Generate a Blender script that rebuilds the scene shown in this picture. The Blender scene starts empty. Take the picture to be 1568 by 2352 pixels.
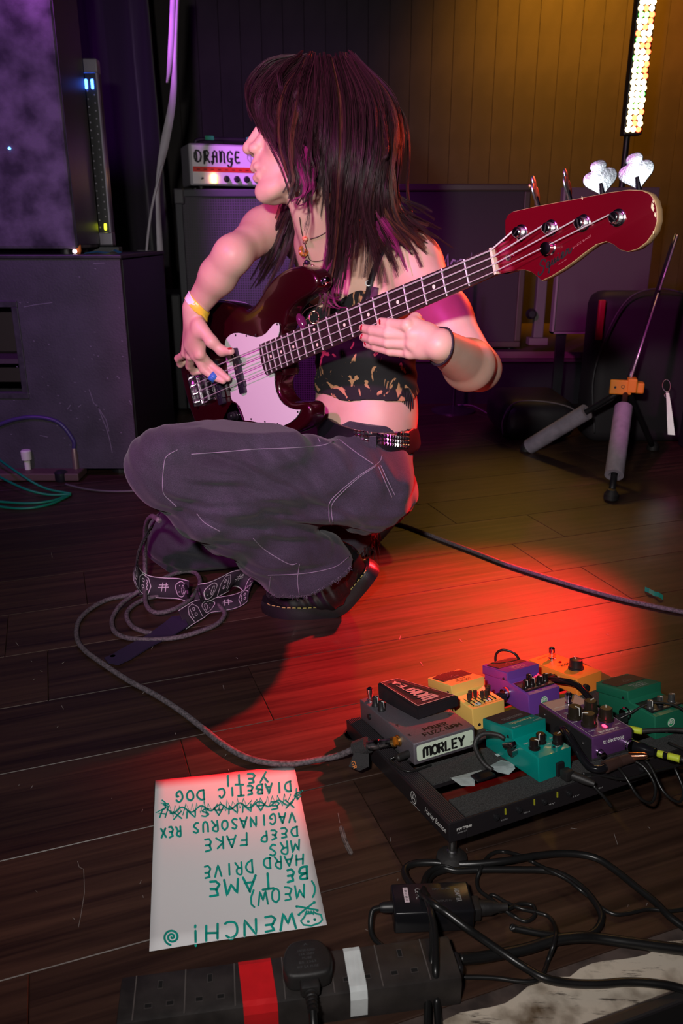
import bpy, bmesh, math, random
import numpy as np
from mathutils import Vector, Matrix
from mathutils.bvhtree import BVHTree
random.seed(7); rng = np.random.default_rng(7)
SC = bpy.context.scene; COL = SC.collection
PI = math.pi

# ---------------------------------------------------------------- camera
FPX, CXP, CYP = 1829.0, 784.0, 1176.0
PITCH = math.radians(19.2); CAMH = 0.77
cam_d = bpy.data.cameras.new('camera'); cam = bpy.data.objects.new('camera', cam_d); COL.objects.link(cam)
cam_d.sensor_fit = 'VERTICAL'; cam_d.sensor_height = 36.0; cam_d.sensor_width = 24.0
cam_d.lens = FPX / 2352.0 * 36.0
cam_d.clip_start = 0.02; cam_d.clip_end = 60
cam.location = (0, 0, CAMH); cam.rotation_euler = (math.radians(90) - PITCH, 0, 0)
cam_d.dof.use_dof = True; cam_d.dof.focus_distance = 1.26; cam_d.dof.aperture_fstop = 9.0
SC.camera = cam

# ---------------------------------------------------------------- world, lights, exposure
w = bpy.data.worlds.new('world'); SC.world = w; w.use_nodes = True
w.node_tree.nodes['Background'].inputs[0].default_value = (0.10, 0.045, 0.14, 1)
w.node_tree.nodes['Background'].inputs[1].default_value = 0.05
SC.view_settings.view_transform = 'Standard'; SC.view_settings.look = 'None'
SC.view_settings.gamma = 1; SC.view_settings.use_curve_mapping = False
SC.view_settings.exposure = 0.0
SC.cycles.use_denoising = True
SC.cycles.max_bounces = 6; SC.cycles.diffuse_bounces = 3; SC.cycles.glossy_bounces = 4
SC.cycles.transmission_bounces = 4; SC.cycles.volume_bounces = 0; SC.cycles.sample_clamp_indirect = 4.0
SC.cycles.caustics_reflective = False; SC.cycles.caustics_refractive = False

def light(name, kind, loc, target, energy, color, size=0.1, sy=None, spot=None, blend=0.5, spread=None):
    d = bpy.data.lights.new(name, kind); o = bpy.data.objects.new(name, d); COL.objects.link(o)
    d.energy = energy; d.color = color
    if kind == 'AREA':
        d.size = size
        if sy: d.shape = 'RECTANGLE'; d.size_y = sy
        if spread: d.spread = math.radians(spread)
    elif kind == 'SPOT':
        d.shadow_soft_size = size; d.spot_size = math.radians(spot); d.spot_blend = blend
    else:
        d.shadow_soft_size = size
    o.location = loc
    o.rotation_euler = (Vector(target) - Vector(loc)).to_track_quat('-Z', 'Y').to_euler()
    return o
# flash of the camera, held just up and left of the lens
light('camera_flash', 'AREA', (-0.16, -0.06, 0.98), (0.05, 1.5, 0.80), 11.2, (1.0, 0.95, 0.92), 0.07, 0.045, spread=120)
# magenta and violet wash from the house side
light('magenta_wash', 'SPOT', (-1.5, -0.6, 2.1), (-0.18, 1.6, 0.80), 290, (1.0, 0.10, 0.72), 0.08, None, 34, 0.6)
light('violet_wash', 'SPOT', (-1.5, 0.6, 2.7), (-1.1, 3.0, 1.1), 160, (0.55, 0.08, 1.0), 0.15, None, 60, 0.8)
light('backline_fill', 'SPOT', (-1.2, 1.4, 2.6), (-0.5, 3.6, 1.10), 420, (0.72, 0.14, 1.0), 0.10, None, 26, 0.8)  # extra unseen spot, added to tint the amplifier and strips lilac
# red wash from behind, at the right
light('red_wash', 'SPOT', (1.75, 3.1, 1.75), (0.20, 1.50, 0.0), 3700, (1.0, 0.013, 0.018), 0.05, None, 16.5, 1.0)
light('red_rim', 'SPOT', (1.55, 3.25, 1.5), (0.10, 1.62, 0.86), 230, (1.0, 0.06, 0.02), 0.05, None, 24, 1.0)
# amber light on the boards and the floor at the back
light('amber_glow_fill', 'SPOT', (1.25, 4.2, 2.7), (1.45, 5.1, 1.75), 300, (1.0, 0.37, 0.012), 0.2, None, 96, 1.0)  # unseen spot added on the boards in place of the batten's glow in haze
light('red_corner_fill', 'SPOT', (1.75, 4.4, 2.5), (2.15, 5.1, 1.6), 28, (1.0, 0.03, 0.01), 0.15, None, 70, 1.0)  # unseen red spot added to tint the corner beyond the batten
light('amber_floor_wash', 'SPOT', (1.0, 4.6, 2.2), (0.42, 2.1, 0.0), 50, (1.0, 0.52, 0.04), 0.1, None, 26, 0.8)

# ---------------------------------------------------------------- placing
FW = np.array([0, math.cos(PITCH), -math.sin(PITCH)]); UP = np.array([0, math.sin(PITCH), math.cos(PITCH)]); RT = np.array([1., 0, 0])
C0 = np.array([0, 0, CAMH])
def ray(px, py):
    return RT * (px - CXP) / FPX + UP * (CYP - py) / FPX + FW
def wd(px, py, d):                       # world point seen at (px, py) at depth d
    return C0 + ray(px, py) * d
def fl(px, py, z=0.0):                   # world point seen at (px, py) at height z
    r = ray(px, py); return C0 + r * ((z - CAMH) / r[2])
def wy(px, py, Y):                       # world point seen at (px, py) on the upright plane Y
    r = ray(px, py); return C0 + r * (Y / r[1])

# ---------------------------------------------------------------- object helpers
def new_obj(name, me, mat=None, parent=None):
    o = bpy.data.objects.new(name, me); COL.objects.link(o)
    if mat is not None:
        me.materials.append(mat) if len(me.materials) == 0 else None
    if parent is not None:
        o.parent = parent
        if parent.type != 'EMPTY' or True:
            o.matrix_parent_inverse = mat_world(parent).inverted()
    return o
def mat_world(o):
    m = Matrix.LocRotScale(o.location, o.rotation_euler, o.scale)
    if o.parent is not None:
        m = mat_world(o.parent) @ o.matrix_parent_inverse @ m
    return m
def tag(o, label=None, cat=None, group=None, kind=None):
    if label: o['label'] = label
    if cat: o['category'] = cat
    if group: o['group'] = group
    if kind: o['kind'] = kind
    return o
def thing(name, label, cat, loc=(0, 0, 0), rz=0.0, group=None):
    o = bpy.data.objects.new(name, None); COL.objects.link(o); o.empty_display_size = 0.05
    o.location = loc; o.rotation_euler = (0, 0, rz)
    return tag(o, label, cat, group)
def mesh_from(verts, faces, smooth=False, name='m'):
    me = bpy.data.meshes.new(name); me.from_pydata([tuple(map(float, v)) for v in verts], [], [tuple(map(int, f)) for f in faces])
    me.update()
    if smooth: me.shade_smooth()
    return me
class B:
    """collects shapes in one bmesh"""
    def __init__(s): s.bm = bmesh.new()
    def add(s, verts, faces, M=None):
        vs = []
        for v in verts:
            v = Vector(v)
            if M is not None: v = M @ v
            vs.append(s.bm.verts.new(v))
        for f in faces:
            try: s.bm.faces.new([vs[i] for i in f])
            except ValueError: pass
        return s
    def box(s, lo, hi, M=None, bev=0.0, seg=2):
        b = bmesh.new(); x0, y0, z0 = lo; x1, y1, z1 = hi
        v = [b.verts.new(p) for p in [(x0,y0,z0),(x1,y0,z0),(x1,y1,z0),(x0,y1,z0),(x0,y0,z1),(x1,y0,z1),(x1,y1,z1),(x0,y1,z1)]]
        for f in [(0,3,2,1),(4,5,6,7),(0,1,5,4),(1,2,6,5),(2,3,7,6),(3,0,4,7)]: b.faces.new([v[i] for i in f])
        if bev > 0: bmesh.ops.bevel(b, geom=list(b.edges), offset=bev, segments=seg, affect='EDGES', profile=0.5)
        return s.merge(b, M)
    def merge(s, b, M=None):
        if M is not None: b.transform(M)
        b.verts.index_update(); mp = [s.bm.verts.new(v.co) for v in b.verts]
        for f in b.faces:
            try: s.bm.faces.new([mp[v.index] for v in f.verts])
            except ValueError: pass
        b.free(); return s
    def lathe(s, prof, M=None, n=24):     # prof: (radius, height) along +z
        vs, fs = [], []
        for r, h in prof:
            for k in range(n): vs.append((r*math.cos(2*PI*k/n), r*math.sin(2*PI*k/n), h))
        m = len(prof)
        for i in range(m-1):
            for k in range(n):
                a = i*n+k; b_ = i*n+(k+1) % n; fs.append((a, b_, b_+n, a+n))
        fs.append(tuple(reversed(range(n)))); fs.append(tuple(range((m-1)*n, m*n)))
        return s.add(vs, fs, M)
    def prism(s, pts, z0, z1, M=None, bev=0.0, seg=2):
        b = bmesh.new(); n = len(pts)
        lo = [b.verts.new((p[0], p[1], z0)) for p in pts]; hi = [b.verts.new((p[0], p[1], z1)) for p in pts]
        b.faces.new(list(reversed(lo))); b.faces.new(hi)
        for k in range(n): b.faces.new((lo[k], lo[(k+1) % n], hi[(k+1) % n], hi[k]))
        bmesh.ops.recalc_face_normals(b, faces=list(b.faces))
        if bev > 0:
            es = [e for e in b.edges if abs(e.verts[0].co.z - e.verts[1].co.z) < 1e-9]
            bmesh.ops.bevel(b, geom=es, offset=bev, segments=seg, affect='EDGES', profile=0.5)
        return s.merge(b, M)
    def tube(s, path, r, n=10, caps=True):
        vs, fs = tube_vf(path, r, n, caps); return s.add(vs, fs)
    def mesh(s, smooth=False, tri=False, angle=None):
        bmesh.ops.recalc_face_normals(s.bm, faces=list(s.bm.faces))
        me = bpy.data.meshes.new('m'); s.bm.to_mesh(me); s.bm.free()
        if smooth: me.shade_smooth()
        if angle: me.shade_smooth(); me.set_sharp_from_angle(angle=math.radians(angle))
        return me
    def obj(s, name, mat=None, parent=None, smooth=False, angle=None):
        return new_obj(name, s.mesh(smooth, angle=angle), mat, parent)
def tube_vf(path, r, n=10, caps=True):
    P = np.array([tuple(p) for p in path], float); m = len(P)
    R = np.full(m, r, float) if np.isscalar(r) else np.array(r, float)
    T = np.gradient(P, axis=0); T /= np.linalg.norm(T, axis=1)[:, None] + 1e-12
    up = np.array([0, 0, 1.0]) if abs(T[0][2]) < 0.9 else np.array([1.0, 0, 0])
    N = np.cross(T[0], up); N /= np.linalg.norm(N); vs, fs = [], []
    for i in range(m):
        N = N - T[i] * (N @ T[i]); N /= np.linalg.norm(N) + 1e-12; Bn = np.cross(T[i], N)
        for k in range(n):
            a = 2*PI*k/n; vs.append(P[i] + R[i]*(math.cos(a)*N + math.sin(a)*Bn))
    for i in range(m-1):
        for k in range(n):
            a = i*n+k; b = i*n+(k+1) % n; fs.append((a, b, b+n, a+n))
    if caps: fs.append(tuple(reversed(range(n)))); fs.append(tuple(range((m-1)*n, m*n)))
    return vs, fs
def smooth_path(pts, per=8, closed=False):
    P = [np.array(tuple(p), float) for p in pts]; n = len(P); out = []
    rngk = range(n) if closed else range(n-1)
    for i in rngk:
        p0 = P[(i-1) % n] if (closed or i > 0) else 2*P[0]-P[1]; p1 = P[i]; p2 = P[(i+1) % n]
        p3 = P[(i+2) % n] if (closed or i < n-2) else 2*P[-1]-P[-2]
        for k in range(per):
            t = k/per
            out.append(0.5*((2*p1)+(-p0+p2)*t+(2*p0-5*p1+4*p2-p3)*t*t+(-p0+3*p1-3*p2+p3)*t**3))
    if not closed: out.append(P[-1])
    return out
def cable(name, pts, r, mat, parent=None, n=10, per=8, smooth=True):
    vs, fs = tube_vf(smooth_path(pts, per), r, n); me = mesh_from(vs, fs, smooth)
    # length coordinate for the braid
    uv = me.uv_layers.new(name='UVMap'); m = len(vs)//n
    P = np.array(vs).reshape(m, n, 3).mean(1); L = np.r_[0, np.cumsum(np.linalg.norm(np.diff(P, axis=0), axis=1))]
    for poly in me.polygons:
        for li in poly.loop_indices:
            v = me.loops[li].vertex_index; uv.data[li].uv = (L[v//n], (v % n)/n)
    return new_obj(name, me, mat, parent)
def strokes_vf(strokes, width, to3d, thick=0.0):
    """flat ribbons with round ends; strokes in 2-D, to3d(x, y) -> point; width in the 2-D unit"""
    vs, fs = [], []
    for st in strokes:
        st = [np.array(p, float) for p in st]
        if len(st) == 1: st = [st[0], st[0]+np.array([width*.2, 0])]
        n = len(st); L, R_ = [], []
        for i in range(n):
            a = st[max(i-1, 0)]; b = st[min(i+1, n-1)]; t = b-a; t = t/(np.linalg.norm(t)+1e-9); nn = np.array([-t[1], t[0]])*width/2
            L.append(st[i]+nn); R_.append(st[i]-nn)
        t0 = st[0]-st[1]; t0 = t0/(np.linalg.norm(t0)+1e-9)*width*.4; t1 = st[-1]-st[-2]; t1 = t1/(np.linalg.norm(t1)+1e-9)*width*.4
        b0 = len(vs)
        for i in range(n): vs += [L[i], R_[i]]
        vs += [st[0]+t0, st[-1]+t1]
        for i in range(n-1): fs.append((b0+2*i, b0+2*i+1, b0+2*i+3, b0+2*i+2))
        fs.append((b0, b0+2*n, b0+1)); fs.append((b0+2*n-2, b0+2*n-1, b0+2*n+1))
    return [to3d(v[0], v[1]) for v in vs], fs
def strokes_obj(name, strokes, width, to3d, mat, parent=None):
    vs, fs = strokes_vf(strokes, width, to3d); return new_obj(name, mesh_from(vs, fs), mat, parent)
def text_mesh(s, size=1.0, bold=0.0, shear=0.0, extrude=0.0, space=1.0):
    cu = bpy.data.curves.new('t', 'FONT'); cu.body = s; cu.size = size; cu.offset = bold; cu.shear = shear
    cu.extrude = extrude; cu.space_character = space; cu.resolution_u = 3; cu.align_x = 'CENTER'; cu.align_y = 'CENTER'
    o = bpy.data.objects.new('t', cu); COL.objects.link(o); dg = bpy.context.evaluated_depsgraph_get()
    me = bpy.data.meshes.new_from_object(o.evaluated_get(dg)); bpy.data.objects.remove(o); return me
def text_on(name, s, M, w, h, mat, parent, bold=0.0, shear=0.0, space=1.0):
    """lettering fitted to a w x h box centred on the frame M (x along, y up, z out)"""
    me = text_mesh(s, 1.0, bold, shear, 0.0, space)
    co = np.empty(len(me.vertices)*3); me.vertices.foreach_get('co', co); co = co.reshape(-1, 3)
    lo, hi = co.min(0), co.max(0); co = (co-(lo+hi)/2)/np.maximum(hi-lo, 1e-6)*np.array([w, h, 0])
    co[:, 2] = 0; me.vertices.foreach_set('co', co.ravel()); me.transform(M); me.materials.clear(); me.update()
    return new_obj(name, me, mat, parent)
def frame(o, x, y, z=None):
    x = Vector(x).normalized(); y = Vector(y); z = x.cross(y).normalized() if z is None else Vector(z).normalized(); y = z.cross(x)
    M = Matrix.Identity(4)
    for i, c in enumerate((x, y, z)): M[0][i], M[1][i], M[2][i] = c
    M[0][3], M[1][3], M[2][3] = o
    return M
def T(x, y, z): return Matrix.Translation((x, y, z))
def RZ(a): return Matrix.Rotation(a, 4, 'Z')
def RX(a): return Matrix.Rotation(a, 4, 'X')
def RY(a): return Matrix.Rotation(a, 4, 'Y')

# ---------------------------------------------------------------- materials
def sock(n, *names):
    for k in names:
        if k in n.inputs: return n.inputs[k]
def mat(name, col, rough=0.5, metal=0.0, spec=0.5, coat=0.0, sheen=0.0, var=0.0, vscale=8.0, bump=0.0, bscale=60.0, col2=None, emit=None, estr=0.0, sss=0.0, trans=0.0, alpha=None, detail=4, rvar=0.0):
    m = bpy.data.materials.new(name); m.use_nodes = True; nt = m.node_tree; p = nt.nodes['Principled BSDF']; N = nt.nodes; L = nt.links
    c = (*col, 1)
    p.inputs['Base Color'].default_value = c; p.inputs['Roughness'].default_value = rough; p.inputs['Metallic'].default_value = metal
    p.inputs['Specular IOR Level'].default_value = spec; p.inputs['Coat Weight'].default_value = coat; p.inputs['Coat Roughness'].default_value = 0.06
    p.inputs['Sheen Weight'].default_value = sheen
    if sss: p.inputs['Subsurface Weight'].default_value = sss; p.inputs['Subsurface Radius'].default_value = (0.012, 0.005, 0.003); p.inputs['Subsurface Scale'].default_value = 0.6
    if trans: p.inputs['Transmission Weight'].default_value = trans
    tc = N.new('ShaderNodeTexCoord')
    if var or col2:
        no = N.new('ShaderNodeTexNoise'); no.inputs['Scale'].default_value = vscale; no.inputs['Detail'].default_value = detail
        L.new(tc.outputs['Object'], no.inputs['Vector'])
        rp = N.new('ShaderNodeValToRGB'); rp.color_ramp.elements[0].position = 0.35; rp.color_ramp.elements[1].position = 0.65
        d = col2 if col2 else tuple(x*(1-var) for x in col)
        rp.color_ramp.elements[0].color = (*d, 1); rp.color_ramp.elements[1].color = c
        L.new(no.outputs['Fac'], rp.inputs['Fac']); L.new(rp.outputs['Color'], p.inputs['Base Color'])
        if rvar:
            mr = N.new('ShaderNodeMapRange'); mr.inputs['To Min'].default_value = rough-rvar; mr.inputs['To Max'].default_value = rough+rvar
            L.new(no.outputs['Fac'], mr.inputs['Value']); L.new(mr.outputs['Result'], p.inputs['Roughness'])
    if bump:
        nb = N.new('ShaderNodeTexNoise'); nb.inputs['Scale'].default_value = bscale; nb.inputs['Detail'].default_value = 3
        L.new(tc.outputs['Object'], nb.inputs['Vector']); bp = N.new('ShaderNodeBump'); bp.inputs['Strength'].default_value = bump; bp.inputs['Distance'].default_value = 0.002
        L.new(nb.outputs['Fac'], bp.inputs['Height']); L.new(bp.outputs['Normal'], p.inputs['Normal'])
    if emit: p.inputs['Emission Color'].default_value = (*emit, 1); p.inputs['Emission Strength'].default_value = estr
    return m
def wood_mat(name, c1, c2, rough, s=(3, 60, 60), bump=0.15, dirt=None):
    m = bpy.data.materials.new(name); m.use_nodes = True; nt = m.node_tree; N, L = nt.nodes, nt.links; p = N['Principled BSDF']
    tc = N.new('ShaderNodeTexCoord'); mp = N.new('ShaderNodeMapping'); mp.inputs['Scale'].default_value = s
    oi = N.new('ShaderNodeObjectInfo'); ad = N.new('ShaderNodeVectorMath'); ad.operation = 'ADD'
    ml = N.new('ShaderNodeMath'); ml.operation = 'MULTIPLY'; ml.inputs[1].default_value = 37.0
    L.new(oi.outputs['Random'], ml.inputs[0]); L.new(tc.outputs['Object'], mp.inputs['Vector'])
    L.new(mp.outputs['Vector'], ad.inputs[0]); L.new(ml.outputs[0], ad.inputs[1])
    no = N.new('ShaderNodeTexNoise'); no.inputs['Scale'].default_value = 1; no.inputs['Detail'].default_value = 8; no.inputs['Roughness'].default_value = 0.62; no.inputs['Distortion'].default_value = 0.6
    L.new(ad.outputs[0], no.inputs['Vector'])
    rp = N.new('ShaderNodeValToRGB'); e = rp.color_ramp.elements; e[0].position = 0.32; e[0].color = (*c1, 1); e[1].position = 0.70; e[1].color = (*c2, 1)
    L.new(no.outputs['Fac'], rp.inputs['Fac'])
    hs = N.new('ShaderNodeHueSaturation'); mr = N.new('ShaderNodeMapRange'); mr.inputs['To Min'].default_value = 0.75; mr.inputs['To Max'].default_value = 1.25
    L.new(oi.outputs['Random'], mr.inputs['Value']); L.new(mr.outputs['Result'], hs.inputs['Value']); L.new(rp.outputs['Color'], hs.inputs['Color'])
    L.new(hs.outputs['Color'], p.inputs['Base Color'])
    n2 = N.new('ShaderNodeTexNoise'); n2.inputs['Scale'].default_value = 7; n2.inputs['Detail'].default_value = 5; L.new(tc.outputs['Object'], n2.inputs['Vector'])
    m2 = N.new('ShaderNodeMapRange'); m2.inputs['To Min'].default_value = rough-0.08; m2.inputs['To Max'].default_value = rough+0.12
    L.new(n2.outputs['Fac'], m2.inputs['Value']); L.new(m2.outputs['Result'], p.inputs['Roughness'])
    bp = N.new('ShaderNodeBump'); bp.inputs['Strength'].default_value = bump; bp.inputs['Distance'].default_value = 0.001
    L.new(no.outputs['Fac'], bp.inputs['Height']); L.new(bp.outputs['Normal'], p.inputs['Normal'])
    return m
M = {}
M['plank'] = wood_mat('floor_wood', (0.014, 0.006, 0.004), (0.066, 0.032, 0.020), 0.42, (2.2, 55, 55))
M['black'] = mat('black_plastic', (0.012, 0.012, 0.014), 0.42)
M['blackgloss'] = mat('black_gloss', (0.008, 0.008, 0.010), 0.15)
M['rubber'] = mat('black_rubber', (0.022, 0.020, 0.020), 0.55, var=0.5, vscale=25, bump=0.15, bscale=200)
M['dusty'] = mat('dusty_black_plastic', (0.040, 0.034, 0.032), 0.5, var=0.55, vscale=30, bump=0.1, bscale=300)
M['chrome'] = mat('chrome', (0.82, 0.82, 0.84), 0.10, 1.0)
M['steel'] = mat('brushed_steel', (0.6, 0.6, 0.6), 0.28, 1.0)
M['brass'] = mat('brass', (0.75, 0.5, 0.2), 0.3, 1.0)
M['white'] = mat('white_plastic', (0.80, 0.80, 0.80), 0.4)
M['print_w'] = mat('white_print', (0.75, 0.75, 0.72), 0.6)
M['print_b'] = mat('black_print', (0.008, 0.008, 0.008), 0.5)
M['print_grey'] = mat('grey_print', (0.36, 0.36, 0.36), 0.6)
M['paper'] = mat('white_paper', (0.80, 0.79, 0.80), 0.75)
M['ink'] = mat('green_marker', (0.0, 0.30, 0.24), 0.5, col2=(0.0, 0.42, 0.34), vscale=60)
M['red_tape'] = mat('red_tape', (0.80, 0.015, 0.02), 0.4, var=0.15, vscale=40)
M['white_tape'] = mat('white_tape', (0.75, 0.80, 0.80), 0.5, var=0.12, vscale=60)
M['cable'] = mat('black_cable', (0.010, 0.010, 0.010), 0.32)
M['grey'] = mat('dark_grey', (0.07, 0.07, 0.075), 0.6)
# ================================================================ the setting
A0 = math.radians(19.6); CA, SA = math.cos(A0), math.sin(A0)
def sn(s, n, z=0.0): return (s*CA - n*SA, s*SA + n*CA, z)      # along / across the boards
RF = RZ(A0)
fb = B(); fb.box((-3.2, 0.553, -0.05), (4.2, 7.4, -0.0045)); me = fb.mesh(); me.transform(RF)
floor = new_obj('floor', me, mat('floor_gap', (0.004, 0.003, 0.003), 0.8)); tag(floor, kind='structure')
PL = 1.2345
pm = B().box((0.0004, 0.0004, -0.0045), (PL-0.0004, 0.1896, 0), bev=0.0009, seg=1).mesh(); pm.materials.append(M['plank'])
known = {2: -0.1025, 3: 0.35, 4: 0.122, 6: -0.078}
for k in range(2, 31):
    s0 = known.get(k, rng.uniform(0, PL)) % PL; s = s0 - 3*PL
    while s < 3.6:
        c = sn(s+PL/2, 0.265+0.19*k)
        if abs(c[0]) < 1.1+0.75*max(c[1], 0.2) and c[1] > -0.3 and c[1] < 5.3:
            o = bpy.data.objects.new('plank', pm); COL.objects.link(o); o.location = sn(s, 0.17+0.19*k); o.rotation_euler = (0, 0, A0)
            o.parent = floor; o.matrix_parent_inverse = Matrix.Identity(4)
        s += PL
# worn cream edge of the stage and its metal nosing
def edge_mat():
    m = bpy.data.materials.new('worn_cream_board'); m.use_nodes = True; N, L = m.node_tree.nodes, m.node_tree.links; p = N['Principled BSDF']
    tc = N.new('ShaderNodeTexCoord'); mp = N.new('ShaderNodeMapping'); mp.inputs['Rotation'].default_value = (0, 0, -A0+0.9); mp.inputs['Scale'].default_value = (14, 90, 10)
    n1 = N.new('ShaderNodeTexNoise'); n1.inputs['Scale'].default_value = 1.6; n1.inputs['Detail'].default_value = 9; n1.inputs['Roughness'].default_value = 0.7
    n2 = N.new('ShaderNodeTexNoise'); n2.inputs['Scale'].default_value = 16; n2.inputs['Detail'].default_value = 6
    L.new(tc.outputs['Object'], mp.inputs['Vector']); L.new(mp.outputs['Vector'], n1.inputs['Vector']); L.new(tc.outputs['Object'], n2.inputs['Vector'])
    r1 = N.new('ShaderNodeValToRGB'); e = r1.color_ramp.elements; e[0].position = 0.36; e[0].color = (0.05, 0.035, 0.03, 1); e[1].position = 0.43; e[1].color = (1, 1, 1, 1)
    r2 = N.new('ShaderNodeValToRGB'); e = r2.color_ramp.elements; e[0].position = 0.35; e[0].color = (0.10, 0.055, 0.02, 1); e[1].position = 0.52; e[1].color = (0.66, 0.58, 0.47, 1)
    L.new(n1.outputs['Fac'], r1.inputs['Fac']); L.new(n2.outputs['Fac'], r2.inputs['Fac'])
    mx = N.new('ShaderNodeMix'); mx.data_type = 'RGBA'; mx.blend_type = 'MULTIPLY'; mx.inputs[0].default_value = 0.85
    L.new(r2.outputs['Color'], mx.inputs[6]); L.new(r1.outputs['Color'], mx.inputs[7]); L.new(mx.outputs[2], p.inputs['Base Color']); p.inputs['Roughness'].default_value = 0.8
    return m
eb = B(); n = 90; ss = np.linspace(-2.4, 3.6, n*4); vs = []; fs = []
for i, s in enumerate(ss):                      # ragged inner edge of the paint
    q = 0.538 + 0.004*math.sin(s*31) + 0.003*math.sin(s*77+1) + 0.003*rng.normal()*0.5
    vs += [sn(s, 0.486, -0.0015), sn(s, q, -0.0015), sn(s, 0.486, -0.03), sn(s, q, -0.03)]
for i in range(len(ss)-1):
    a = 4*i; b = a+4; fs += [(a, b, b+1, a+1), (a+2, a+3, b+3, b+2), (a, a+2, b+2, b), (a+1, b+1, b+3, a+3)]
o = new_obj('trim_1', mesh_from(vs, fs), edge_mat()); tag(o, 'worn cream painted board along the stage edge', kind='structure')
o = B().box((-2.4, 0.484, -0.03), (3.6, 0.5535, -0.0025), M=RF).obj('trim_2', mat('dirty_board', (0.10, 0.07, 0.06), 0.8, col2=(0.03, 0.02, 0.018), vscale=30)); tag(o, kind='structure')
o = B().box((-2.4, 0.470, -0.035), (3.6, 0.4835, 0.001), M=RF, bev=0.003).obj('trim_3', mat('nosing_metal', (0.20, 0.19, 0.18), 0.35, 0.9)); tag(o, 'dark metal nosing on the stage edge', kind='structure')
o = B().box((-2.4, 0.40, -0.60), (3.6, 0.4695, -0.05), M=RF).obj('trim_4', M['black']); tag(o, kind='structure')
o = B().box((-2.4, 0.3945, -0.062), (3.6, 0.3998, -0.052), M=RF).obj('trim_5', mat('dull_gold', (0.30, 0.20, 0.07), 0.45, 0.6)); tag(o, 'dull golden strip under the stage edge', kind='structure')

# back wall of black vertical boards
wb = mat('black_wall_boards', (0.040, 0.033, 0.030), 0.75, var=0.35, vscale=5, bump=0.3, bscale=30)
wall = B().box((-2.9, 5.12, -0.02), (3.3, 5.2, 3.3)).obj('wall_back', mat('wall_gap', (0.01, 0.01, 0.01), 0.9)); tag(wall, kind='structure')
bm_ = B().box((0.0006, -0.012, 0), (0.1194, 0, 3.3), bev=0.0015, seg=1).mesh(); bm_.materials.append(wb)
for i in range(51):
    o = bpy.data.objects.new('board', bm_); COL.objects.link(o); o.location = (-2.85+0.12*i, 5.12, 0); o.parent = wall
wr = B().box((3.2, 0.4, -0.02), (3.28, 5.2, 3.3)).obj('wall_right', mat('dark_wall', (0.03, 0.022, 0.022), 0.8)); tag(wr, kind='structure')
wl = B().box((-3.0, 0.4, -0.02), (-2.92, 5.2, 3.3)).obj('wall_left', mat('dark_wall_left', (0.02, 0.018, 0.025), 0.8)); tag(wl, kind='structure')

def folds(name, x0, x1, y, z0, z1, amp, waves, m, label, cat='curtain', seed=1, ang=0.0):
    r = np.random.default_rng(seed); n = waves*10; vs = []; fs = []
    ph = np.cumsum(r.uniform(.6, 1.4, n+1)); ph = ph/ph[-1]*waves*2*PI
    nz = 12
    for j in range(nz+1):
        z = z0+(z1-z0)*j/nz
        for i in range(n+1):
            x = x0+(x1-x0)*i/n; a = amp*(1.15-0.35*j/nz)
            vs.append((x+0.01*math.sin(j*.7+i), y+a*math.sin(ph[i]+0.25*math.sin(j*.5))+ang*(x-x0), z))
    for j in range(nz):
        for i in range(n):
            a = j*(n+1)+i; fs.append((a, a+1, a+n+2, a+n+1))
    o = new_obj(name, mesh_from(vs, fs, True), m)
    md = o.modifiers.new('t', 'SOLIDIFY'); md.thickness = 0.003
    return tag(o, label, cat)
folds('stage_curtain', -2.6, -0.92, 4.45, 0.0, 3.2, 0.05, 10, mat('black_velvet', (0.028, 0.020, 0.034), 0.9, sheen=0.3), 'black pleated stage curtain behind the speaker cabinets')

# ================================================================ left: speaker cabinets
carp = mat('scuffed_black_paint', (0.055, 0.048, 0.060), 0.62, var=0.35, vscale=9, bump=0.5, bscale=180, rvar=0.12)
def scratches(name, pts_list, width, to3d, m, parent): return strokes_obj(name, pts_list, width, to3d, m, parent)
sub = thing('speaker_cabinet', 'large scuffed dark speaker cabinet standing on the floor at the left, with a square port', 'speaker', (-1.2, 2.87, 0))
b = B(); X0, X1, ZT = -1.75, -0.682, 0.700; Y0 = 2.57; px0, px1, pz0, pz1 = -1.40, -1.035, 0.286, 0.555
# front frame around the port
b.box((X0, Y0, 0.03), (px0, Y0+0.02, ZT)); b.box((px1, Y0, 0.03), (X1, Y0+0.02, ZT)); b.box((px0, Y0, 0.03), (px1, Y0+0.02, pz0)); b.box((px0, Y0, pz1), (px1, Y0+0.02, ZT))
b.obj('front_panel', carp, sub)
b = B(); b.box((X0, Y0+0.02, 0.03), (X0+0.02, Y0+0.62, ZT)); b.box((X1-0.02, Y0+0.02, 0.03), (X1, Y0+0.62, ZT)); b.box((X0, Y0+0.02, ZT-0.02), (X1, Y0+0.62, ZT)); b.box((X0, Y0+0.02, 0.03), (X1, Y0+0.62, 0.05)); b.box((X0, Y0+0.6, 0.03), (X1, Y0+0.62, ZT))
b.obj('carcass', carp, sub)
B().box((X1-0.001, Y0+0.022, 0.04), (X1+0.002, Y0+0.618, ZT-0.004)).obj('dark_side_sheet', M['black'], sub)  # black sheet added to paint the shade on this side
b = B(); t_ = 0.02
for (a0, a1, c0, c1) in [(px0-t_, px1+t_, pz1, pz1+t_), (px0-t_, px1+t_, pz0-t_, pz0), (px0-t_, px0, pz0, pz1), (px1, px1+t_, pz0, pz1)]: b.box((a0, Y0-0.004, c0), (a1, Y0, c1), bev=0.0015)
b.obj('port_rim', mat('worn_rim', (0.045, 0.040, 0.048), 0.5, var=.5, vscale=40), sub)
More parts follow.
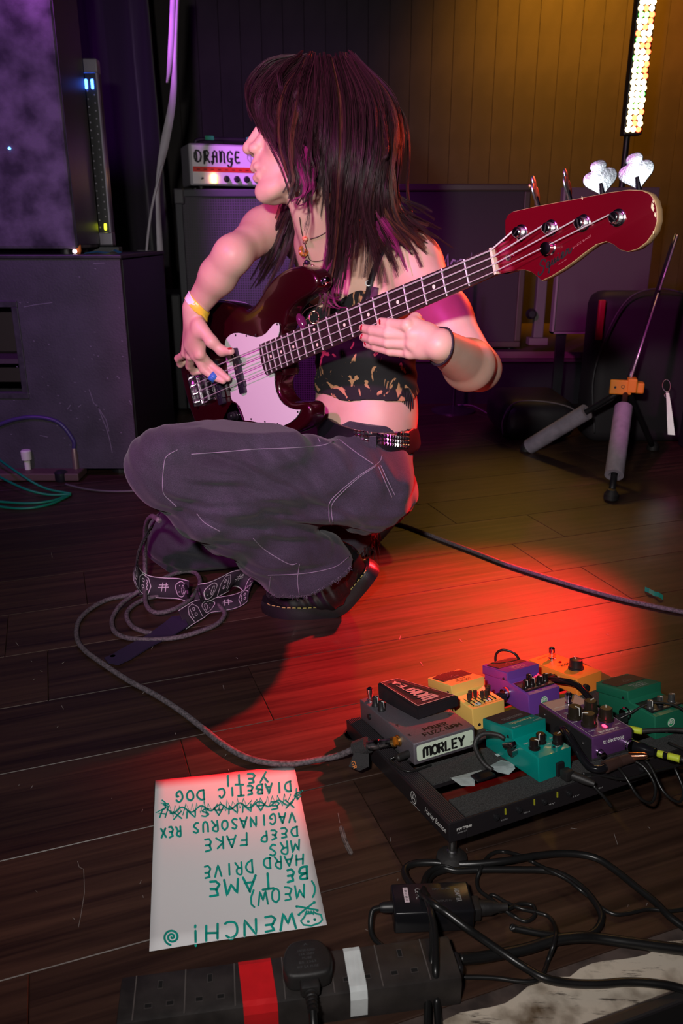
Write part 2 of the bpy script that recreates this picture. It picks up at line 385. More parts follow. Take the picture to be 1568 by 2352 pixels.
b = B(); b.box((px0, Y0+0.20, pz0), (px1, Y0+0.21, pz1)); b.box((px0, Y0+0.02, pz0+0.09), (px1, Y0+0.2, pz0+0.105)); b.obj('port_baffle', mat('port_baffle', (0.05, 0.03, 0.04), 0.7), sub)
for fx in (X0+.08, X1-.08):
    for fy in (Y0+.08, Y0+.54): B().lathe([(0.03, 0), (0.03, 0.03)], M=T(fx, fy, 0)).obj('foot', M['black'], sub)
def oncab(x, y): p = wy(x, y, Y0); return (p[0], Y0-0.0006, p[2])
scr = [[(205, 895), (215, 925), (225, 935), (235, 960), (245, 985), (252, 1010), (258, 1040)], [(55, 705), (80, 700), (120, 695)], [(222, 930), (244, 965), (250, 990)], [(155, 940), (162, 930)], [(180, 935), (186, 930)], [(298, 920), (302, 930)], [(92, 1000), (110, 1004)], [(215, 605), (240, 604)]]
scr += [[(x, y), (x+3, y+1)] for x, y in zip(rng.uniform(20, 290, 40), rng.uniform(600, 1080, 40))]
scratches('scratches', scr, 1.6, oncab, mat('scratch', (0.16, 0.14, 0.17), 0.7), sub)['kind'] = 'stuff'
B().box((X0, Y0-0.006, ZT), (X1+0.006, Y0+0.63, ZT+0.012), bev=0.003).obj('lid', mat('cab_lid', (0.03, 0.026, 0.03), 0.5, var=.4, vscale=30), sub)

fuzz = mat('mottled_carpet', (0.135, 0.110, 0.150), 0.92, col2=(0.030, 0.024, 0.036), vscale=13, bump=0.8, bscale=120, detail=8)
top = thing('speaker_cabinet', 'upper carpet-covered speaker cabinet stacked on top of the scuffed cabinet', 'speaker', (-1.3, 2.95, 0.714))
B().box((-1.9, 2.63, 0.727), (-0.832, 2.89, 1.75), bev=0.01).obj('body', fuzz, top)
B().box((-0.833, 2.642, 0.74), (-0.829, 2.882, 1.74)).obj('dark_side_sheet', M['black'], top)  # another added black sheet, the side's shade put in as colour
B().lathe([(0.004, 0), (0.004, 0.003), (0.002, 0.004)], M=T(*wy(22, 341, 2.63))@RX(PI/2)).obj('power_light', mat('blue_led', (0.05, 0.2, 1), emit=(0.1, 0.4, 1.0), estr=6), top)
for (x, y) in [(-1.8, 2.68), (-0.88, 2.68), (-1.8, 2.84), (-0.88, 2.84)]: B().lathe([(0.02, 0), (0.018, 0.016)], M=T(x, y, 0.712)).obj('foot', M['black'], top)

# ---------------------------------------------------------------- pixel light bar standing on the cabinet
lb = thing('light_bar', 'upright dark light bar with clear cover standing on the left speaker cabinet', 'light', (-0.82, 2.92, 0.712))
bx, by = -0.828, 2.93
B().box((bx-0.05, by, 0.712), (bx+0.05, by+0.05, 0.73), bev=0.003).obj('base', M['grey'], lb)
B().box((bx-0.030, by+0.005, 0.73), (bx+0.030, by+0.045, 1.305), bev=0.003).obj('housing', M['black'], lb)
for z0, z1 in ((0.735, 0.778), (1.268, 1.31)): B().box((bx-0.034, by-0.012, z0), (bx+0.034, by+0.03, z1), bev=0.004).obj('end_cap', mat('pale_metal', (0.22, 0.20, 0.24), 0.45, 0.5), lb)
b = B(); 
for s in (-1, 1): b.box((bx+s*0.029-0.0025, by-0.010, 0.778), (bx+s*0.029+0.0025, by+0.008, 1.268))
b.obj('cover_edges', mat('clear_edge', (0.30, 0.27, 0.34), 0.25), lb)
led_off = mat('led_lens', (0.35, 0.33, 0.38), 0.2)
b = B()
for i in range(20):
    for s in (-1, 1): b.lathe([(0.0028, 0), (0.0016, 0.002)], M=T(bx+s*0.011+0.002, by+0.0045, 0.80+i*0.0235+0.006*s)@RX(PI/2), n=8)
o = b.obj('lenses', led_off, lb); o['kind'] = 'stuff'
for s in (-1, 1): B().box((bx+s*0.010-0.0045, by-0.002, 1.222), (bx+s*0.010+0.0045, by+0.004, 1.252), bev=0.003).obj('lit_cell', mat('lit_blue', (0.02, 0.1, 1), emit=(0.04, 0.16, 1.0), estr=14), lb)
B().box((bx+0.006, by-0.002, 0.785), (bx+0.014, by+0.004, 0.806), bev=0.003).obj('lit_cell', mat('lit_yellow', (1, 1, 0), emit=(0.9, 1.0, 0.02), estr=6), lb)
# scrap of green tape and a tiny torch on the cabinet
vs = [(-0.82, 2.66, 0.7125), (-0.79, 2.70, 0.716), (-0.75, 2.67, 0.7125), (-0.735, 2.70, 0.722), (-0.71, 2.675, 0.7125)]
b = B(); 
for i in range(4):
    a, c = Vector(vs[i]), Vector(vs[i+1]); b.add([a, c, c+Vector((0.004, 0.02, 0.005)), a+Vector((0, 0.02, 0.004))], [(0, 1, 2, 3)])
tag(b.obj('tape_scrap', mat('green_tape_dark', (0.01, 0.14, 0.11), 0.5)), 'crumpled dark green tape scrap on the left speaker cabinet', 'tape')
lamp = thing('mini_torch', 'tiny orange torch with a white tip lying on the left speaker cabinet', 'torch', (-0.835, 2.66, 0.7125))
B().lathe([(0.009, 0), (0.011, 0.01), (0.008, 0.03), (0.002, 0.034)], M=T(-0.838, 2.66, 0.7145)@RX(-0.5)).obj('body', mat('orange_plastic', (0.9, 0.25, 0.06), 0.4), lamp, angle=30)
B().lathe([(0.006, 0), (0.006, 0.006)], M=T(-0.838, 2.636, 0.7205)@RX(PI/2)).obj('tip', mat('torch_tip', (1, .8, .9), emit=(1, .75, .85), estr=5), lamp)

# ---------------------------------------------------------------- hanging straps
lil = mat('white_webbing', (0.60, 0.55, 0.62), 0.7, var=0.2, vscale=12)
def strap(name, pts, wpx, Y, m, label, cat, fold=0.3):
    P = smooth_path([(*p, w_) for p, w_ in zip(pts, wpx)], 10); vs = []; fs = []
    for i, (x, y, w_) in enumerate(P):
        a = wy(x-w_/2, y, Y+fold*0.02*math.sin(i*.13)); c = wy(x+w_/2, y, Y+0.012+fold*0.02*math.cos(i*.11)); vs += [a, c]
    for i in range(len(P)-1): fs.append((2*i, 2*i+1, 2*i+3, 2*i+2))
    o = new_obj(name, mesh_from(vs, fs, True), m); md = o.modifiers.new('t', 'SOLIDIFY'); md.thickness = 0.004
    return tag(o, label, cat)
strap('fabric_strip', [(400, -40), (394, 80), (388, 160), (383, 190)], [16, 14, 10, 4], 3.42, lil, 'short pale fabric strip hanging at the top left of the curtain', 'fabric')
strap('fabric_strip', [(409, -40), (402, 120), (396, 230), (378, 330), (362, 420), (364, 520), (371, 640), (374, 729)], [5, 8, 16, 20, 10, 12, 16, 15], 3.38, lil, 'long twisted pale fabric strip hanging beside the orange amplifier', 'fabric')
cable('hanging_cable', [wy(x, y, 3.36) for x, y in [(372, 380), (352, 460), (342, 520), (336, 580), (330, 640), (312, 700), (306, 722)]], 0.005, lil)
tag(bpy.data.objects['hanging_cable'], 'thin pale cable curving down to a magenta-lit plug', 'cable')
cp = thing('cable_plug', 'pale plug at the end of the thin hanging cable', 'plug', tuple(wy(305, 731, 3.36)))
b = B(); b.lathe([(0.010, 0), (0.018, 0.006), (0.018, 0.03), (0.012, 0.036)], M=T(*wy(297, 731, 3.36))@RY(PI/2)); b.obj('shell', mat('pale_pink_plastic', (0.8, 0.6, 0.8), 0.4), cp, angle=30)
for x in (330, 348):
    a = wy(x, 672, 3.75); c = wy(x, 575, 3.75)
    tag(B().lathe([(0.017, 0), (0.017, c[2]-a[2])], M=T(*a)).obj('grey_pipe', mat('grey_pipe', (0.32, 0.30, 0.36), 0.6), smooth=False, angle=40), ('left' if x == 330 else 'right')+' one of two short grey pipes behind the hanging cable', 'pipe')
# black crate those pipes stand in
cr = thing('black_case', 'small black case behind the hanging strips, holding two grey pipes', 'case', (-0.8, 3.9, 0))
p = wy(300, 672, 3.72)
B().box((p[0]-0.05, 3.65, 0.0), (-0.715, 4.0, p[2]), bev=0.01).obj('body', M['black'], cr); B().box((p[0]+0.0, 3.64, 0.2), (p[0]+0.1, 3.65, 0.28), bev=0.004).obj('handle', M['grey'], cr)

# ---------------------------------------------------------------- orange-lettered amplifier head on a grille-cloth cabinet
cabY = 3.6
cab = thing('amplifier_cabinet', 'black grille-cloth amplifier cabinet under the white amplifier head', 'speaker', (-0.36, cabY+0.2, 0))
cx0, cx1, cz = -0.700, -0.05, 0.950
B().box((cx0, cabY+0.012, 0.02), (cx1, cabY+0.40, cz), bev=0.01).obj('body', M['black'], cab)
b = B()
for a0, a1, c0, c1 in [(cx0, cx1, cz-0.03, cz), (cx0, cx1, 0.02, 0.05), (cx0, cx0+0.03, 0.05, cz-0.03), (cx1-0.03, cx1, 0.05, cz-0.03)]: b.box((a0, cabY-0.012, c0), (a1, cabY+0.012, c1), bev=0.004)
b.obj('front_frame', mat('frame_tolex', (0.05, 0.05, 0.06), 0.6), cab)
vs = []; fs = []
def gbar(x0, z0, x1, z1, y, wdt):
    k = len(vs); d = wdt/2
    if abs(x1-x0) > abs(z1-z0): vs.extend([(x0, y, z0-d), (x1, y, z1-d), (x1, y, z1+d), (x0, y, z0+d)])
    else: vs.extend([(x0-d, y, z0), (x1-d, y, z1), (x1+d, y, z1), (x0+d, y, z0)])
    fs.append((k, k+1, k+2, k+3))
for i in range(61): gbar(cx0+0.03+i*0.0104, 0.05, cx0+0.03+i*0.0104, cz-0.03, cabY, 0.004)
for i in range(84): gbar(cx0+0.03, 0.055+i*0.0104, cx1-0.03, 0.055+i*0.0104, cabY-0.001, 0.004)
o = new_obj('grille_cloth', mesh_from(vs, fs), mat('grille_thread', (0.085, 0.07, 0.095), 0.8), cab); o['kind'] = 'stuff'
B().box((cx0-0.003, cabY-0.016, cz-0.06), (cx0+0.04, cabY+0.03, cz+0.003), bev=0.006).obj('corner_protector', mat('corner', (0.06, 0.055, 0.065), 0.35), cab)
ax, ay, az = -0.655, cabY+0.03, 0.955; aw, ah, ad = 0.50, 0.176, 0.20; AM = T(ax+.018, ay, az)@RZ(math.radians(20))
amp = thing('guitar_amplifier', 'white amplifier head with gothic lettering and a row of black knobs', 'amplifier', (ax+0.2, ay+0.1, az))
B().box((0, 0.004, 0.012), (aw, ad, ah), M=AM, bev=0.008).obj('case', mat('amp_case', (0.40, 0.38, 0.42), 0.5), amp)
B().box((0.012, 0, 0.020), (aw-0.012, 0.004, ah-0.008), M=AM).obj('front_panel', mat('amp_face', (0.85, 0.80, 0.86), 0.5), amp)
B().box((0.014, -0.0015, 0.066), (aw-0.014, -0.0002, 0.086), M=AM).obj('red_band', mat('amp_red', (0.75, 0.03, 0.02), 0.5), amp)
def AF(x, z, y=-0.0015): return AM@frame((x, y, z), (1, 0, 0), (0, 0, 1))
# gothic lettering in strokes
G = {'O': [[(.45,0),(.15,.1),(.02,.4),(.05,.75),(.3,1),(.6,.98),(.88,.8),(.95,.45),(.8,.1),(.45,0)],[(.32,.15),(.3,.85)]],
     'R': [[(.1,-.15),(.15,.2),(.15,1),(.05,.85)],[(.15,.95),(.6,1),(.85,.8),(.7,.55),(.2,.5)],[(.45,.5),(.7,.2),(1,-.05)],[(.35,.95),(.35,.1)]],
     'A': [[(0,.1),(.15,-.2),(.3,0),(.3,.6)],[(.3,.0),(.3,.85),(.55,1),(.85,.9),(.85,.0)],[(.1,.5),(.85,.5)]],
     'N': [[(.15,0),(.15,.9),(.05,1)],[(.15,.8),(.5,1),(.8,.85),(.8,0),(.95,-.02)],[(.35,.9),(.3,.1)]],
     'G': [[(.9,.75),(.6,1),(.25,.9),(.05,.5),(.2,.12),(.55,.05),(.8,.3),(.82,.0),(.6,-.35),(.2,-.35),(.1,-.2)],[(.5,.35),(.95,.35)]],
     'E': [[(.85,.95),(.3,1),(.12,.7),(.12,.2),(.35,0),(.9,.05)],[(.12,.5),(.7,.5)]]}
st = []; xx = 0.022
for ch, wc in zip('ORANGE', (.038, .034, .034, .033, .033, .029)):
    st += [[(xx+p[0]*wc*.78, 0.104+p[1]*0.044) for p in s] for s in G[ch]]; xx += wc
strokes_obj('lettering', st, 0.0078, lambda x, z: AM@Vector((x, -0.0014, z)), M['print_b'], amp)
crest = [[(x_-.035, y_) for x_, y_ in c_] for c_ in [[(0.285, 0.150), (0.315, 0.150), (0.315, 0.120), (0.300, 0.104), (0.285, 0.120), (0.285, 0.150)], [(0.285, 0.135), (0.315, 0.135)], [(0.300, 0.150), (0.300, 0.104)]]]
strokes_obj('crest', crest, 0.003, lambda x, z: AM@Vector((x, -0.0014, z)), M['print_grey'], amp)
mk = [[(x, 0.0755), (x+0.012, 0.0755)] for x in np.arange(0.03, aw-0.04, 0.030)]
strokes_obj('band_lettering', mk, 0.004, lambda x, z: AM@Vector((x, -0.0024, z)), mat('dark_red_print', (0.25, 0.0, 0.0), 0.5), amp)
for i, x in enumerate((0.155, 0.200, 0.243, 0.286, 0.330, 0.374, 0.418)):
    k = B().lathe([(0.013, 0), (0.013, 0.004), (0.010, 0.006), (0.0095, 0.018), (0.008, 0.020)], M=AM@T(x, -0.001, 0.040)@RX(PI/2)).obj('knob', M['black'], amp, angle=30)
B().lathe([(0.006, 0), (0.003, 0.004), (0.003, 0.014), (0.004, 0.016)], M=AM@T(0.050, -0.001, 0.040)@RX(PI/2)).obj('switch', M['chrome'], amp, angle=30)
B().box((0.088, -0.012, 0.022), (0.112, 0, 0.058), M=AM, bev=0.006).obj('pilot_lamp', mat('lit_amber', (1, .6, .1), emit=(1, 0.55, 0.12), estr=9), amp)
cable_h = [AM@Vector(p) for p in [(0.05, 0.1, ah), (0.055, 0.1, ah+0.02), (0.12, 0.1, ah+0.028), (0.35, 0.1, ah+0.028), (0.43, 0.1, ah+0.02), (0.435, 0.1, ah)]]
cable('handle', cable_h, 0.008, M['black'], amp)
for x in (0.09, 0.27): B().box((x, 0.088, ah+0.022), (x+0.04, 0.112, ah+0.040), M=AM, bev=0.004).obj('handle_glint', mat('green_glint', (0.03, 0.35, 0.12), 0.3), amp)  # green reflections on the handle, put in as coloured blocks
b = B()
for fx in (0.05, aw-0.05):
    for fy in (0.03, ad-0.03): b.lathe([(0.012, 0), (0.014, 0.014)], M=AM@T(fx, fy, -0.004))
b.obj('feet', M['black'], amp)

# ---------------------------------------------------------------- second cabinet on the riser
ris = thing('drum_riser', 'low dark riser platform under the script-badged cabinet', 'platform', (1.3, 4.3, 0))
B().box((0.0, 3.78, 0.20), (3.1, 5.05, 0.252), bev=0.006).obj('deck', mat('riser_deck', (0.07, 0.05, 0.045), 0.6), ris)
B().box((0.02, 3.80, 0), (3.08, 5.03, 0.20)).obj('skirt', M['black'], ris)
B().box((0.0, 3.770, 0.222), (3.1, 3.780, 0.252)).obj('edge_strip', mat('riser_edge', (0.24, 0.16, 0.14), 0.4, 0.4), ris)
mc = thing('guitar_cabinet', 'dark guitar cabinet with a pale script badge standing on the riser', 'speaker', (0.46, 4.05, 0.252))
B().box((0.09, 3.86, 0.262), (0.850, 4.2, 0.985), bev=0.012).obj('body', mat('marsh_tolex', (0.055, 0.045, 0.03), 0.55), mc)
b = B()
for a0, a1, c0, c1 in [(0.09, 0.85, 0.955, 0.985), (0.09, 0.85, 0.262, 0.29), (0.09, 0.12, 0.29, 0.955), (0.82, 0.85, 0.29, 0.955)]: b.box((a0, 3.838, c0), (a1, 3.862, c1), bev=0.006)
b.obj('front_frame', mat('marsh_frame', (0.07, 0.055, 0.035), 0.5), mc)
B().box((0.118, 3.85, 0.288), (0.822, 3.858, 0.957)).obj('grille_cloth', mat('marsh_grille', (0.05, 0.045, 0.04), 0.9, bump=0.8, bscale=500), mc)
for cx_ in (0.095, 0.845): B().lathe([(0.012, 0), (0.012, 0.006), (0.004, 0.010)], M=T(cx_, 3.836, 0.975)@RX(PI/2)).obj('corner_rivet', M['brass'], mc, angle=30)
b = B()
for x in (0.13, 0.81):
    for y in (3.9, 4.16): b.lathe([(0.02, 0), (0.02, 0.012)], M=T(x, y, 0.2515))
b.obj('feet', M['black'], mc)
MS = {'M': [[(0,-.1),(.1,.1),(.3,.95),(.42,.2),(.75,1),(.8,.1),(.95,0)]], 'a': [[(.8,.5),(.4,.6),(.1,.3),(.3,0),(.7,.2),(.8,.5),(.8,.1),(1,0)]], 'r': [[(0,0),(.2,.55),(.3,.4),(.55,.6),(.9,.55)]],
      's': [[(0,0),(.4,.6),(.7,.3),(.5,0),(.1,.05)]], 'h': [[(0,0),(.3,1.1),(.15,0),(.5,.5),(.7,.3),(.7,0),(1,.1)]], 'l': [[(0,.1),(.5,1.1),(.2,.1),(.6,0)]]}
st = []; xx = 0
for ch in 'Marshall':
    wc = 1.1 if ch == 'M' else 0.62
    st += [[(xx+p[0]*wc, p[1]) for p in s] for s in MS[ch]]; xx += wc
q0 = wy(1008, 615, 3.83); 
strokes_obj('script_badge', st, 0.16, lambda x, z: (q0[0]+x*0.047, 3.836, q0[2]+z*0.058), mat('badge', (0.55, 0.50, 0.60), 0.4), mc)
# white post, grey board
post = thing('wall_post', 'narrow white wooden post beside the grey board at the right', 'post', tuple(wy(1240, 790, 3.72)))
a = wy(1222, 775, 3.72); c = wy(1262, 560, 3.72)
B().box((a[0], 3.70, a[2]), (c[0], 3.74, c[2]), bev=0.004).obj('board', mat('dull_white_paint', (0.13, 0.12, 0.11), 0.6), post)
B().box((a[0]-0.02, 3.69, a[2]-0.03), (c[0]+0.02, 3.75, a[2])).obj('foot', mat('dull_paint2', (0.16, 0.13, 0.12), 0.6), post)
B().lathe([(0.02, 0), (0.024, 0.02), (0.014, 0.04)], M=T(*wy(1217, 720, 3.69))@RX(PI/2)).obj('knob', M['black'], post, angle=30)
brd = thing('display_board', 'grey framed board leaning behind the tripod stand', 'board', tuple(wy(1380, 768, 3.4)))
a = wy(1270, 762, 3.45); c = wy(1500, 560, 3.45)
B().box((a[0], 3.45, a[2]), (c[0], 3.48, 0.95), bev=0.003).obj('panel', mat('board_grey', (0.10, 0.075, 0.082), 0.7, bump=.3, bscale=200), brd)
b = B(); b.box((a[0]-0.008, 3.44, a[2]-0.008), (a[0], 3.485, 0.95)); b.box((a[0]-0.008, 3.44, a[2]-0.008), (c[0], 3.485, a[2])); b.obj('edge_trim', mat('trim_pale', (0.26, 0.22, 0.23), 0.5), brd)
for q_ in (a[0]+0.02, c[0]-0.06): B().box((q_, 3.46, 0), (q_+0.04, 3.48, a[2])).obj('leg', M['black'], brd)

# ---------------------------------------------------------------- lit batten at the upper right
rb = thing('led_batten', 'glowing upright strip of amber and white lights at the upper right', 'light', (1.133, 3.4, 1.16))
Yb = 3.42; xb = wy(1470, 150, Yb)[0]; z0 = wy(1455, 297, Yb)[2]
B().box((xb-0.036, Yb+0.002, z0-0.02), (xb+0.036, Yb+0.05, 2.45), bev=0.004).obj('housing', M['black'], rb)
cols = [((1, .62, .18), 26), ((1, .80, .45), 34), ((1, .25, .05), 18)]
hot = mat('lit_warm_white', (1, .8, .5), emit=(1.0, 0.70, 0.32), estr=15); redl = mat('lit_red', (1, .1, .05), emit=(1.0, 0.06, 0.02), estr=16); grn = mat('lit_green', (.2, 1, .2), emit=(0.12, 1.0, 0.10), estr=9)
bb = {0: B(), 1: B(), 2: B()}
k = 0
z = z0
while z < 2.42:
    for j in range(3):
        kind = 0 if rng.random() < 0.72 else (1 if rng.random() < .7 else 2)
        if j == 0 and rng.random() < .25: kind = 2
        if j == 2 and rng.random() < .3: kind = 1
        bb[kind].lathe([(0.0105, 0), (0.009, 0.004), (0.004, 0.007)], M=T(xb+(j-1)*0.0205+0.004*(k % 2), Yb+0.002, z)@RX(PI/2), n=8)
    z += 0.0205; k += 1
for kk, m_, l_ in ((0, hot, None), (1, redl, 'red lamps'), (2, grn, 'green lamps')):
    o = bb[kk].obj('lamps', m_, rb); o['kind'] = 'stuff'
    if l_: o['label'] = l_
B().lathe([(0.012, 0), (0.012, z0+0.3)], M=T(xb, Yb+0.065, 0.02)).obj('stand_pole', M['black'], rb, angle=30)
B().lathe([(0.13, 0), (0.13, 0.012), (0.03, 0.02)], M=T(xb, Yb+0.10, 0.0005)).obj('stand_base', M['black'], rb, angle=30)

# ---------------------------------------------------------------- tripod stand with foam on its legs, bag, case, lanyard
hub = wy(1438, 890, 2.66)
ts = thing('tripod_stand', 'leaning tripod stand with grey foam sleeves on its legs and an orange clamp', 'stand', (hub[0], hub[1], 0))
foam = mat('grey_foam', (0.34, 0.30, 0.36), 0.95, bump=0.6, bscale=250, var=0.25, vscale=30)
f1 = fl(1208, 1030, 0.012); f2 = fl(1403, 1140, 0.012); f3 = np.array([hub[0]+0.22, hub[1]+0.26, 0.012])
def lerp(a, b, t): return np.array(a)+(np.array(b)-np.array(a))*t
topr = wy(1552, 540, 2.84)
cable('pole', [hub, lerp(hub, topr, .5), topr], 0.0085, mat('black_tube', (0.02, 0.02, 0.02), 0.2), ts, 16, 4)
cable('pole_highlight', [lerp(hub, topr, .02)+np.array([0, -.012, 0]), lerp(hub, topr, .62)+np.array([0, -.012, 0])], 0.0035, mat('pole_highlight', (0.75, 0.72, 0.75), 0.3, 0.6), ts, 10, 2)  # silver highlight on the black pole, put in as a thin bright tube
cable('pole_highlight', [lerp(hub, topr, .64)+np.array([0, -.012, 0]), lerp(hub, topr, 1.0)+np.array([0, -.012, 0])], 0.003, mat('pole_highlight2', (0.6, 0.58, 0.62), 0.3, 0.6), ts, 10, 2)  # upper length of the same modelled highlight
for f_ in (f1, f2, f3):
    cable('leg', [hub, lerp(hub, f_, .5), f_], 0.010, M['black'], ts, 12, 3)
    B().lathe([(0.012, 0), (0.022, 0.004), (0.022, 0.02), (0.012, 0.034)], M=T(f_[0], f_[1], 0.0)).obj('rubber_foot', M['rubber'], ts, angle=30)
def sleeve(a, b, r):
    a, b = Vector(a), Vector(b); L = (b-a).length; q = (b-a).to_track_quat('Z', 'Y').to_matrix().to_4x4()
    bb_ = B(); n = 24; vs = []; fs = []
    for h in (0, L):
        for rr in (r, r*0.55):
            for k in range(n):
                an = 2*PI*k/n+0.6; vs.append((rr*math.cos(an), rr*math.sin(an), h))
    m = n
    for k in range(m):
        j = (k+1) % m; fs += [(k, j, 2*m+j, 2*m+k), (m+k, 3*m+k, 3*m+j, m+j), (k, m+k, m+j, j), (2*m+k, 2*m+j, 3*m+j, 3*m+k)]
    bb_.add(vs, fs, Matrix.Translation(a)@q); return bb_.obj('foam_sleeve', foam, ts, angle=50)
sleeve(lerp(hub, f1, 0.37), lerp(hub, f1, 0.965), 0.029)
sleeve(lerp(hub, f2, 0.20), lerp(hub, f2, 0.82), 0.029)
oc = mat('orange_clamp', (0.85, 0.30, 0.02), 0.45)
hm = T(*hub)@RZ(-0.25)
b = B(); b.box((-0.055, -0.030, -0.020), (0.015, -0.014, 0.028), M=hm, bev=0.004); b.box((0.0, -0.034, -0.012), (0.030, 0.02, 0.034), M=hm, bev=0.004); b.box((0.025, -0.02, -0.016), (0.055, 0.016, 0.020), M=hm, bev=0.005); b.obj('clamp', oc, ts)
B().lathe([(0.004, 0), (0.004, 0.002)], M=hm@T(-0.038, -0.030, 0.004)@RX(PI/2)).obj('clamp_bolt', M['black'], ts)
text_on('clamp_mark', 'Q', hm@frame((-0.014, -0.0306, 0.006), (1, 0, 0), (0, 0, 1)), 0.012, 0.014, M['print_b'], ts)
# padded bag with red piping
bag = thing('padded_bag', 'black padded bag with a red side strip behind the tripod stand', 'bag', tuple(fl(1470, 830, 0)))
c = wy(1470, 735, 3.05); x0 = wy(1375, 770, 3.0)[0]
B().box((x0, 3.02, 0.0), (x0+0.42, 3.22, c[2]+0.10), bev=0.05, seg=4).obj('body', mat('bag_nylon', (0.018, 0.015, 0.018), 0.7), bag, angle=60)
b = B(); b.box((x0-0.006, 3.01, c[2]-0.07), (x0+0.018, 3.03, c[2]+0.075), M=None, bev=0.005); b.obj('red_strip', mat('red_nylon', (0.45, 0.01, 0.03), 0.6), bag)
cable('piping', smooth_path([(x0+0.02, 2.995, 0.05), (x0-0.004, 2.99, 0.3), (x0+0.1, 2.99, c[2]+0.09), (x0+0.32, 2.99, c[2]+0.08), (x0+0.42, 2.995, 0.3)], 6), 0.003, M['grey'], bag, 6, 2)
# soft black cover with thin pale piping, on the floor in front of the riser
cov = thing('black_cover', 'low black cover with thin pale piping lying under the tripod stand', 'cover', tuple(fl(1320, 950, 0)))
b = B(); b.box((0.62, 3.04, 0.002), (0.925, 3.42, 0.16), bev=0.06, seg=4); b.obj('body', mat('cover_vinyl', (0.014, 0.012, 0.014), 0.5, bump=1.0, bscale=12), cov, angle=60)
pip = mat('pale_piping', (0.16, 0.13, 0.14), 0.5)
cable('piping', [(0.63, 3.035, 0.03), (0.625, 3.033, 0.09), (0.67, 3.05, 0.155), (0.78, 3.055, 0.16), (0.90, 3.05, 0.13), (0.928, 3.04, 0.06)], 0.003, pip, cov, 6, 6)
cable('thin_cable', [fl(1185, 925, .004), fl(1186, 905, .004), fl(1240, 940, .004), fl(1300, 960, .004)], 0.002, pip, None, 6, 6); tag(bpy.data.objects['thin_cable'], 'thin pale cord lying under the tripod stand', 'cord')
cable('faint_cable', [fl(1050, 930, .004), fl(1085, 932, .004), fl(1120, 950, .004), fl(1150, 965, .004), fl(1200, 965, .004)], 0.003, mat('cord_pale2', (0.16, 0.13, 0.16), .5), None, 6, 6); tag(bpy.data.objects['faint_cable'], 'faint cord curving along the floor behind the elbow', 'cord')
# microphone stand base far behind
mb = thing('microphone_stand', 'thin stand with a round base far behind the elbow', 'stand', tuple(fl(1040, 945, 0)))
q = fl(1040, 945, 0)
B().lathe([(0.10, 0), (0.10, 0.008), (0.04, 0.022), (0.012, 0.03)], M=T(*q)).obj('base', mat('stand_base', (0.05, 0.05, 0.055), 0.3, 0.5), mb, angle=30)
B().lathe([(0.008, 0.0), (0.008, 0.62)], M=T(q[0], q[1], 0.03)).obj('pole', M['black'], mb, angle=30)
# road case at the far right with a reflective lanyard hanging on it
rc = thing('road_case', 'tall black road case at the right edge', 'case', (1.35, 2.7, 0))
B().box((1.30, 2.62, 0.0), (1.9, 3.0, 0.62), bev=0.008).obj('body', M['black'], rc) 
B().box((1.30, 2.600, 0.50), (1.9, 2.62, 0.52), bev=0.002).obj('rail', M['grey'], rc)
_v = wy(1536, 950, 2.575)-(C0+np.array([-0.12, -0.04, 0.15])); _sd = np.cross(_v, [0, 0, 1.0]); _sd /= np.linalg.norm(_sd)
ln = thing('reflective_strap', 'bright reflective white strap with a metal clip hanging at the right edge', 'strap', tuple(wy(1540, 1000, 2.59)))
def sp(x, y): return wy(1536, y, 2.575)+_sd*(x-1536)/FPX*2.75
vs = []; fs = []
SP = [(1533, 902, 6), (1536, 930, 9), (1538, 960, 12), (1541, 998, 15)]
for x, y, w_ in SP: vs += [sp(x-w_/2, y), sp(x+w_/2, y)]
for i in range(len(SP)-1): fs.append((2*i, 2*i+1, 2*i+3, 2*i+2))
o = new_obj('webbing', mesh_from(vs, fs), mat('reflective_white', (0.95, 0.95, 0.92), 0.22, 0.9), ln); o.modifiers.new('t', 'SOLIDIFY').thickness = 0.002
ring = [sp(1531+8*math.sin(a), 886-14*math.cos(a)) for a in np.linspace(0, 2*PI, 20)]
cable('clip', ring, 0.0022, M['chrome'], ln, 8, 2)
cable('clip_hook', [sp(1531, 902), sp(1527, 908), sp(1529, 914)], 0.002, M['chrome'], ln, 8, 4)

# ---------------------------------------------------------------- floor box with green cables at the far left
bxm = thing('stage_box', 'low dark stage box on the floor at the left edge', 'box', tuple(fl(40, 1110, 0)))
q = fl(0, 1108, 0); 
B().box((q[0]-0.5, q[1]+0.0, 0.004), (q[0]+0.26, q[1]+0.095, 0.030), bev=0.004).obj('body', mat('box_brown', (0.10, 0.055, 0.05), 0.6), bxm)
wp = thing('white_plug', 'white jack plug standing in the stage box', 'plug', (q[0]+0.075, q[1]+0.05, 0.030))
B().lathe([(0.010, 0), (0.010, 0.03), (0.016, 0.034), (0.017, 0.062), (0.014, 0.066)], M=T(q[0]+0.078, q[1]+0.05, 0.0305)).obj('shell', mat('white_cap', (0.7, 0.68, 0.6), 0.5), wp, angle=30)
o = B().lathe([(0.010, 0), (0.010, 0.05), (0.007, 0.07)], M=T(q[0]+0.235, q[1]+0.06, 0.0305)).obj('jack_plug', mat('plug_metal', (0.35, 0.25, 0.22), 0.4, 0.7), None, angle=30); tag(o, 'small metal plug standing in the stage box under the violet cable', 'plug')
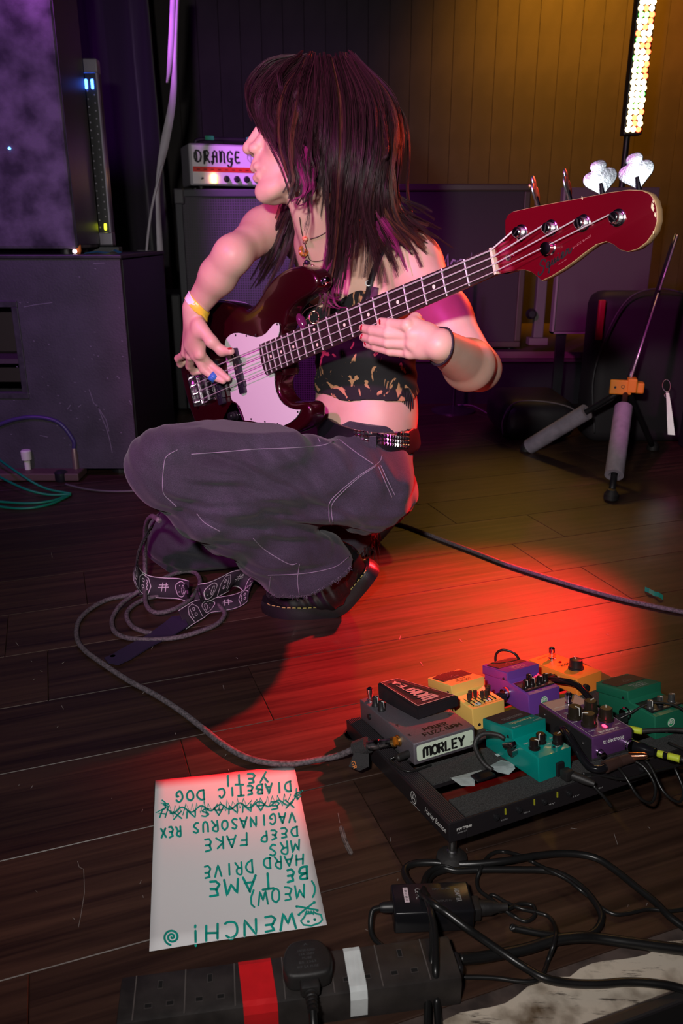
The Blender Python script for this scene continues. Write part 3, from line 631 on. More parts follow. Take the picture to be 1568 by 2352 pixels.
o = cable('violet_cable', [(q[0]+0.235, q[1]+0.06, 0.095), (q[0]+0.235, q[1]+0.06, 0.13), (q[0]+0.19, q[1]+0.06, 0.19), (q[0]+0.10, q[1]+0.06, 0.205), (q[0]-0.0, q[1]+0.06, 0.18), (q[0]-0.1, q[1]+0.06, 0.12)], 0.007, mat('violet_rubber', (0.05, 0.035, 0.12), 0.4)); tag(o, 'dark violet cable arching over the stage box', 'cable')
gm = mat('green_cable', (0.0, 0.20, 0.11), 0.5)
G4 = [[(-30, 1035), (40, 1085), (100, 1120), (163, 1134)], [(-30, 1080), (50, 1120), (110, 1136), (163, 1135)], [(-30, 1150), (60, 1156), (120, 1150), (163, 1134)], [(-30, 1160), (50, 1168), (115, 1158), (163, 1136)]]
for i, (pts, hh) in enumerate(zip(G4, [(0.10, 0.06, 0.02, 0.006), (0.055, 0.03, 0.01, 0.008), (0.005, 0.005, 0.005, 0.005), (0.005, 0.005, 0.005, 0.005)])):
    o = cable('green_cable', [fl(x, y, h) for (x, y), h in zip(pts, hh)], 0.004, gm, None, 8, 10)
    tag(o, ['topmost', 'second from the top', 'third from the top', 'lowest'][i]+' of four thin green cables fanning from the left edge', 'cable', 'green cables at the left edge')
bp_ = B().lathe([(0.018, 0), (0.022, 0.008), (0.022, 0.03), (0.014, 0.036)], M=T(*fl(142, 1105, 0.0))).obj('black_plug', M['black'], None, angle=30); tag(bp_, 'round black plug at the end of the thin floor cable', 'plug')
o = cable('floor_cable', [fl(150, 1112, .01), fl(190, 1122, .005), (*fl(240, 1128, .005)[:2], .005), fl(300, 1128, .005), fl(360, 1122, .005)], 0.0035, mat('cable_grey', (0.10, 0.09, 0.09), .5), None, 8, 8); tag(o, 'thin dark cable running from the black plug to behind the knee', 'cable')
# long braided lead across the floor at the right, green tape scrap
braid = mat('braided_black', (0.05, 0.045, 0.05), 0.7, col2=(0.16, 0.13, 0.15), vscale=260)
PT = [(845, 1180), (865, 1192), (930, 1207), (1010, 1238), (1090, 1268), (1160, 1295), (1230, 1318), (1320, 1346), (1420, 1374), (1500, 1392), (1600, 1412)]
o = cable('instrument_lead', [fl(x, y, 0.0055) for x, y in PT], 0.0052, braid, None, 10, 8); tag(o, 'long black braided lead crossing the floor from the boots to the right edge', 'cable')
gp = [fl(x, y, z) for x, y, z in [(1480, 1358, .002), (1490, 1362, .007), (1502, 1369, .003), (1512, 1371, .009), (1522, 1378, .003)]]
vs = []; fs = []
for p in gp: vs += [p, p+np.array([0.006, 0.016, 0.004])]
for i in range(len(gp)-1): fs.append((2*i, 2*i+1, 2*i+3, 2*i+2))
o = new_obj('tape_scrap', mesh_from(vs, fs), mat('green_tape', (0.01, 0.30, 0.18), 0.5)); tag(o, 'crumpled green tape scrap on the floor at the right edge', 'tape')
# pale scuffs on the floor
scf = mat('pale_scuff', (0.20, 0.17, 0.16), 0.8)
SC_ = [[(776, 1868), (780, 1890)], [(783, 1900), (790, 1925), (798, 1945), (806, 1960)], [(178, 1978), (182, 1992), (192, 1996), (194, 2050), (186, 2100), (180, 2130)], [(1410, 1915), (1418, 1940)], [(1310, 1902), (1325, 1904)], [(120, 1280), (118, 1270)], [(1085, 1560), (1086, 1562)]]
SC_ += [[(x, y), (x+rng.uniform(-6, 6), y+rng.uniform(2, 9))] for x, y in zip(rng.uniform(30, 1500, 50), rng.uniform(1450, 2150, 50))]
o = strokes_obj('scuff_marks', SC_[1:2], 11, lambda x, y: fl(x, y, 0.0005), mat('pale_scuff2', (0.13, 0.115, 0.11), 0.8, col2=(0.03, 0.02, 0.018), vscale=140), floor)
o = strokes_obj('scratch_marks', SC_, 1.3, lambda x, y: fl(x, y, 0.0006), scf, floor); o['kind'] = 'stuff'
# ================================================================ handwritten set list
S6 = 1568/460.0
def pp(a, b, z=0.0012): return fl(320+a/S6, 1740+b/S6, z)
sl = thing('set_list', 'sheet of white paper with a handwritten green marker list lying on the floor', 'paper', tuple(pp(800, 800, 0)))
cs = [pp(125, 178), pp(1212, 68), pp(1468, 1312), pp(78, 1524)]
vs = []; fs = []; NN = 14
for j in range(NN+1):
    for i in range(NN+1):
        u, v = i/NN, j/NN; q = (cs[0]*(1-u)+cs[1]*u)*(1-v)+(cs[3]*(1-u)+cs[2]*u)*v
        lift = 0.0018*max(0, v-0.82)/0.18*(0.6+0.4*math.sin(u*5)) + 0.001*max(0, .1-v)*10*(u > .5)
        vs.append(q+np.array([0, 0, lift]))
for j in range(NN):
    for i in range(NN):
        a = j*(NN+1)+i; fs.append((a+NN+1, a+NN+2, a+1, a))
o = new_obj('sheet', mesh_from(vs, fs, True), M['paper'], sl); md = o.modifiers.new('t', 'SOLIDIFY'); md.thickness = 0.00025; md.offset = -1
bvh_p = BVHTree.FromPolygons([Vector(v) for v in vs], fs)
def on_paper(a, b):
    q = pp(a, b); h = bvh_p.ray_cast(Vector((q[0], q[1], 0.1)), Vector((0, 0, -1)))
    return (q[0], q[1], (h[0].z if h[0] else q[2])+0.0006)
HW = {'A': [[(0,0),(.45,1)],[(.45,1),(.9,0)],[(.15,.38),(.8,.36)]], 'B': [[(.05,0),(.08,1)],[(.05,1),(.6,.95),(.7,.75),(.5,.55),(.1,.52)],[(.1,.52),(.7,.45),(.8,.2),(.55,.02),(0,0)]],
 'C': [[(.8,.85),(.5,1),(.15,.8),(.05,.4),(.25,.08),(.6,.02),(.85,.15)]], 'D': [[(.08,0),(.05,1)],[(0,1),(.5,.92),(.82,.55),(.6,.12),(.02,0)]],
 'E': [[(.75,.98),(.15,.9),(.3,.6),(.05,.25),(.3,.0),(.75,.0)],[(.2,.55),(.7,.5)]], 'F': [[(.1,0),(.15,1)],[(.1,.98),(.85,1)],[(.12,.55),(.65,.52)]],
 'G': [[(.8,.85),(.5,1),(.12,.75),(.08,.35),(.3,.02),(.7,.1),(.75,.42),(.5,.42)]], 'H': [[(.05,0),(.1,1)],[(.8,0),(.85,1)],[(.08,.5),(.85,.5)]],
 'I': [[(.3,0),(.3,1)]], 'K': [[(.1,0),(.1,1)],[(.75,.95),(.12,.45),(.8,0)]], 'L': [[(.1,1),(.1,0),(.7,0)]], 'M': [[(0,0),(.1,1),(.45,.35),(.8,1),(.95,0)]],
 'N': [[(.05,0),(.08,1),(.78,.02),(.82,1)]], 'O': [[(.4,1),(.08,.75),(.08,.25),(.4,0),(.75,.25),(.75,.75),(.4,1)]], 'P': [[(.1,0),(.1,1),(.6,.95),(.75,.72),(.5,.5),(.12,.48)]],
 'R': [[(.1,0),(.1,1),(.6,.95),(.72,.72),(.5,.52),(.12,.48)],[(.4,.5),(.8,0)]], 'S': [[(.75,.88),(.4,1),(.12,.78),(.4,.52),(.7,.28),(.4,.0),(.05,.12)]],
 'T': [[(.4,0),(.4,1)],[(0,1),(.85,.98)]], 'U': [[(.08,1),(.1,.25),(.4,0),(.7,.2),(.75,1)]], 'V': [[(0,1),(.4,0),(.8,1)]], 'W': [[(0,1),(.22,0),(.48,.7),(.75,0),(1,1)]],
 'X': [[(0,1),(.8,0)],[(.75,1),(.05,0)]], 'Y': [[(0,1),(.38,.5)],[(.8,1),(.2,0)]], '(': [[(.5,1.1),(.25,.8),(.2,.35),(.45,-.1)]], ')': [[(.1,1.1),(.4,.8),(.45,.3),(.15,-.15)]], '!': [[(.3,.28),(.35,1)],[(.28,0),(.3,.06)]]}
def handwrite(s, p0, p1, h0, h1=None, jit=0.03):
    """p0 -> p1 is the baseline; letters rise towards +y of the picture (the sheet lies upside down)"""
    h1 = h1 or h0; p0 = np.array(p0, float); p1 = np.array(p1, float); d = p1-p0; n = len(s); out = []
    nrm = np.array([0.05, 1.0])
    for i, ch in enumerate(s):
        if ch == ' ': continue
        for st in HW[ch]:
            o_ = []
            for (x, y) in st:
                x = x+rng.normal()*jit*.6; y = y+rng.normal()*jit; t = (i+0.06+0.80*x)/n; o_.append(p0+d*t+nrm*(h0+(h1-h0)*t)*y)
            if len(o_) > 2 and ch in 'BCDGOPRSU(': o_ = [q[:2] for q in smooth_path(o_, 4)]
            if len(o_) == len(st): o_ = [o_[j]+(o_[j+1]-o_[j])*q for j in range(len(o_)-1) for q in (0, .25, .5, .75)]+[o_[-1]]
            out.append(o_)
    return out
HL = [('YETI', (1010, 118), (625, 150), 78), ('DIABETIC', (1190, 192), (600, 245), 74), ('DOG', (512, 252), (262, 275), 80), ('VAGINASORUS', (1222, 425), (395, 520), 80), ('REX', (328, 538), (150, 560), 78),
      ('DEEP', (1242, 540), (925, 590), 76), ('FAKE', (852, 592), (480, 650), 92), ('MRS', (1258, 640), (985, 690), 92), ('HARD', (1290, 755), (945, 795), 84), ('DRIVE', (890, 805), (480, 860), 95), ('(MEOW)', (1390, 975), (815, 1075), 108)]
for h_ in HL: strokes_obj('handwritten_word', handwrite(*h_), 15, on_paper, M['ink'], sl)
for h_ in (('WENCH', (1225, 1215), (480, 1330), 128), ('!', (455, 1325), (395, 1332), 145), ('BE', (1320, 855), (1120, 892), 96), ('TAME', (1055, 905), (500, 985), 118)): strokes_obj('handwritten_word', handwrite(*h_), 19, on_paper, M['ink'], sl)
st = []
st.append([(255+(65-1.9*k)*math.cos(k*.42+1.7), 1414+(65-1.9*k)*math.sin(k*.42+1.7)) for k in range(34)])
st += [[(1232, 1168), (1392, 1198)], [(1248, 1232), (1368, 1136)], [(1310, 1205), (1290, 1255), (1262, 1285), (1285, 1315), (1345, 1322), (1410, 1300), (1432, 1275), (1420, 1235), (1380, 1225), (1362, 1205), (1362, 1232)], [(1300, 1228), (1365, 1222)], [(1325, 1208), (1327, 1228)], [(1344, 1206), (1346, 1226)]]
for cx_, cy_ in ((1232, 1168), (1392, 1198), (1248, 1232), (1368, 1136), (1322, 1287), (1372, 1271)): st.append([(cx_-7, cy_), (cx_+7, cy_)]); st.append([(cx_-5, cy_+5), (cx_+6, cy_+5)])
strokes_obj('spiral_doodle', st[:1], 17, on_paper, M['ink'], sl); strokes_obj('skull_doodle', st[1:], 15, on_paper, M['ink'], sl)
st = handwrite('XEANNASNX', (1215, 330), (230, 430), 62)
zz = []
for k in range(46):
    t = k/45; zz.append((1230-1020*t+rng.normal()*8, 318+110*t+(34 if k % 2 else -34)+rng.normal()*10))
st.append(zz); st.append([(1200-960*t, 350+70*t+22*math.sin(t*40)) for t in np.linspace(0, 1, 80)])
for k in range(3): st.append([(1235+rng.normal()*20, 260+25*j+rng.normal()*12) for j in range(4)]); st.append([(200+rng.normal()*30, 350+25*j+rng.normal()*12) for j in range(5)])
strokes_obj('crossed_out_line', st, 12, on_paper, M['ink'], sl)

# ================================================================ socket strip
SM = T(-0.2309, 0.6312, 0)@RZ(math.radians(8.65))@T(0, -0.059, 0)      # local: x along, y back, z up
sk = thing('power_strip', 'long dusty black power strip with red and white tape in the foreground', 'power strip', tuple(SM@Vector((0.17, 0.03, 0))))
LX, WY_, HZ = 0.353, 0.059, 0.035
prof = [(0, 0), (0, 0.026), (0.003, 0.0335), (0.008, HZ), (WY_-0.008, HZ), (WY_-0.003, 0.0335), (WY_, 0.026), (WY_, 0)]
PX = frame((0, 0, 0), (0, 1, 0), (0, 0, 1))
B().prism(prof, 0.0, LX, M=SM@PX, bev=0.002).obj('housing', M['dusty'], sk, angle=35)
pit = 0.0507; x_0 = 0.0155
grm = mat('groove', (0.10, 0.085, 0.08), 0.7)
for k in range(7):
    x = x_0+pit*k; B().box((x-0.0006, 0.004, HZ-0.0002), (x+0.0006, WY_-0.004, HZ+0.0003), M=SM).obj('divider_groove', grm, sk)
slot = mat('socket_slot', (0.002, 0.002, 0.002), 0.9); rim = mat('slot_rim', (0.06, 0.052, 0.05), 0.5)
def sockets(k):
    cx_ = x_0+pit*(k+0.5); b = B(); r_ = B()
    for (dx, dy, w_, h_) in ((0, 0.0135, 0.0042, 0.0085), (-0.0108, -0.0095, 0.0066, 0.0044), (0.0108, -0.0095, 0.0066, 0.0044)):
        dy += 0.027
        b.box((cx_+dx-w_/2, dy-h_/2, HZ-0.001), (cx_+dx+w_/2, dy+h_/2, HZ+0.0004), M=SM)
        e = 0.0007
        for lo, hi in (((cx_+dx-w_/2-e, dy-h_/2-e), (cx_+dx+w_/2+e, dy-h_/2)), ((cx_+dx-w_/2-e, dy+h_/2), (cx_+dx+w_/2+e, dy+h_/2+e)), ((cx_+dx-w_/2-e, dy-h_/2), (cx_+dx-w_/2, dy+h_/2)), ((cx_+dx+w_/2, dy-h_/2), (cx_+dx+w_/2+e, dy+h_/2))):
            r_.box((*lo, HZ), (*hi, HZ+0.0006), M=SM)
    s_ = r_.obj('socket', rim, sk); b.obj('slot', slot, s_)
for k in (0, 1, 2, 4, 5): sockets(k)
B().box((LX-0.0005, 0.018, 0.008), (LX+0.008, 0.042, 0.028), M=SM, bev=0.004).obj('cable_entry', M['black'], sk)
def tape(name, xa, xb, sk_, m):
    pts = [(-0.0006, 0.004), (-0.0006, 0.0262), (0.0025, 0.0342), (0.008, HZ+0.0008), (WY_-0.008, HZ+0.0008), (WY_-0.0025, 0.0342), (WY_+0.0006, 0.0262), (WY_+0.0006, 0.006)]
    vs = []; n = 5
    for j in range(n+1):
        t = j/n
        for (y, z) in pts:
            sh = sk_*(1-(y/WY_)); vs.append(SM@Vector((xa+(xb-xa)*t+sh, y, z+0.0002*math.sin(j*2+y*200))))
    fs = [(j*8+i, j*8+i+1, j*8+i+9, j*8+i+8) for j in range(n) for i in range(7)]
    return new_obj(name, mesh_from(vs, fs), m, sk)
tape('red_tape', 0.121, 0.1555, 0.004, M['red_tape']); tape('white_tape', 0.2345, 0.2525, -0.0005, M['white_tape'])
# plug
PMx = SM@T(x_0+pit*3.5, 0.0285, HZ)
pg = thing('mains_plug', 'rounded black mains plug pushed into the power strip between the red and white tapes', 'plug', tuple(PMx@Vector((0, 0, 0))))
pl = [(-0.0165, -0.018), (-0.0245, -0.010), (-0.0255, 0.004), (-0.020, 0.019), (-0.010, 0.026), (0.010, 0.026), (0.020, 0.019), (0.0255, 0.004), (0.0245, -0.010), (0.0165, -0.018)]
pl = [tuple(p[:2]) for p in smooth_path(pl, 4, True)]
B().prism(pl, 0.0006, 0.022, M=PMx, bev=0.004, seg=3).obj('body', M['rubber'], pg, angle=50)
for i, (t_, w_, y_) in enumerate((('A', 0.004, 0.019), ('LISTED FUSED', 0.018, 0.0115), ('13A 250V', 0.016, 0.0068), ('FUSE', 0.010, 0.002), ('BS 1363', 0.018, -0.003), ('FIT 5A FUSE', 0.022, -0.0085))):
    text_on('embossed_lettering', t_, PMx@frame((0, y_, 0.0223), (1, 0, 0), (0, 1, 0)), w_, 0.0026, M['grey'], pg)
b = B(); b.box((-0.010, -0.030, 0.004), (0.010, -0.016, 0.018), M=PMx, bev=0.003)
for k in range(5): b.lathe([(0.0062-0.0004*k, 0), (0.0068-0.0004*k, 0.0025), (0.0055, 0.0035)], M=PMx@T(0, -0.028-0.0045*k, 0.010)@RX(PI/2))
b.obj('strain_relief', M['rubber'], pg, angle=40)
e0 = PMx@Vector((0, -0.048, 0.010))
o = cable('plug_cable', [PMx@Vector((0, -0.044, 0.010)), PMx@Vector((-0.001, -0.062, 0.0)), PMx@Vector((-0.004, -0.085, -0.022)), PMx@Vector((-0.01, -0.11, -0.030))], 0.0042, M['cable'], pg)

# ================================================================ power adapter
bM = T(0.061, 0.718, 0)@RZ(math.radians(3.0))
br = thing('power_adapter', 'black brick power adapter with a small white barcode label behind the power strip', 'adapter', tuple(bM@Vector((0.045, 0.02, 0))))
B().box((0, -0.004, 0.0), (0.094, 0.042, 0.031), M=bM, bev=0.003, seg=3).obj('case', mat('adapter_black', (0.010, 0.010, 0.012), 0.22), br, angle=40)
B().box((0.014, 0.012, 0.031), (0.0195, 0.034, 0.0314), M=bM).obj('label', mat('label_pink', (0.75, 0.60, 0.66), 0.5), br)
strokes_obj('barcode', [[(0.0155, 0.014+k*0.0022), (0.018, 0.014+k*0.0022)] for k in range(9)], 0.0009, lambda x, y: bM@Vector((x, y, 0.0316)), M['print_b'], br)
for i, (s_, x_, y_, w_, h_) in enumerate((('CE FC', 0.031, 0.024, 0.016, 0.006), ('ADAPTER', 0.078, 0.020, 0.020, 0.006), ('INPUT 100-240V', 0.060, 0.030, 0.022, 0.003), ('OUTPUT 9V', 0.060, 0.012, 0.020, 0.003))):
    text_on('small_print', s_, bM@frame((x_, y_, 0.0313), (0, -1, 0), (1, 0, 0)) if i < 2 else bM@frame((x_, y_, 0.0313), (1, 0, 0), (0, 1, 0)), w_, h_, M['print_grey'] if i < 2 else M['grey'], br)
B().lathe([(0.0065, 0), (0.006, 0.012), (0.0045, 0.016)], M=bM@T(0.001, 0.017, 0.020)@RY(-PI/2)).obj('strain_relief', M['black'], br, angle=30)
o = cable('adapter_lead', [bM@Vector((-0.014, 0.017, 0.020)), bM@Vector((-0.024, 0.014, 0.018)), bM@Vector((-0.027, 0.0, 0.008)), bM@Vector((-0.024, -0.012, 0.004)), bM@Vector((-0.014, -0.024, 0.0035))], 0.0032, M['cable'], br)
iec = B(); iec.box((0.094, 0.004, 0.006), (0.104, 0.026, 0.024), M=bM, bev=0.002)
iec.lathe([(0.009, 0), (0.0085, 0.014), (0.005, 0.024), (0.0045, 0.034)], M=bM@T(0.103, 0.015, 0.015)@RY(PI/2)); iec.obj('socket_connector', M['rubber'], br, angle=40)

S4 = 1568/728.0
def c4(pts): return [fl(840+x/S4, 1900+y/S4, z) for x, y, z in pts]
def fcable(name, pts, r, label, m=None, per=8):
    o = cable(name, c4(pts), r, m or M['cable'], None, 10, per); tag(o, label, 'cable'); return o
z1, z2, z3 = 0.006, 0.014, 0.024
fcable('power_cable', [(305, 1010, .005), (310, 800, .010), (325, 690, .030), (333, 560, .042), (325, 440, .044), (300, 350, .040), (285, 290, .022), (310, 230, .012), (370, 200, .008), (450, 215, .006), (560, 210, .006), (750, 210, .006), (900, 215, .006), (1000, 250, .006), (1090, 320, .006), (1150, 400, .006), (1165, 460, .006), (1120, 525, .006), (1010, 545, .006), (940, 535, .008), (860, 525, .010), (740, 500, .013), (725, 497, .014)], 0.0042, 'black cable running from the bottom edge over the power strip to the adapter socket')
fcable('power_cable', [(1700, 850, .004), (1568, 800, .004), (1450, 775, .006), (1300, 765, .005), (1150, 775, .005), (1000, 770, .006), (880, 745, .010), (780, 690, .010), (690, 630, .014), (580, 555, .024), (500, 500, .034), (400, 425, .042), (320, 370, .046), (250, 310, .020), (200, 250, .010), (195, 205, .006), (240, 180, .005), (330, 175, .005), (420, 183, .006), (560, 180, .010), (700, 165, .012), (850, 140, .008), (1000, 130, .006), (1130, 150, .005), (1230, 210, .005), (1330, 290, .005), (1430, 370, .005), (1500, 440, .005), (1580, 500, .004), (1680, 580, .004)], 0.0045, 'thick black cable looping over the adapter and out to the right edge')
fcable('power_cable', [(462, 652, .014), (560, 645, .010), (680, 625, .008), (800, 600, .008), (930, 560, .010), (1050, 545, .010), (1150, 550, .006), (1300, 570, .006), (1450, 590, .006), (1600, 608, .006), (1700, 612, .006)], 0.0062, 'thickest black cable leaving the right end of the power strip')
fcable('thin_cable', [(480, 742, .003), (560, 742, .003), (650, 747, .003), (760, 762, .003), (840, 760, .003), (880, 715, .003), (900, 660, .004), (925, 590, .016), (940, 530, .018), (930, 480, .006), (900, 440, .003), (840, 420, .004), (760, 400, .006), (690, 370, .003), (640, 340, .003), (615, 340, .003), (612, 370, .003), (640, 410, .004), (690, 410, .006), (760, 380, .004), (820, 385, .003), (835, 410, .004), (830, 445, .003), (790, 465, .003), (740, 445, .003), (680, 405, .008), (610, 350, .004), (560, 310, .003), (550, 260, .003), (570, 200, .010), (600, 150, .004), (640, 125, .003), (690, 122, .003), (760, 140, .012), (830, 175, .004), (900, 210, .012), (990, 255, .012), (1060, 310, .010), (1110, 350, .004), (1160, 395, .003), (1230, 430, .003), (1300, 425, .003), (1400, 405, .003), (1500, 415, .004), (1600, 400, .004)], 0.0025, 'thin glossy black cable tied in a loose knot beside the adapter')
fcable('power_cable', [(362, 1010, .005), (350, 860, .008), (345, 720, .036), (343, 600, .042), (338, 500, .046), (320, 420, .046), (305, 340, .028), (300, 285, .012), (330, 235, .007), (400, 210, .005), (460, 205, .005)], 0.0040, 'black cable lying second from the left over the right end of the power strip')

# ================================================================ pedal board (its own slanted frame)
yw, tl = math.radians(27), math.radians(-8.5)
ex = np.array([math.cos(yw), math.sin(yw), 0]); eh = np.array([-math.sin(yw), math.cos(yw), 0]); ey = eh*math.cos(tl)+np.array([0, 0, math.sin(tl)]); ez = np.cross(ex, ey)
OB = np.array([0.13468, 0.81653, 0.070]); BM = frame(OB, ex, ey, ez)
FM = BM@RZ(math.radians(-4.0))
pb = thing('pedal_board', 'black aluminium pedal board frame on screw feet, with velcro rails', 'pedal board', tuple(FM@Vector((0.22, 0.15, -0.06))))
fm = mat('board_black', (0.014, 0.012, 0.014), 0.38, bump=.1, bscale=200); vel = mat('velcro', (0.018, 0.018, 0.018), 0.95, bump=1.0, bscale=900, var=0.6, vscale=700, col2=(0.07, 0.07, 0.07))
PW, PD, PT_ = 0.47, 0.33, 0.028
def rail(x0, x1): 
    b = B(); b.box((x0, 0, -PT_), (x1, PD, 0), M=FM, bev=0.0015); return b.obj('side_rail', fm, pb)
rail(0, 0.026); rail(PW-0.026, PW)
b = B()
for k in range(8): b.box((0.0030+k*0.0028, 0.001, 0), (0.0042+k*0.0028, PD-0.001, 0.0007), M=FM)
b.obj('rail_ribs', mat('rib', (0.035, 0.030, 0.034), 0.4), pb)
B().box((0.026, 0, -PT_), (PW-0.026, 0.003, 0.0), M=FM, bev=0.001).obj('rear_panel', fm, pb)
for y0, y1 in ((0.003, 0.047), (0.088, 0.140), (0.165, 0.215), (0.250, 0.300)):
    r_ = B().box((0.026, y0, -0.006), (PW-0.026, y1, -0.001), M=FM).obj('cross_rail', fm, pb)
    B().box((0.027, y0+0.001, -0.001), (PW-0.027, y1-0.001, 0.001), M=FM).obj('velcro_strip', vel, r_)
B().box((0.026, PD-0.012, -PT_), (PW-0.026, PD, 0), M=FM, bev=0.001).obj('front_rail', fm, pb)
text_on('script_lettering', 'Harley Benton', FM@frame((-0.0004, 0.035, -0.015), (0, -1, 0), (0, 0, 1)), 0.056, 0.011, M['print_w'], pb, shear=0.35, bold=0.0)
lg = [[(0.095+0.0075*math.cos(a), -0.014+0.0085*math.sin(a)) for a in np.linspace(0, 2*PI, 17)], [(0.0905, -0.019), (0.095, -0.008), (0.0995, -0.019)], [(0.0925, -0.0155), (0.0975, -0.0155)]]
strokes_obj('round_logo', lg, 0.0011, lambda y, z: FM@Vector((-0.0004, y, z)), M['print_w'], pb)
strokes_obj('logo_caption', [[(0.080+k*0.0032, -0.0252), (0.0815+k*0.0032, -0.0252)] for k in range(8)], 0.0010, lambda y, z: FM@Vector((-0.0004, y, z)), M['print_w'], pb)
text_on('model_lettering', 'PWTPB40', FM@frame((0.022, -0.0004, -0.0115), (1, 0, 0), (0, 0, 1)), 0.022, 0.004, M['print_w'], pb, bold=0.01)
text_on('small_lettering', 'POWER OUT', FM@frame((0.019, -0.0004, -0.0165), (1, 0, 0), (0, 0, 1)), 0.014, 0.002, M['print_grey'], pb)
for i, x in enumerate((0.07, 0.105, 0.145, 0.185, 0.225, 0.265, 0.31)):
    B().lathe([(0.0042, 0), (0.0042, 0.002), (0.002, 0.0022), (0.002, 0.004)], M=FM@T(x, -0.0002, -0.012)@RX(PI/2)).obj('power_socket', M['black'], pb, angle=30)
    text_on('small_lettering', ('9V OUTPUT', '100mA', '9V', '12V', '18V', 'DC', 'IN')[i], FM@frame((x+0.012, -0.0004, -0.019), (1, 0, 0), (0, 0, 1)), 0.010, 0.0022, M['print_grey'], pb)
yel = mat('dim_yellow', (0.35, 0.35, 0.02), 0.4)  # plain dim yellow colour
for x in (0.083, 0.128, 0.165): B().box((x, -0.0012, -0.012), (x+0.0018, 0, -0.004), M=FM).obj('yellow_tab', yel, pb)
for i, (x, y) in enumerate(((0.012, 0.012), (PW-0.012, 0.012), (0.012, PD-0.012), (PW-0.012, PD-0.012))):
    p = FM@Vector((x, y, -PT_)); h = p.z
    f_ = B().lathe([(0.0195, 0), (0.0205, 0.003), (0.0195, min(0.009, h*.5)), (0.013, min(0.0125, h*.62)), (0.010, min(0.014, h*.7))], M=T(p.x, p.y, 0)).obj('screw_foot', M['rubber'], pb, angle=35)
    B().lathe([(0.0068, min(0.012, h*.6)), (0.0068, min(0.019, h*.8)), (0.0052, min(0.020, h*.82)), (0.0052, h+0.001)], M=T(p.x, p.y, 0)).obj('bolt', M['steel'], f_, angle=30)
# duct tape and label on the rails
tp = mat('pale_duct_tape', (0.42, 0.50, 0.50), 0.55, var=.3, vscale=70, bump=.6, bscale=90)
def lump(name, poly, z, m, parent, label=None):
    vs = [BM@Vector((x, y, z+0.0015*math.sin(i*2.3))) for i, (x, y) in enumerate(poly)]; c = sum(vs, Vector())/len(vs)+Vector((0, 0, 0.002)); vs.append(c); n = len(poly)
    o = new_obj(name, mesh_from(vs, [(i, (i+1) % n, n) for i in range(n)]), m, parent)
    if label: o['label'] = label
    return o
lump('tape_piece', [(0.062, 0.060), (0.060, 0.084), (0.110, 0.082), (0.108, 0.066), (0.085, 0.062), (0.078, 0.052)], 0.0025, tp, pb)
lump('tape_piece', [(0.124, 0.062), (0.122, 0.080), (0.150, 0.088), (0.158, 0.070), (0.150, 0.056), (0.134, 0.050)], 0.0025, tp, pb)
B().box((0.084, 0.052, 0.0035), (0.114, 0.071, 0.007), M=BM, bev=0.001).obj('black_block', M['blackgloss'], pb)
lump('tape_piece', [(0.150, 0.096), (0.150, 0.104), (0.158, 0.104), (0.158, 0.095)], 0.0025, tp, pb)

# ---------------------------------------------------------------- pedal parts
def knob(Mx, x, y, z, r, h, m, parent, ang=0.0, top=None, flute=False):
    b = B(); b.lathe([(r*1.08, 0), (r*1.05, h*.15), (r*.92, h*.22), (r*.86, h*.95), (r*.75, h)], M=Mx@T(x, y, z), n=20)
    k = b.obj('knob', m, parent, angle=35)
    B().box((-0.0007, -r*0.9, h*.2), (0.0007, -r*0.80, h*1.005), M=Mx@T(x, y, z)@RZ(ang)).obj('pointer', M['print_w'], k)
    B().box((-0.0007, -r*0.9, h), (0.0007, -r*0.1, h*1.03), M=Mx@T(x, y, z)@RZ(ang)).obj('pointer', M['print_w'], k)
    return k
def jack_end(Mx, x, y, z, dirx, m=None, parent=None, r=0.007, L=0.012):
    return B().lathe([(r, 0), (r, 0.003), (r*.8, 0.004), (r*.8, L)], M=Mx@T(x, y, z)@RY(dirx*PI/2)).obj('jack_socket', m or M['chrome'], parent, angle=30)
TOPF = lambda x, y, z: frame((x, y, z), (-1, 0, 0), (0, -1, 0))
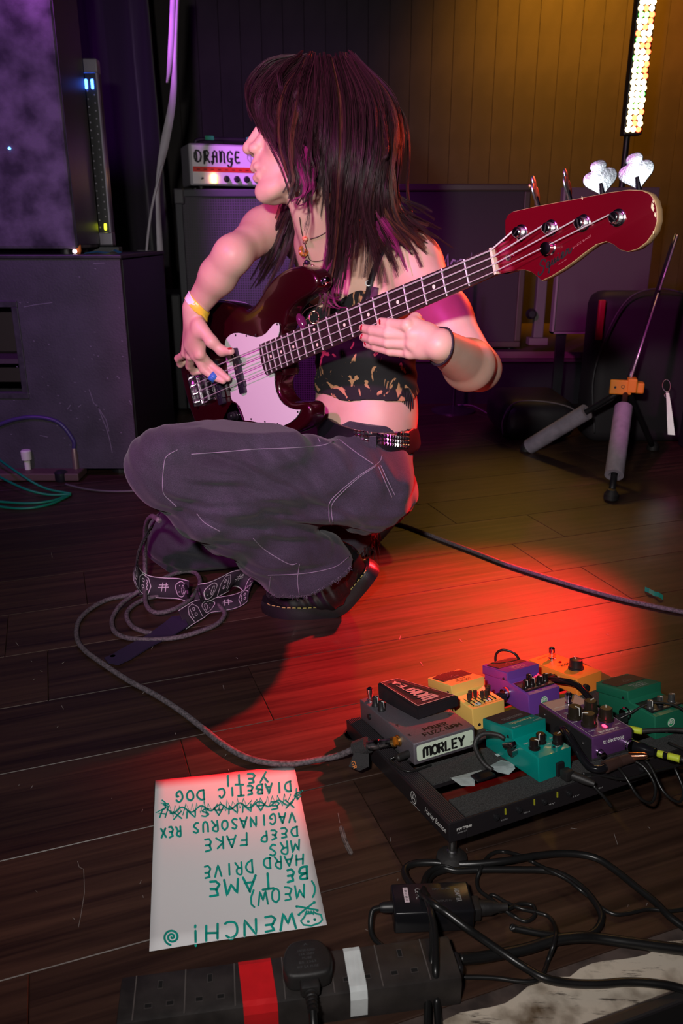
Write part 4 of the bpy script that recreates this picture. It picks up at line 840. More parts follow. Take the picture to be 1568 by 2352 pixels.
def compact_pedal(x, y, w, l, h, rot, col, pad, label, name='effects_pedal', hp=0.056, hf=0.044, behr=False):
    Mx = BM@T(x, y, 0.0012)@RZ(math.radians(rot))
    t = thing(name, label, 'effects pedal', tuple(Mx@Vector((w/2, l/2, 0))), group=None)
    Px = Mx@frame((0, 0, 0), (0, 1, 0), (0, 0, 1))
    body = [(0, 0), (0, h), (0.42*l, h+0.003), (0.46*l, h+0.008), (l, 0.030), (l, 0)]
    B().prism(body, 0, w, M=Px, bev=0.0022, seg=3).obj('body', col, t, angle=45)
    q = [(0.44*l, h+0.004), (0.445*l, hp), (l+0.004, hf), (l+0.004, 0.028)]
    ov = 0.0015
    pl_ = B().prism(q, -ov, w+ov, M=Px, bev=0.0022, seg=3).obj('footplate', col, t, angle=45)
    d = Vector((0, l+0.004-0.445*l, hf-hp)); 
    a = Vector((0, 0.445*l, hp)); TM = frame(a, (1, 0, 0), d)      # plane of the plate
    LL = d.length
    r0 = 0.40
    if behr:
        pts = [(0.05*w, r0*LL), (0.95*w, r0*LL), (0.97*w, 0.86*LL), (0.78*w, 0.95*LL), (0.5*w, 0.975*LL), (0.22*w, 0.95*LL), (0.03*w, 0.86*LL)]
    else: pts = [(0.02*w, r0*LL), (0.98*w, r0*LL), (0.98*w, 0.97*LL), (0.02*w, 0.97*LL)]
    B().prism(pts, 0.0001, 0.0012, M=Mx@TM, bev=0.0004, seg=1).obj('rubber_pad', pad, pl_)
    for sx in (-ov-0.0003, ): B().lathe([(0.0021, 0), (0.0021, 0.001)], M=Mx@T(sx, 0.52*l, hp-0.014)@RY(-PI/2)).obj('hinge_screw', M['black'], pl_)
    t['_n'] = 0; del t['_n']
    return t, Mx, Mx@TM, LL, pl_
teal = mat('teal_enamel', (0.0, 0.235, 0.20), 0.30, coat=0.2); padm = mat('pad_rubber', (0.030, 0.018, 0.022), 0.55, bump=.3, bscale=400)
t, Mx, TM, LL, plt = compact_pedal(0.1544, 0.0121, 0.058, 0.118, 0.036, 0, teal, padm, 'teal effects pedal with three black knobs, nearest on the pedal board')
W_ = 0.058
text_on('name_lettering', 'Tremolo', TM@TOPF(W_*0.52, LL*0.27, 0.0003), 0.040, 0.0085, mat('cream_print', (0.55, 0.50, 0.25), 0.5), plt, bold=0.015)
text_on('model_lettering', 'TR-2', TM@TOPF(W_*0.27, LL*0.335, 0.0003), 0.010, 0.0045, M['print_grey'], plt)
text_on('input_lettering', 'INPUT', TM@TOPF(W_*0.22, LL*0.07, 0.0003), 0.009, 0.003, M['print_w'], plt); text_on('output_lettering', 'OUTPUT', TM@TOPF(W_*0.80, LL*0.09, 0.0003), 0.011, 0.003, M['print_w'], plt)
strokes_obj('arrow', [[(W_*0.10, LL*.06), (W_*.02+.002, LL*.06)], [(W_*.08, LL*.10), (W_*.10+.001, LL*.06), (W_*.08, LL*.02)]], 0.0008, lambda a, b_: TM@Vector((a, b_, .0003)), M['print_w'], plt)
strokes_obj('arrow', [[(W_*.97, LL*.10), (W_*.91, LL*.10)], [(W_*.95, LL*.14), (W_*.915, LL*.10), (W_*.95, LL*.06)]], 0.0008, lambda a, b_: TM@Vector((a, b_, .0003)), M['print_w'], plt)
bo = {'B': [[(0,0),(0,1),(.7,1),(.9,.8),(.7,.55),(1,.3),(.8,0),(0,0)],[(0,.5),(.7,.5)]], 'O': [[(0,0),(0,1),(1,1),(1,0),(0,0)]], 'S': [[(1,1),(0,1),(0,.5),(1,.5),(1,0),(0,0)]]}
st = []
for i, ch in enumerate('BOSS'): st += [[((i*1.25+p[0])*0.0072, p[1]*0.0062) for p in s_] for s_ in bo[ch]]
strokes_obj('pad_lettering', st, 0.0006, lambda a, b_: TM@TOPF(W_*.80, LL*.60, 0.0014)@Vector((a, b_, 0)), M['print_grey'], plt)
rk = mat('dark_knob', (0.012, 0.008, 0.008), 0.18)
for (kx, ky, an) in ((0.012, 0.022, .4), (0.030, 0.030, -1.0), (0.048, 0.016, 1.9)): knob(Mx, kx, ky, 0.037, 0.0075, 0.014, rk, t, an)
for s_, kx, ky in (('DEPTH', 0.009, 0.036), ('WAVE', 0.036, 0.019), ('RATE', 0.050, 0.030), ('CHECK', 0.040, 0.006)): text_on('knob_lettering', s_, Mx@TOPF(kx, ky, 0.0392 if ky > .03 else 0.0388), 0.008, 0.0026, M['print_w'], t)
B().lathe([(0.0018, 0), (0.0014, 0.001)], M=Mx@T(0.036, 0.010, 0.0368)).obj('lamp_lens', M['black'], t)
B().box((0.030, -0.004, 0.0), (0.042, 0.002, 0.020), M=Mx, bev=0.001).obj('power_jack', M['black'], t)
jack_end(Mx, 0.0, 0.055, 0.026, -1, M['black'], t, 0.006, 0.005)

yell = mat('yellow_enamel', (0.82, 0.52, 0.13), 0.35); padb = mat('brown_pad', (0.06, 0.022, 0.018), 0.5, bump=.3, bscale=300)
t, Mx, TM, LL, plt = compact_pedal(0.168, 0.180, 0.062, 0.120, 0.036, 0, yell, padb, 'yellow effects pedal with seven small sliders behind the wah pedal', behr=True)
text_on('name_lettering', 'GRAPHIC', TM@TOPF(.031, LL*.12, .0003), 0.022, 0.0048, M['print_b'], plt, bold=.01); text_on('name_lettering', 'EQUALIZER', TM@TOPF(.031, LL*.21, .0003), 0.028, 0.0048, M['print_b'], plt, bold=.01)
text_on('model_lettering', 'EQ700', TM@TOPF(.031, LL*.31, .0003), 0.018, 0.0045, M['print_b'], plt, bold=.03)
tri = [[(-.008, .010), (.008, .010), (0, 0), (-.008, .010)]]; dots = [[(math.sin(a)*.017, .003+math.cos(a)*.014), (math.sin(a)*.017+.0006, .003+math.cos(a)*.014)] for a in np.linspace(-1.1, 1.1, 9)]
def padprint(TM, LL, w, plt): strokes_obj('pad_symbol', tri, 0.0006, lambda a, b_: TM@TOPF(w/2, LL*.66, .0014)@Vector((a, b_, 0)), M['print_grey'], plt); strokes_obj('pad_dots', dots, 0.0010, lambda a, b_: TM@TOPF(w/2, LL*.74, .0014)@Vector((-a, -b_, 0)), M['print_grey'], plt)
padprint(TM, LL, .062, plt)
for k in range(7):
    B().box((0.008+k*0.0072, 0.008, 0.0362), (0.0088+k*0.0072, 0.036, 0.0385), M=Mx).obj('slider_slot', M['print_b'], t)
    yy = 0.020+0.007*math.sin(k*1.3)
    B().prism([(-.0023, 0), (-.0027, .006), (-.0027, .011), (.0027, .011), (.0027, .006), (.0023, 0), (0, -.004)], -.002, .002, M=Mx@T(0.0084+k*0.0072, yy, 0.0425)@RX(PI/2), bev=0.0005).obj('slider', mat('slider_brown', (0.05, 0.03, 0.025), 0.3) if k == 0 else bpy.data.materials['slider_brown'], t)
for x_, y_ in ((0.018, 0.010), (0.040, 0.013)): B().lathe([(0.0048, 0), (0.0048, 0.0008)], M=Mx@T(x_, y_, 0.0368)).obj('sticker_dot', M['white'], t)
text_on('scale_lettering', '100 200 400 800 1.6 3.2 LEVEL', Mx@TOPF(.034, .0045, .0366), 0.050, 0.0022, M['print_b'], t)
B().lathe([(0.0025, 0), (0.0025, 0.0006)], M=Mx@T(0.012, -0.0002, 0.008)@RX(PI/2)).obj('screw', M['black'], t)
jack_end(Mx, -0.001, 0.055, 0.016, -1, M['chrome'], t, 0.0085)

purp = mat('purple_enamel', (0.15, 0.05, 0.32), 0.34)
def behr3(x, y, w, rot, col, label, nm, nk, mk):
    t, Mx, TM, LL, plt = compact_pedal(x, y, w, 0.120, 0.036, rot, col, padb, label, behr=True)
    k0 = 0.12
    for i, s_ in enumerate(nm): text_on('name_lettering', s_, TM@TOPF(w/2, LL*(.10+.09*i), .0003), w*.42, 0.0042, M['print_grey'], plt, bold=.01)
    padprint(TM, LL, w, plt)
    B().prism([(0.004, 0.010), (w-0.003, 0.010), (w-0.003, 0.044), (0.004, 0.044)], 0.0360, 0.0388, M=Mx).obj('control_panel', M['black'], t)
    for i in range(nk):
        kx = 0.012+i*(w-0.022)/max(nk-1, 1); knob(Mx, kx, 0.022+0.002*(i % 2), 0.0388, 0.0052, 0.012, mk, t, 0.5*i)
        text_on('knob_lettering', ('LEVEL', 'HIGH', 'LOW', 'GAIN', 'BAL')[i % 5], Mx@TOPF(kx, 0.0135, 0.0391), 0.006, 0.0018, M['print_w'], t)
    ring_ = [[(r_*math.cos(a), r_*math.sin(a)) for a in np.linspace(a0, a1, 22)] for r_, a0, a1 in ((.0060, 0, 2*PI), (.0036, -.6, 3.6), (.0014, 0, 2*PI))]
    B().lathe([(0.0068, 0), (0.0068, 0.0004)], M=Mx@T(w*.48, -0.0002, 0.020)@RX(PI/2)).obj('sticker', mat('sticker_green', (0.03, 0.36, 0.14), 0.5) if 'sticker_green' not in bpy.data.materials else bpy.data.materials['sticker_green'], t)
    strokes_obj('sticker_symbol', ring_, 0.0013, lambda a, b_: Mx@T(w*.48, 0, .020)@Vector((a, -0.0009, b_)), M['print_w'], t)
    B().lathe([(0.0025, 0), (0.0025, 0.0006)], M=Mx@T(w*.35, -0.0002, 0.007)@RX(PI/2)).obj('screw', M['steel'], t)
    return t, Mx
t, Mx = behr3(0.2699, 0.1710, 0.063, -1.5, purp, 'purple effects pedal with a row of black knobs between the yellow and orange pedals', ('OVERDRIVE', 'BASS', 'ODB400'), 4, rk)
knob(Mx, 0.030, 0.037, 0.0388, 0.0052, 0.012, rk, t, 0.3)
jack_end(Mx, 0.0, 0.055, 0.020, -1, M['chrome'], t, 0.010, 0.010); B().box((-0.026, 0.046, 0.010), (-0.006, 0.058, 0.024), M=Mx, bev=0.003).obj('plug_block', M['black'], t)
cable('power_lead', [Mx@Vector(p) for p in ((0.030, 0.122, 0.020), (0.030, 0.128, 0.050), (0.036, 0.120, 0.064), (0.050, 0.108, 0.062), (0.058, 0.100, 0.050), (0.066, 0.098, 0.02))], 0.0022, M['cable'], t)
dgr = mat('dark_green_enamel', (0.012, 0.135, 0.075), 0.32)
t, Mx = behr3(0.3702, 0.0105, 0.064, -3, dgr, 'dark green effects pedal at the right end of the pedal board', ('VIBRATO', 'ULTRA', 'UV300'), 3, mat('satin_knob', (0.10, 0.10, 0.10), 0.3, 0.6))
jack_end(Mx, 0.0, 0.055, 0.020, -1, M['chrome'], t, 0.010, 0.010); B().box((-0.026, 0.046, 0.008), (-0.006, 0.058, 0.022), M=Mx, bev=0.003).obj('plug_block', M['black'], t)

# orange pedal: wedge box
org = mat('orange_enamel', (1.0, 0.28, 0.04), 0.36)
Mx = BM@T(0.3811, 0.1832, 0.001)@RZ(math.radians(2)); w, l = 0.058, 0.118
t = thing('effects_pedal', 'bright orange box pedal with one big black knob at the back of the pedal board', 'effects pedal', tuple(Mx@Vector((w/2, l/2, 0))))
B().prism([(0, 0), (0, 0.031), (l, 0.027), (l, 0)], 0, w, M=Mx@frame((0, 0, 0), (0, 1, 0), (0, 0, 1)), bev=0.003, seg=3).obj('body', org, t, angle=45)
knob(Mx, w*.55, 0.034, 0.030, 0.0125, 0.017, M['black'], t, 2.6)
B().lathe([(0.0065, 0), (0.0065, 0.003), (0.0045, 0.004), (0.0045, 0.012), (0.0052, 0.013), (0.0052, 0.021), (0.004, 0.023)], M=Mx@T(w*.55, 0.092, 0.0275)).obj('footswitch', M['chrome'], t, angle=30)
B().lathe([(0.003, 0), (0.0025, 0.002)], M=Mx@T(w*.55, 0.072, 0.0285)).obj('lamp_lens', mat('dark_red_lens', (0.25, 0.0, 0.01), 0.15), t)
rr = [(-.012, -.005), (.012, -.005), (.015, 0), (.012, .005), (-.012, .005), (-.015, 0), (-.012, -.005)]
strokes_obj('logo_outline', [rr], 0.0007, lambda a, b_: Mx@TOPF(w*.50, .058, .0293)@Vector((a, b_, 0)), M['print_b'], t)
text_on('logo_lettering', 'MXR', Mx@TOPF(w*.50, .058, .0296), 0.020, 0.006, M['print_b'], t, bold=.02)
text_on('name_lettering', 'phase 90', Mx@TOPF(w*.45, .108, .0279), 0.028, 0.006, mat('red_print', (0.45, 0.05, 0.02), 0.5), t)
B().lathe([(0.008, 0), (0.008, 0.003), (0.0055, 0.004), (0.0055, 0.010)], M=Mx@T(0, 0.048, 0.016)@RY(-PI/2)).obj('jack_socket', M['chrome'], t, angle=30)
B().lathe([(0.006, 0), (0.006, 0.006)], M=Mx@T(w*.3, 0.0, 0.012)@RX(PI/2)).obj('power_jack', M['black'], t, angle=30)

# purple metallic pedal with four big knobs
Mx = BM@T(0.2513, 0.0129, 0.001)@RZ(math.radians(-6)); w, l, h = 0.069, 0.128, 0.036
t = thing('effects_pedal', 'dark purple metallic pedal with four large black knobs in the front row', 'effects pedal', tuple(Mx@Vector((w/2, l/2, 0))))
tcp = mat('purple_metallic', (0.13, 0.045, 0.17), 0.30, 0.35)
B().box((0, 0, 0), (w, l, h), M=Mx, bev=0.0025, seg=3).obj('body', mat('dark_grey_metal', (0.05, 0.045, 0.05), 0.4, 0.3), t, angle=45)
B().box((0.0003, -0.0006, 0.004), (w-0.0003, l, h+0.0008), M=Mx, bev=0.0020, seg=3).obj('purple_face', tcp, t, angle=45)
for sx, an in ((-0.0006, -1), (w+0.0006, 1)): B().box((min(sx, sx+an*.0006), 0.001, 0.0), (max(sx, sx+an*.0006), l-0.001, h-0.002), M=Mx).obj('dark_side_sheet', mat('side_dark', (0.02, 0.02, 0.022), 0.4) if 'side_dark' not in bpy.data.materials else bpy.data.materials['side_dark'], t)
B().lathe([(0.0022, 0), (0.0018, 0.0012)], M=Mx@T(-0.0012, 0.020, 0.020)@RY(-PI/2)).obj('screw', M['steel'], t); B().lathe([(0.0022, 0), (0.0018, 0.0012)], M=Mx@T(-0.0012, 0.112, 0.024)@RY(-PI/2)).obj('screw', M['steel'], t)
B().box((0.004, l-0.036, h+0.0008), (w-0.004, l-0.004, h+0.0012), M=Mx).obj('pale_panel', mat('pale_mauve', (0.40, 0.28, 0.34), 0.35, 0.3), t)
ol = [(0.003, 0.003), (w-0.003, 0.003), (w-0.003, l-0.003), (0.003, l-0.003), (0.003, 0.003)]
strokes_obj('outline', [ol], 0.0005, lambda a, b_: Mx@Vector((a, b_, h+0.0014)), M['print_w'], t)
for s_, x_, y_, w2, h2, bo_ in (('tc electronic', w*.50, 0.0075, 0.034, 0.0055, .02), ('DEPTH', w*.17, .017, .010, .0026, .01), ('RATE', w*.83, .017, .009, .0026, .01), ('MODE', w*.12, .050, .008, .0026, .01), ('vortex flanger', w*.3, l-.028, .026, .004, 0)):
    text_on('lettering', s_, Mx@TOPF(x_, y_, h+.0015), w2, h2, M['print_w'], t, bold=bo_)
for k in range(6): strokes_obj('print_line', [[(w*.16, l-.048-k*.003), (w*.42, l-.048-k*.003)], [(w*.6, l-.048-k*.003), (w*.8, l-.048-k*.003)]], .0011, lambda a, b_: Mx@Vector((a, b_, h+.0014)), M['print_grey'], t)
text_on('front_lettering', 'tc electronic', Mx@frame((w*.52, -0.0009, 0.027), (1, 0, 0), (0, 0, 1)), 0.036, 0.0068, M['print_w'], t, bold=.02)
for (kx, ky, an) in ((w*.25, .062, .1), (w*.70, .066, 2.0), (w*.30, .034, -2.2), (w*.76, .036, 2.5)): knob(Mx, kx, ky, h+.0008, 0.0108, 0.0185, mat('olive_knob', (0.02, 0.015, 0.01), 0.22) if 'olive_knob' not in bpy.data.materials else bpy.data.materials['olive_knob'], t, an)
B().lathe([(0.0055, 0), (0.0055, 0.003), (0.004, 0.004), (0.004, 0.009), (0.0055, 0.010), (0.0055, 0.017), (0.003, 0.020)], M=Mx@T(w*.52, l-.026, h+.001)).obj('footswitch', M['chrome'], t, angle=30)
B().box((w*.50, 0.016, h), (w*.50+.0045, 0.024, h+.003), M=Mx, bev=.001).obj('lit_lamp', mat('lit_red_led', (1, .05, .08), emit=(1, .03, .08), estr=5), t)
B().lathe([(0.0062, 0), (0.0062, 0.004), (0.0048, 0.005), (0.0048, 0.011)], M=Mx@T(w*.15, 0, .013)@RX(PI/2)).obj('jack_socket', M['chrome'], t, angle=30)
B().lathe([(0.0095, 0), (0.0095, 0.006), (0.0085, 0.007), (0.0085, 0.010)], M=Mx@T(w*.88, 0, .014)@RX(PI/2)).obj('jack_socket', M['chrome'], t, angle=30)

# ---------------------------------------------------------------- wah pedal
wm = mat('grey_hammered', (0.19, 0.17, 0.20), 0.38, 0.45, bump=.4, bscale=1500, var=.25, vscale=900)
Mx = BM@T(0.0385, 0.1425, 0.001)@RZ(math.radians(-2)); w, l, h = 0.104, 0.176, 0.034
t = thing('wah_pedal', 'grey metal wah pedal with a black rocker treadle at the left of the pedal board', 'effects pedal', tuple(Mx@Vector((w/2, l/2, 0))))
B().box((0, 0, 0), (w, l, h), M=Mx, bev=0.0022, seg=3).obj('body', wm, t, angle=45)
rp = [(.004, .004), (w-.003, .004), (w-.003, h-.004), (.004, h-.004)]
def rrect(x0, y0, x1, y1, r): return [(cx_+r*math.cos(a), cy_+r*math.sin(a)) for cx_, cy_, a0 in ((x1-r, y0+r, -PI/2), (x1-r, y1-r, 0), (x0+r, y1-r, PI/2), (x0+r, y0+r, PI)) for a in (a0, a0+PI/6, a0+PI/3, a0+PI/2)]
FR = Mx@frame((0, 0, 0), (1, 0, 0), (0, 0, 1))
lp = B().prism(rrect(.0045, .0055, w-.0035, h-.0045, .004), 0.0001, 0.0006, M=FR).obj('name_plate', mat('pale_green_plate', (0.62, 0.72, 0.58), 0.5), t)
# heavy lettering drawn with thick strokes
MO = {'M': [[(0,0),(0,.85),(.12,.97),(.38,.97),(.5,.85),(.5,.1)],[(.5,.85),(.62,.97),(.88,.97),(1,.85),(1,0)]], 'O': [[(.5,1),(.12,.85),(0,.5),(.12,.15),(.5,0),(.88,.15),(1,.5),(.88,.85),(.5,1)]],
      'R': [[(0,0),(0,1),(.6,1),(.85,.75),(.6,.48),(.1,.48)],[(.4,.48),(.85,0)]], 'L': [[(0,1),(0,0),(.75,0)]], 'E': [[(.8,1),(0,1),(0,0),(.8,0)],[(0,.5),(.7,.5)]], 'Y': [[(0,1),(.45,.45),(.45,0)],[(.45,.45),(.95,1)]],
      'P': [[(0,0),(0,1),(.7,1),(.85,.75),(.7,.45),(.05,.45)]], 'W': [[(0,1),(0,.1),(.15,0),(.45,.1),(.5,1)],[(.5,.1),(.85,0),(1,.1),(1,1)]], 'F': [[(0,0),(0,1),(.8,1)],[(0,.5),(.6,.5)]], 'U': [[(0,1),(0,.15),(.2,0),(.7,0),(.85,.15),(.85,1)]],
      'Z': [[(0,1),(.85,1),(0,0),(.9,0)]], 'A': [[(0,0),(0,.8),(.2,1),(.65,1),(.85,.8),(.85,0)],[(0,.4),(.85,.4)]], 'H': [[(0,0),(0,1)],[(.85,0),(.85,1)],[(0,.5),(.85,.5)]]}
def blocks(s_, x0, y0, wid, hei, gap=.22):
    tot = sum({'M': 1.15, 'W': 1.15}.get(c, .9)+gap if c != ' ' else .5 for c in s_)-gap; st = []; xx = 0
    for c in s_:
        if c == ' ': xx += .5; continue
        wc = {'M': 1.15, 'W': 1.15}.get(c, .9)
        st += [[(x0+(xx+p[0]*wc)/tot*wid, y0+p[1]*hei) for p in q_] for q_ in MO[c]]; xx += wc+gap
    return st
strokes_obj('name_lettering', blocks('MORLEY', .0155, .0095, w-.035, h-.020), .0040, lambda a, b_: FR@Vector((a, b_, .0009)), M['print_b'], lp)
strokes_obj('trademark_dot', [[(w-.0075+.0012*math.cos(a), .0105+.0012*math.sin(a)) for a in np.linspace(0, 2*PI, 9)]], .0005, lambda a, b_: FR@Vector((a, b_, .0009)), M['print_b'], lp)
TF = Mx@frame((0, 0, h+.0003), (1, 0, 0), (0, 1, 0))
strokes_obj('power_lettering', blocks('POWER', .034, .0245, .040, .009), .0026, lambda a, b_: TF@Vector((a, b_, 0)), M['print_b'], t)
strokes_obj('fuzz_lettering', blocks('FUZZ WAH', .026, .0110, .064, .009), .0026, lambda a, b_: TF@Vector((a, b_, 0)), M['print_b'], t)
for s_, x_, y_ in (('IN', .008, .062), ('9V', .008, .026), ('OUT', w-.012, .050)): text_on('small_lettering', s_, TF@frame((x_, y_, .0001), (0, -1, 0), (1, 0, 0)), .007, .004, M['print_b'], t, bold=.02)
# treadle: a wedge that narrows towards the heel
tw = [(0.014, 0.142+.02), (0.047, 0.142+.018), (0.1155, 0.0495), (0.044, 0.0575)]
BT = Mx.inverted()@BM
def bp(x_, y_, h_): return BT@Vector((x_, y_, h_))
c_ = [bp(0.0632, 0.2887, .070), bp(0.098, 0.2851, .070), bp(0.1531, 0.1918, .060), bp(0.082, 0.2004, .055)]
dn = [Vector((p.x, p.y, p.z-d_)) for p, d_ in zip(c_, (.028, .028, .018, .020))]
me_b = B(); me_b.add(c_+dn, [(0, 1, 2, 3), (7, 6, 5, 4), (0, 4, 5, 1), (1, 5, 6, 2), (2, 6, 7, 3), (3, 7, 4, 0)]); bmesh.ops.recalc_face_normals(me_b.bm, faces=list(me_b.bm.faces)); bmesh.ops.bevel(me_b.bm, geom=list(me_b.bm.edges), offset=.002, segments=2, affect='EDGES'); me_b.bm.transform(Mx)
tr = me_b.obj('treadle', mat('treadle_black', (0.015, 0.012, 0.015), 0.35), t, angle=40)
def on_tr(u, v, e=.0006):
    p = (c_[3]*(1-u)+c_[2]*u)*(1-v)+(c_[0]*(1-u)+c_[1]*u)*v; return Mx@(p+Vector((0, 0, e)))
B().add([on_tr(.07, .05, .0004), on_tr(.95, .05, .0004), on_tr(.92, .96, .0004), on_tr(.10, .96, .0004)], [(0, 1, 2, 3)]).obj('tread_rubber', mat('tread_rubber', (0.045, 0.016, 0.020), 0.6, bump=.5, bscale=500), tr)
strokes_obj('tread_outline', [[(.07, .05), (.95, .05), (.92, .96), (.10, .96), (.07, .05)]], .02, lambda a, b_: on_tr(a, b_, .0009), mat('pale_red_print', (0.55, 0.30, 0.28), 0.5), tr)
st = []
for s_ in blocks('MORLEY', 0, 0, 1, 1, .34): st.append([(0.50+(.5-p[1])*(-.42-.0*p[0])*(1-.55*p[0])+.10*p[0]*0, .14+.74*p[0]) for p in s_])
strokes_obj('tread_lettering', st, .042, lambda a, b_: on_tr(a, b_, .0012), bpy.data.materials['pale_red_print'], tr)
b = B()
for px_, py_ in ((.25, .3), (.7, .3)): p = c_[3].lerp(c_[2], px_).lerp(c_[0].lerp(c_[1], px_), .5); b.box((p.x-.006, p.y-.01, h-.001), (p.x+.006, p.y+.01, p.z-.012), M=Mx)
b.obj('pivot', M['black'], t)
for (x_, y_, r_, m_) in ((0.0115, .120, .0058, M['black']), (.011, .140, .0058, M['black'])): knob(Mx, x_, y_, h, r_, .015, m_, t, .4)
B().lathe([(0.006, 0), (0.006, 0.003), (0.004, 0.004), (0.004, 0.012), (0.0052, 0.013), (0.0052, 0.021), (0.003, 0.023)], M=Mx@T(.012, .160, h)).obj('footswitch', M['chrome'], t, angle=30)
B().lathe([(0.0045, 0), (0.0045, 0.003)], M=Mx@T(0, .140, .018)@RY(-PI/2)).obj('side_socket', M['black'], t)
B().lathe([(0.0085, 0), (0.0085, 0.002), (0.0062, 0.0025), (0.0062, 0.004)], M=Mx@T(0, .044, .020)@RY(-PI/2)).obj('jack_socket', M['brass'], t, angle=30)
B().lathe([(0.0052, 0), (0.0052, 0.020), (0.0035, 0.022)], M=Mx@T(0.0, .016, .012)@RY(-PI/2)@RX(.15)).obj('power_plug', M['rubber'], t, angle=30)
WJ = Mx@Vector((-0.004, .044, .020)); WP = Mx@Vector((-0.022, .018, .012))
cable('power_lead', [WP, WP+Vector((-.006, -.004, -.004)), Mx@Vector((-.020, -.010, .003)), Mx@Vector((-.004, -.014, .002)), Mx@Vector((.020, -.012, .001))], .0019, M['cable'], t)

# ---------------------------------------------------------------- patch leads on the board
def bl(pts): return [BM@Vector(p) for p in pts]
pt = thing('patch_lead', 'short patch lead with a flat chrome plug beside the teal pedal', 'cable', tuple(BM@Vector((.13, .08, 0))))
cable('lead', bl([(0.118, 0.066, 0.006), (0.112, 0.080, .014), (0.114, .100, .030), (0.126, .098, .044), (0.140, .082, .046), (.146, .074, .042)]), .0034, M['rubber'], pt)
b = B(); b.box((-.004, -.016, -.004), (.004, .010, .004), M=BM@T(.148, .068, .034)@RX(-.5), bev=.002); b.lathe([(.0062, 0), (.0062, .009)], M=BM@T(.1535, .060, .0275)@RY(-PI/2)); b.obj('plug', mat('pinkish_chrome', (0.55, 0.42, 0.42), 0.15, 1.0), pt, angle=35)
pt = thing('patch_lead', 'thick glossy black patch lead curving down between the teal and purple pedals', 'cable', tuple(BM@Vector((.235, .03, 0))))
cable('lead', bl([(.246, .068, .026), (.238, .056, .036), (.230, .036, .036), (.224, .012, .026), (.224, -.008, .014), (.232, -.020, .012), (.246, -.020, .012)]), .0055, M['blackgloss'], pt)
B().lathe([(.0085, 0), (.008, .022), (.006, .030)], M=BM@T(.2425, -.020, .012)@RY(PI/2)).obj('plug_sleeve', mat('sleeve_brown', (0.045, 0.022, 0.018), 0.5), pt, angle=35)
B().lathe([(.0078, 0), (.0078, .014), (.010, .016)], M=BM@T(.258, .070, .024)@RY(-PI/2)).obj('plug', M['black'], pt, angle=35)
b = B(); b.lathe([(.0075, 0), (.0068, .024)], M=BM@T(.268, -.0195, .012)@RY(PI/2)@RX(.1)); b.obj('sleeve', bpy.data.materials['sleeve_brown'], pt, angle=35)
B().lathe([(.0060, 0), (.0050, .020), (.0035, .024)], M=BM@T(.288, -.020, .014)@RZ(2.2)@RY(-1.35)).obj('copper_tip', mat('copper_tip', (0.85, 0.38, 0.22), 0.2, 1.0), pt, angle=35)
pt = thing('patch_lead', 'patch lead with yellow sleeves beside the purple metallic pedal', 'cable', tuple(BM@Vector((.34, -.03, 0))))
b = B(); b.lathe([(.0088, 0), (.0088, .014), (.0072, .018), (.0066, .030)], M=BM@T(.314, -.004, .014)@RZ(.35)@RX(PI/2)); b.obj('plug', M['blackgloss'], pt, angle=35)
yl = mat('lime_sleeve', (0.52, 0.62, 0.04), 0.45)
d0 = BM@Vector((.324, -.032, .014)); d1 = BM@Vector((.338, -.062, .014))
cable('sleeve', [Vector(d0).lerp(d1, t_) for t_ in (0, .5, 1)], .0048, M['blackgloss'], pt, 14, 3)
cable('yellow_band', [Vector(d0).lerp(d1, t_) for t_ in (.10, .2, .34)], .0051, yl, pt, 14, 3); cable('yellow_band', [Vector(d0).lerp(d1, t_) for t_ in (.52, .75, 1.0)], .0051, yl, pt, 14, 3)
cable('lead', [Vector(d1), BM@Vector((.352, -.078, .012)), BM@Vector((.385, -.080, .012)), BM@Vector((.412, -.056, .014)), BM@Vector((.412, -.026, .016)), BM@Vector((.392, -.006, .018)), BM@Vector((.362, .012, .018)), BM@Vector((.352, .018, .017))], .0034, M['rubber'], pt)
e0_ = BM@Vector((.352, .018, .017)); e1_ = BM@Vector((.335, .034, .020))
cable('yellow_band', [Vector(e0_).lerp(e1_, t_) for t_ in (0, .5, 1)], .0050, yl, pt, 14, 3)
pt = thing('patch_lead', 'black patch lead plugged into the left side of the orange pedal', 'cable', tuple(BM@Vector((.36, .20, 0))))
b = B(); b.box((-.010, -.007, -.006), (.008, .007, .006), M=BM@T(.366, .232, .020), bev=.002); b.obj('plug', M['blackgloss'], pt)
cable('lead', bl([(.360, .228, .020), (.362, .200, .028), (.368, .170, .030), (.366, .140, .020), (.358, .122, .010)]), .0052, M['blackgloss'], pt)
pt = thing('power_lead', 'thin glossy power lead arching from the plug beside the dark green pedal', 'cable', tuple(BM@Vector((.38, .06, 0))))
cable('lead', bl([(.348, .062, .018), (.362, .052, .028), (.385, .030, .048), (.402, -.004, .050), (.404, -.036, .034), (.392, -.060, .012)]), .0019, M['cable'], pt)
pt = thing('power_lead', 'angled power plug and lead under the front edge of the teal pedal', 'cable', tuple(BM@Vector((.2, -.03, 0))))
b = B(); b.box((-.006, -.010, -.006), (.008, .004, .008), M=BM@T(.188, -.002, .010), bev=.002); b.lathe([(.0062, 0), (.0056, .022), (.0035, .034)], M=BM@T(.193, -.006, .010)@RZ(.5)@RX(PI/2+.15)); b.obj('plug', M['rubber'], pt, angle=35)
cable('lead', bl([(.206, -.036, .004), (.214, -.048, -.010), (.222, -.052, -.024)]), .0022, M['cable'], pt)
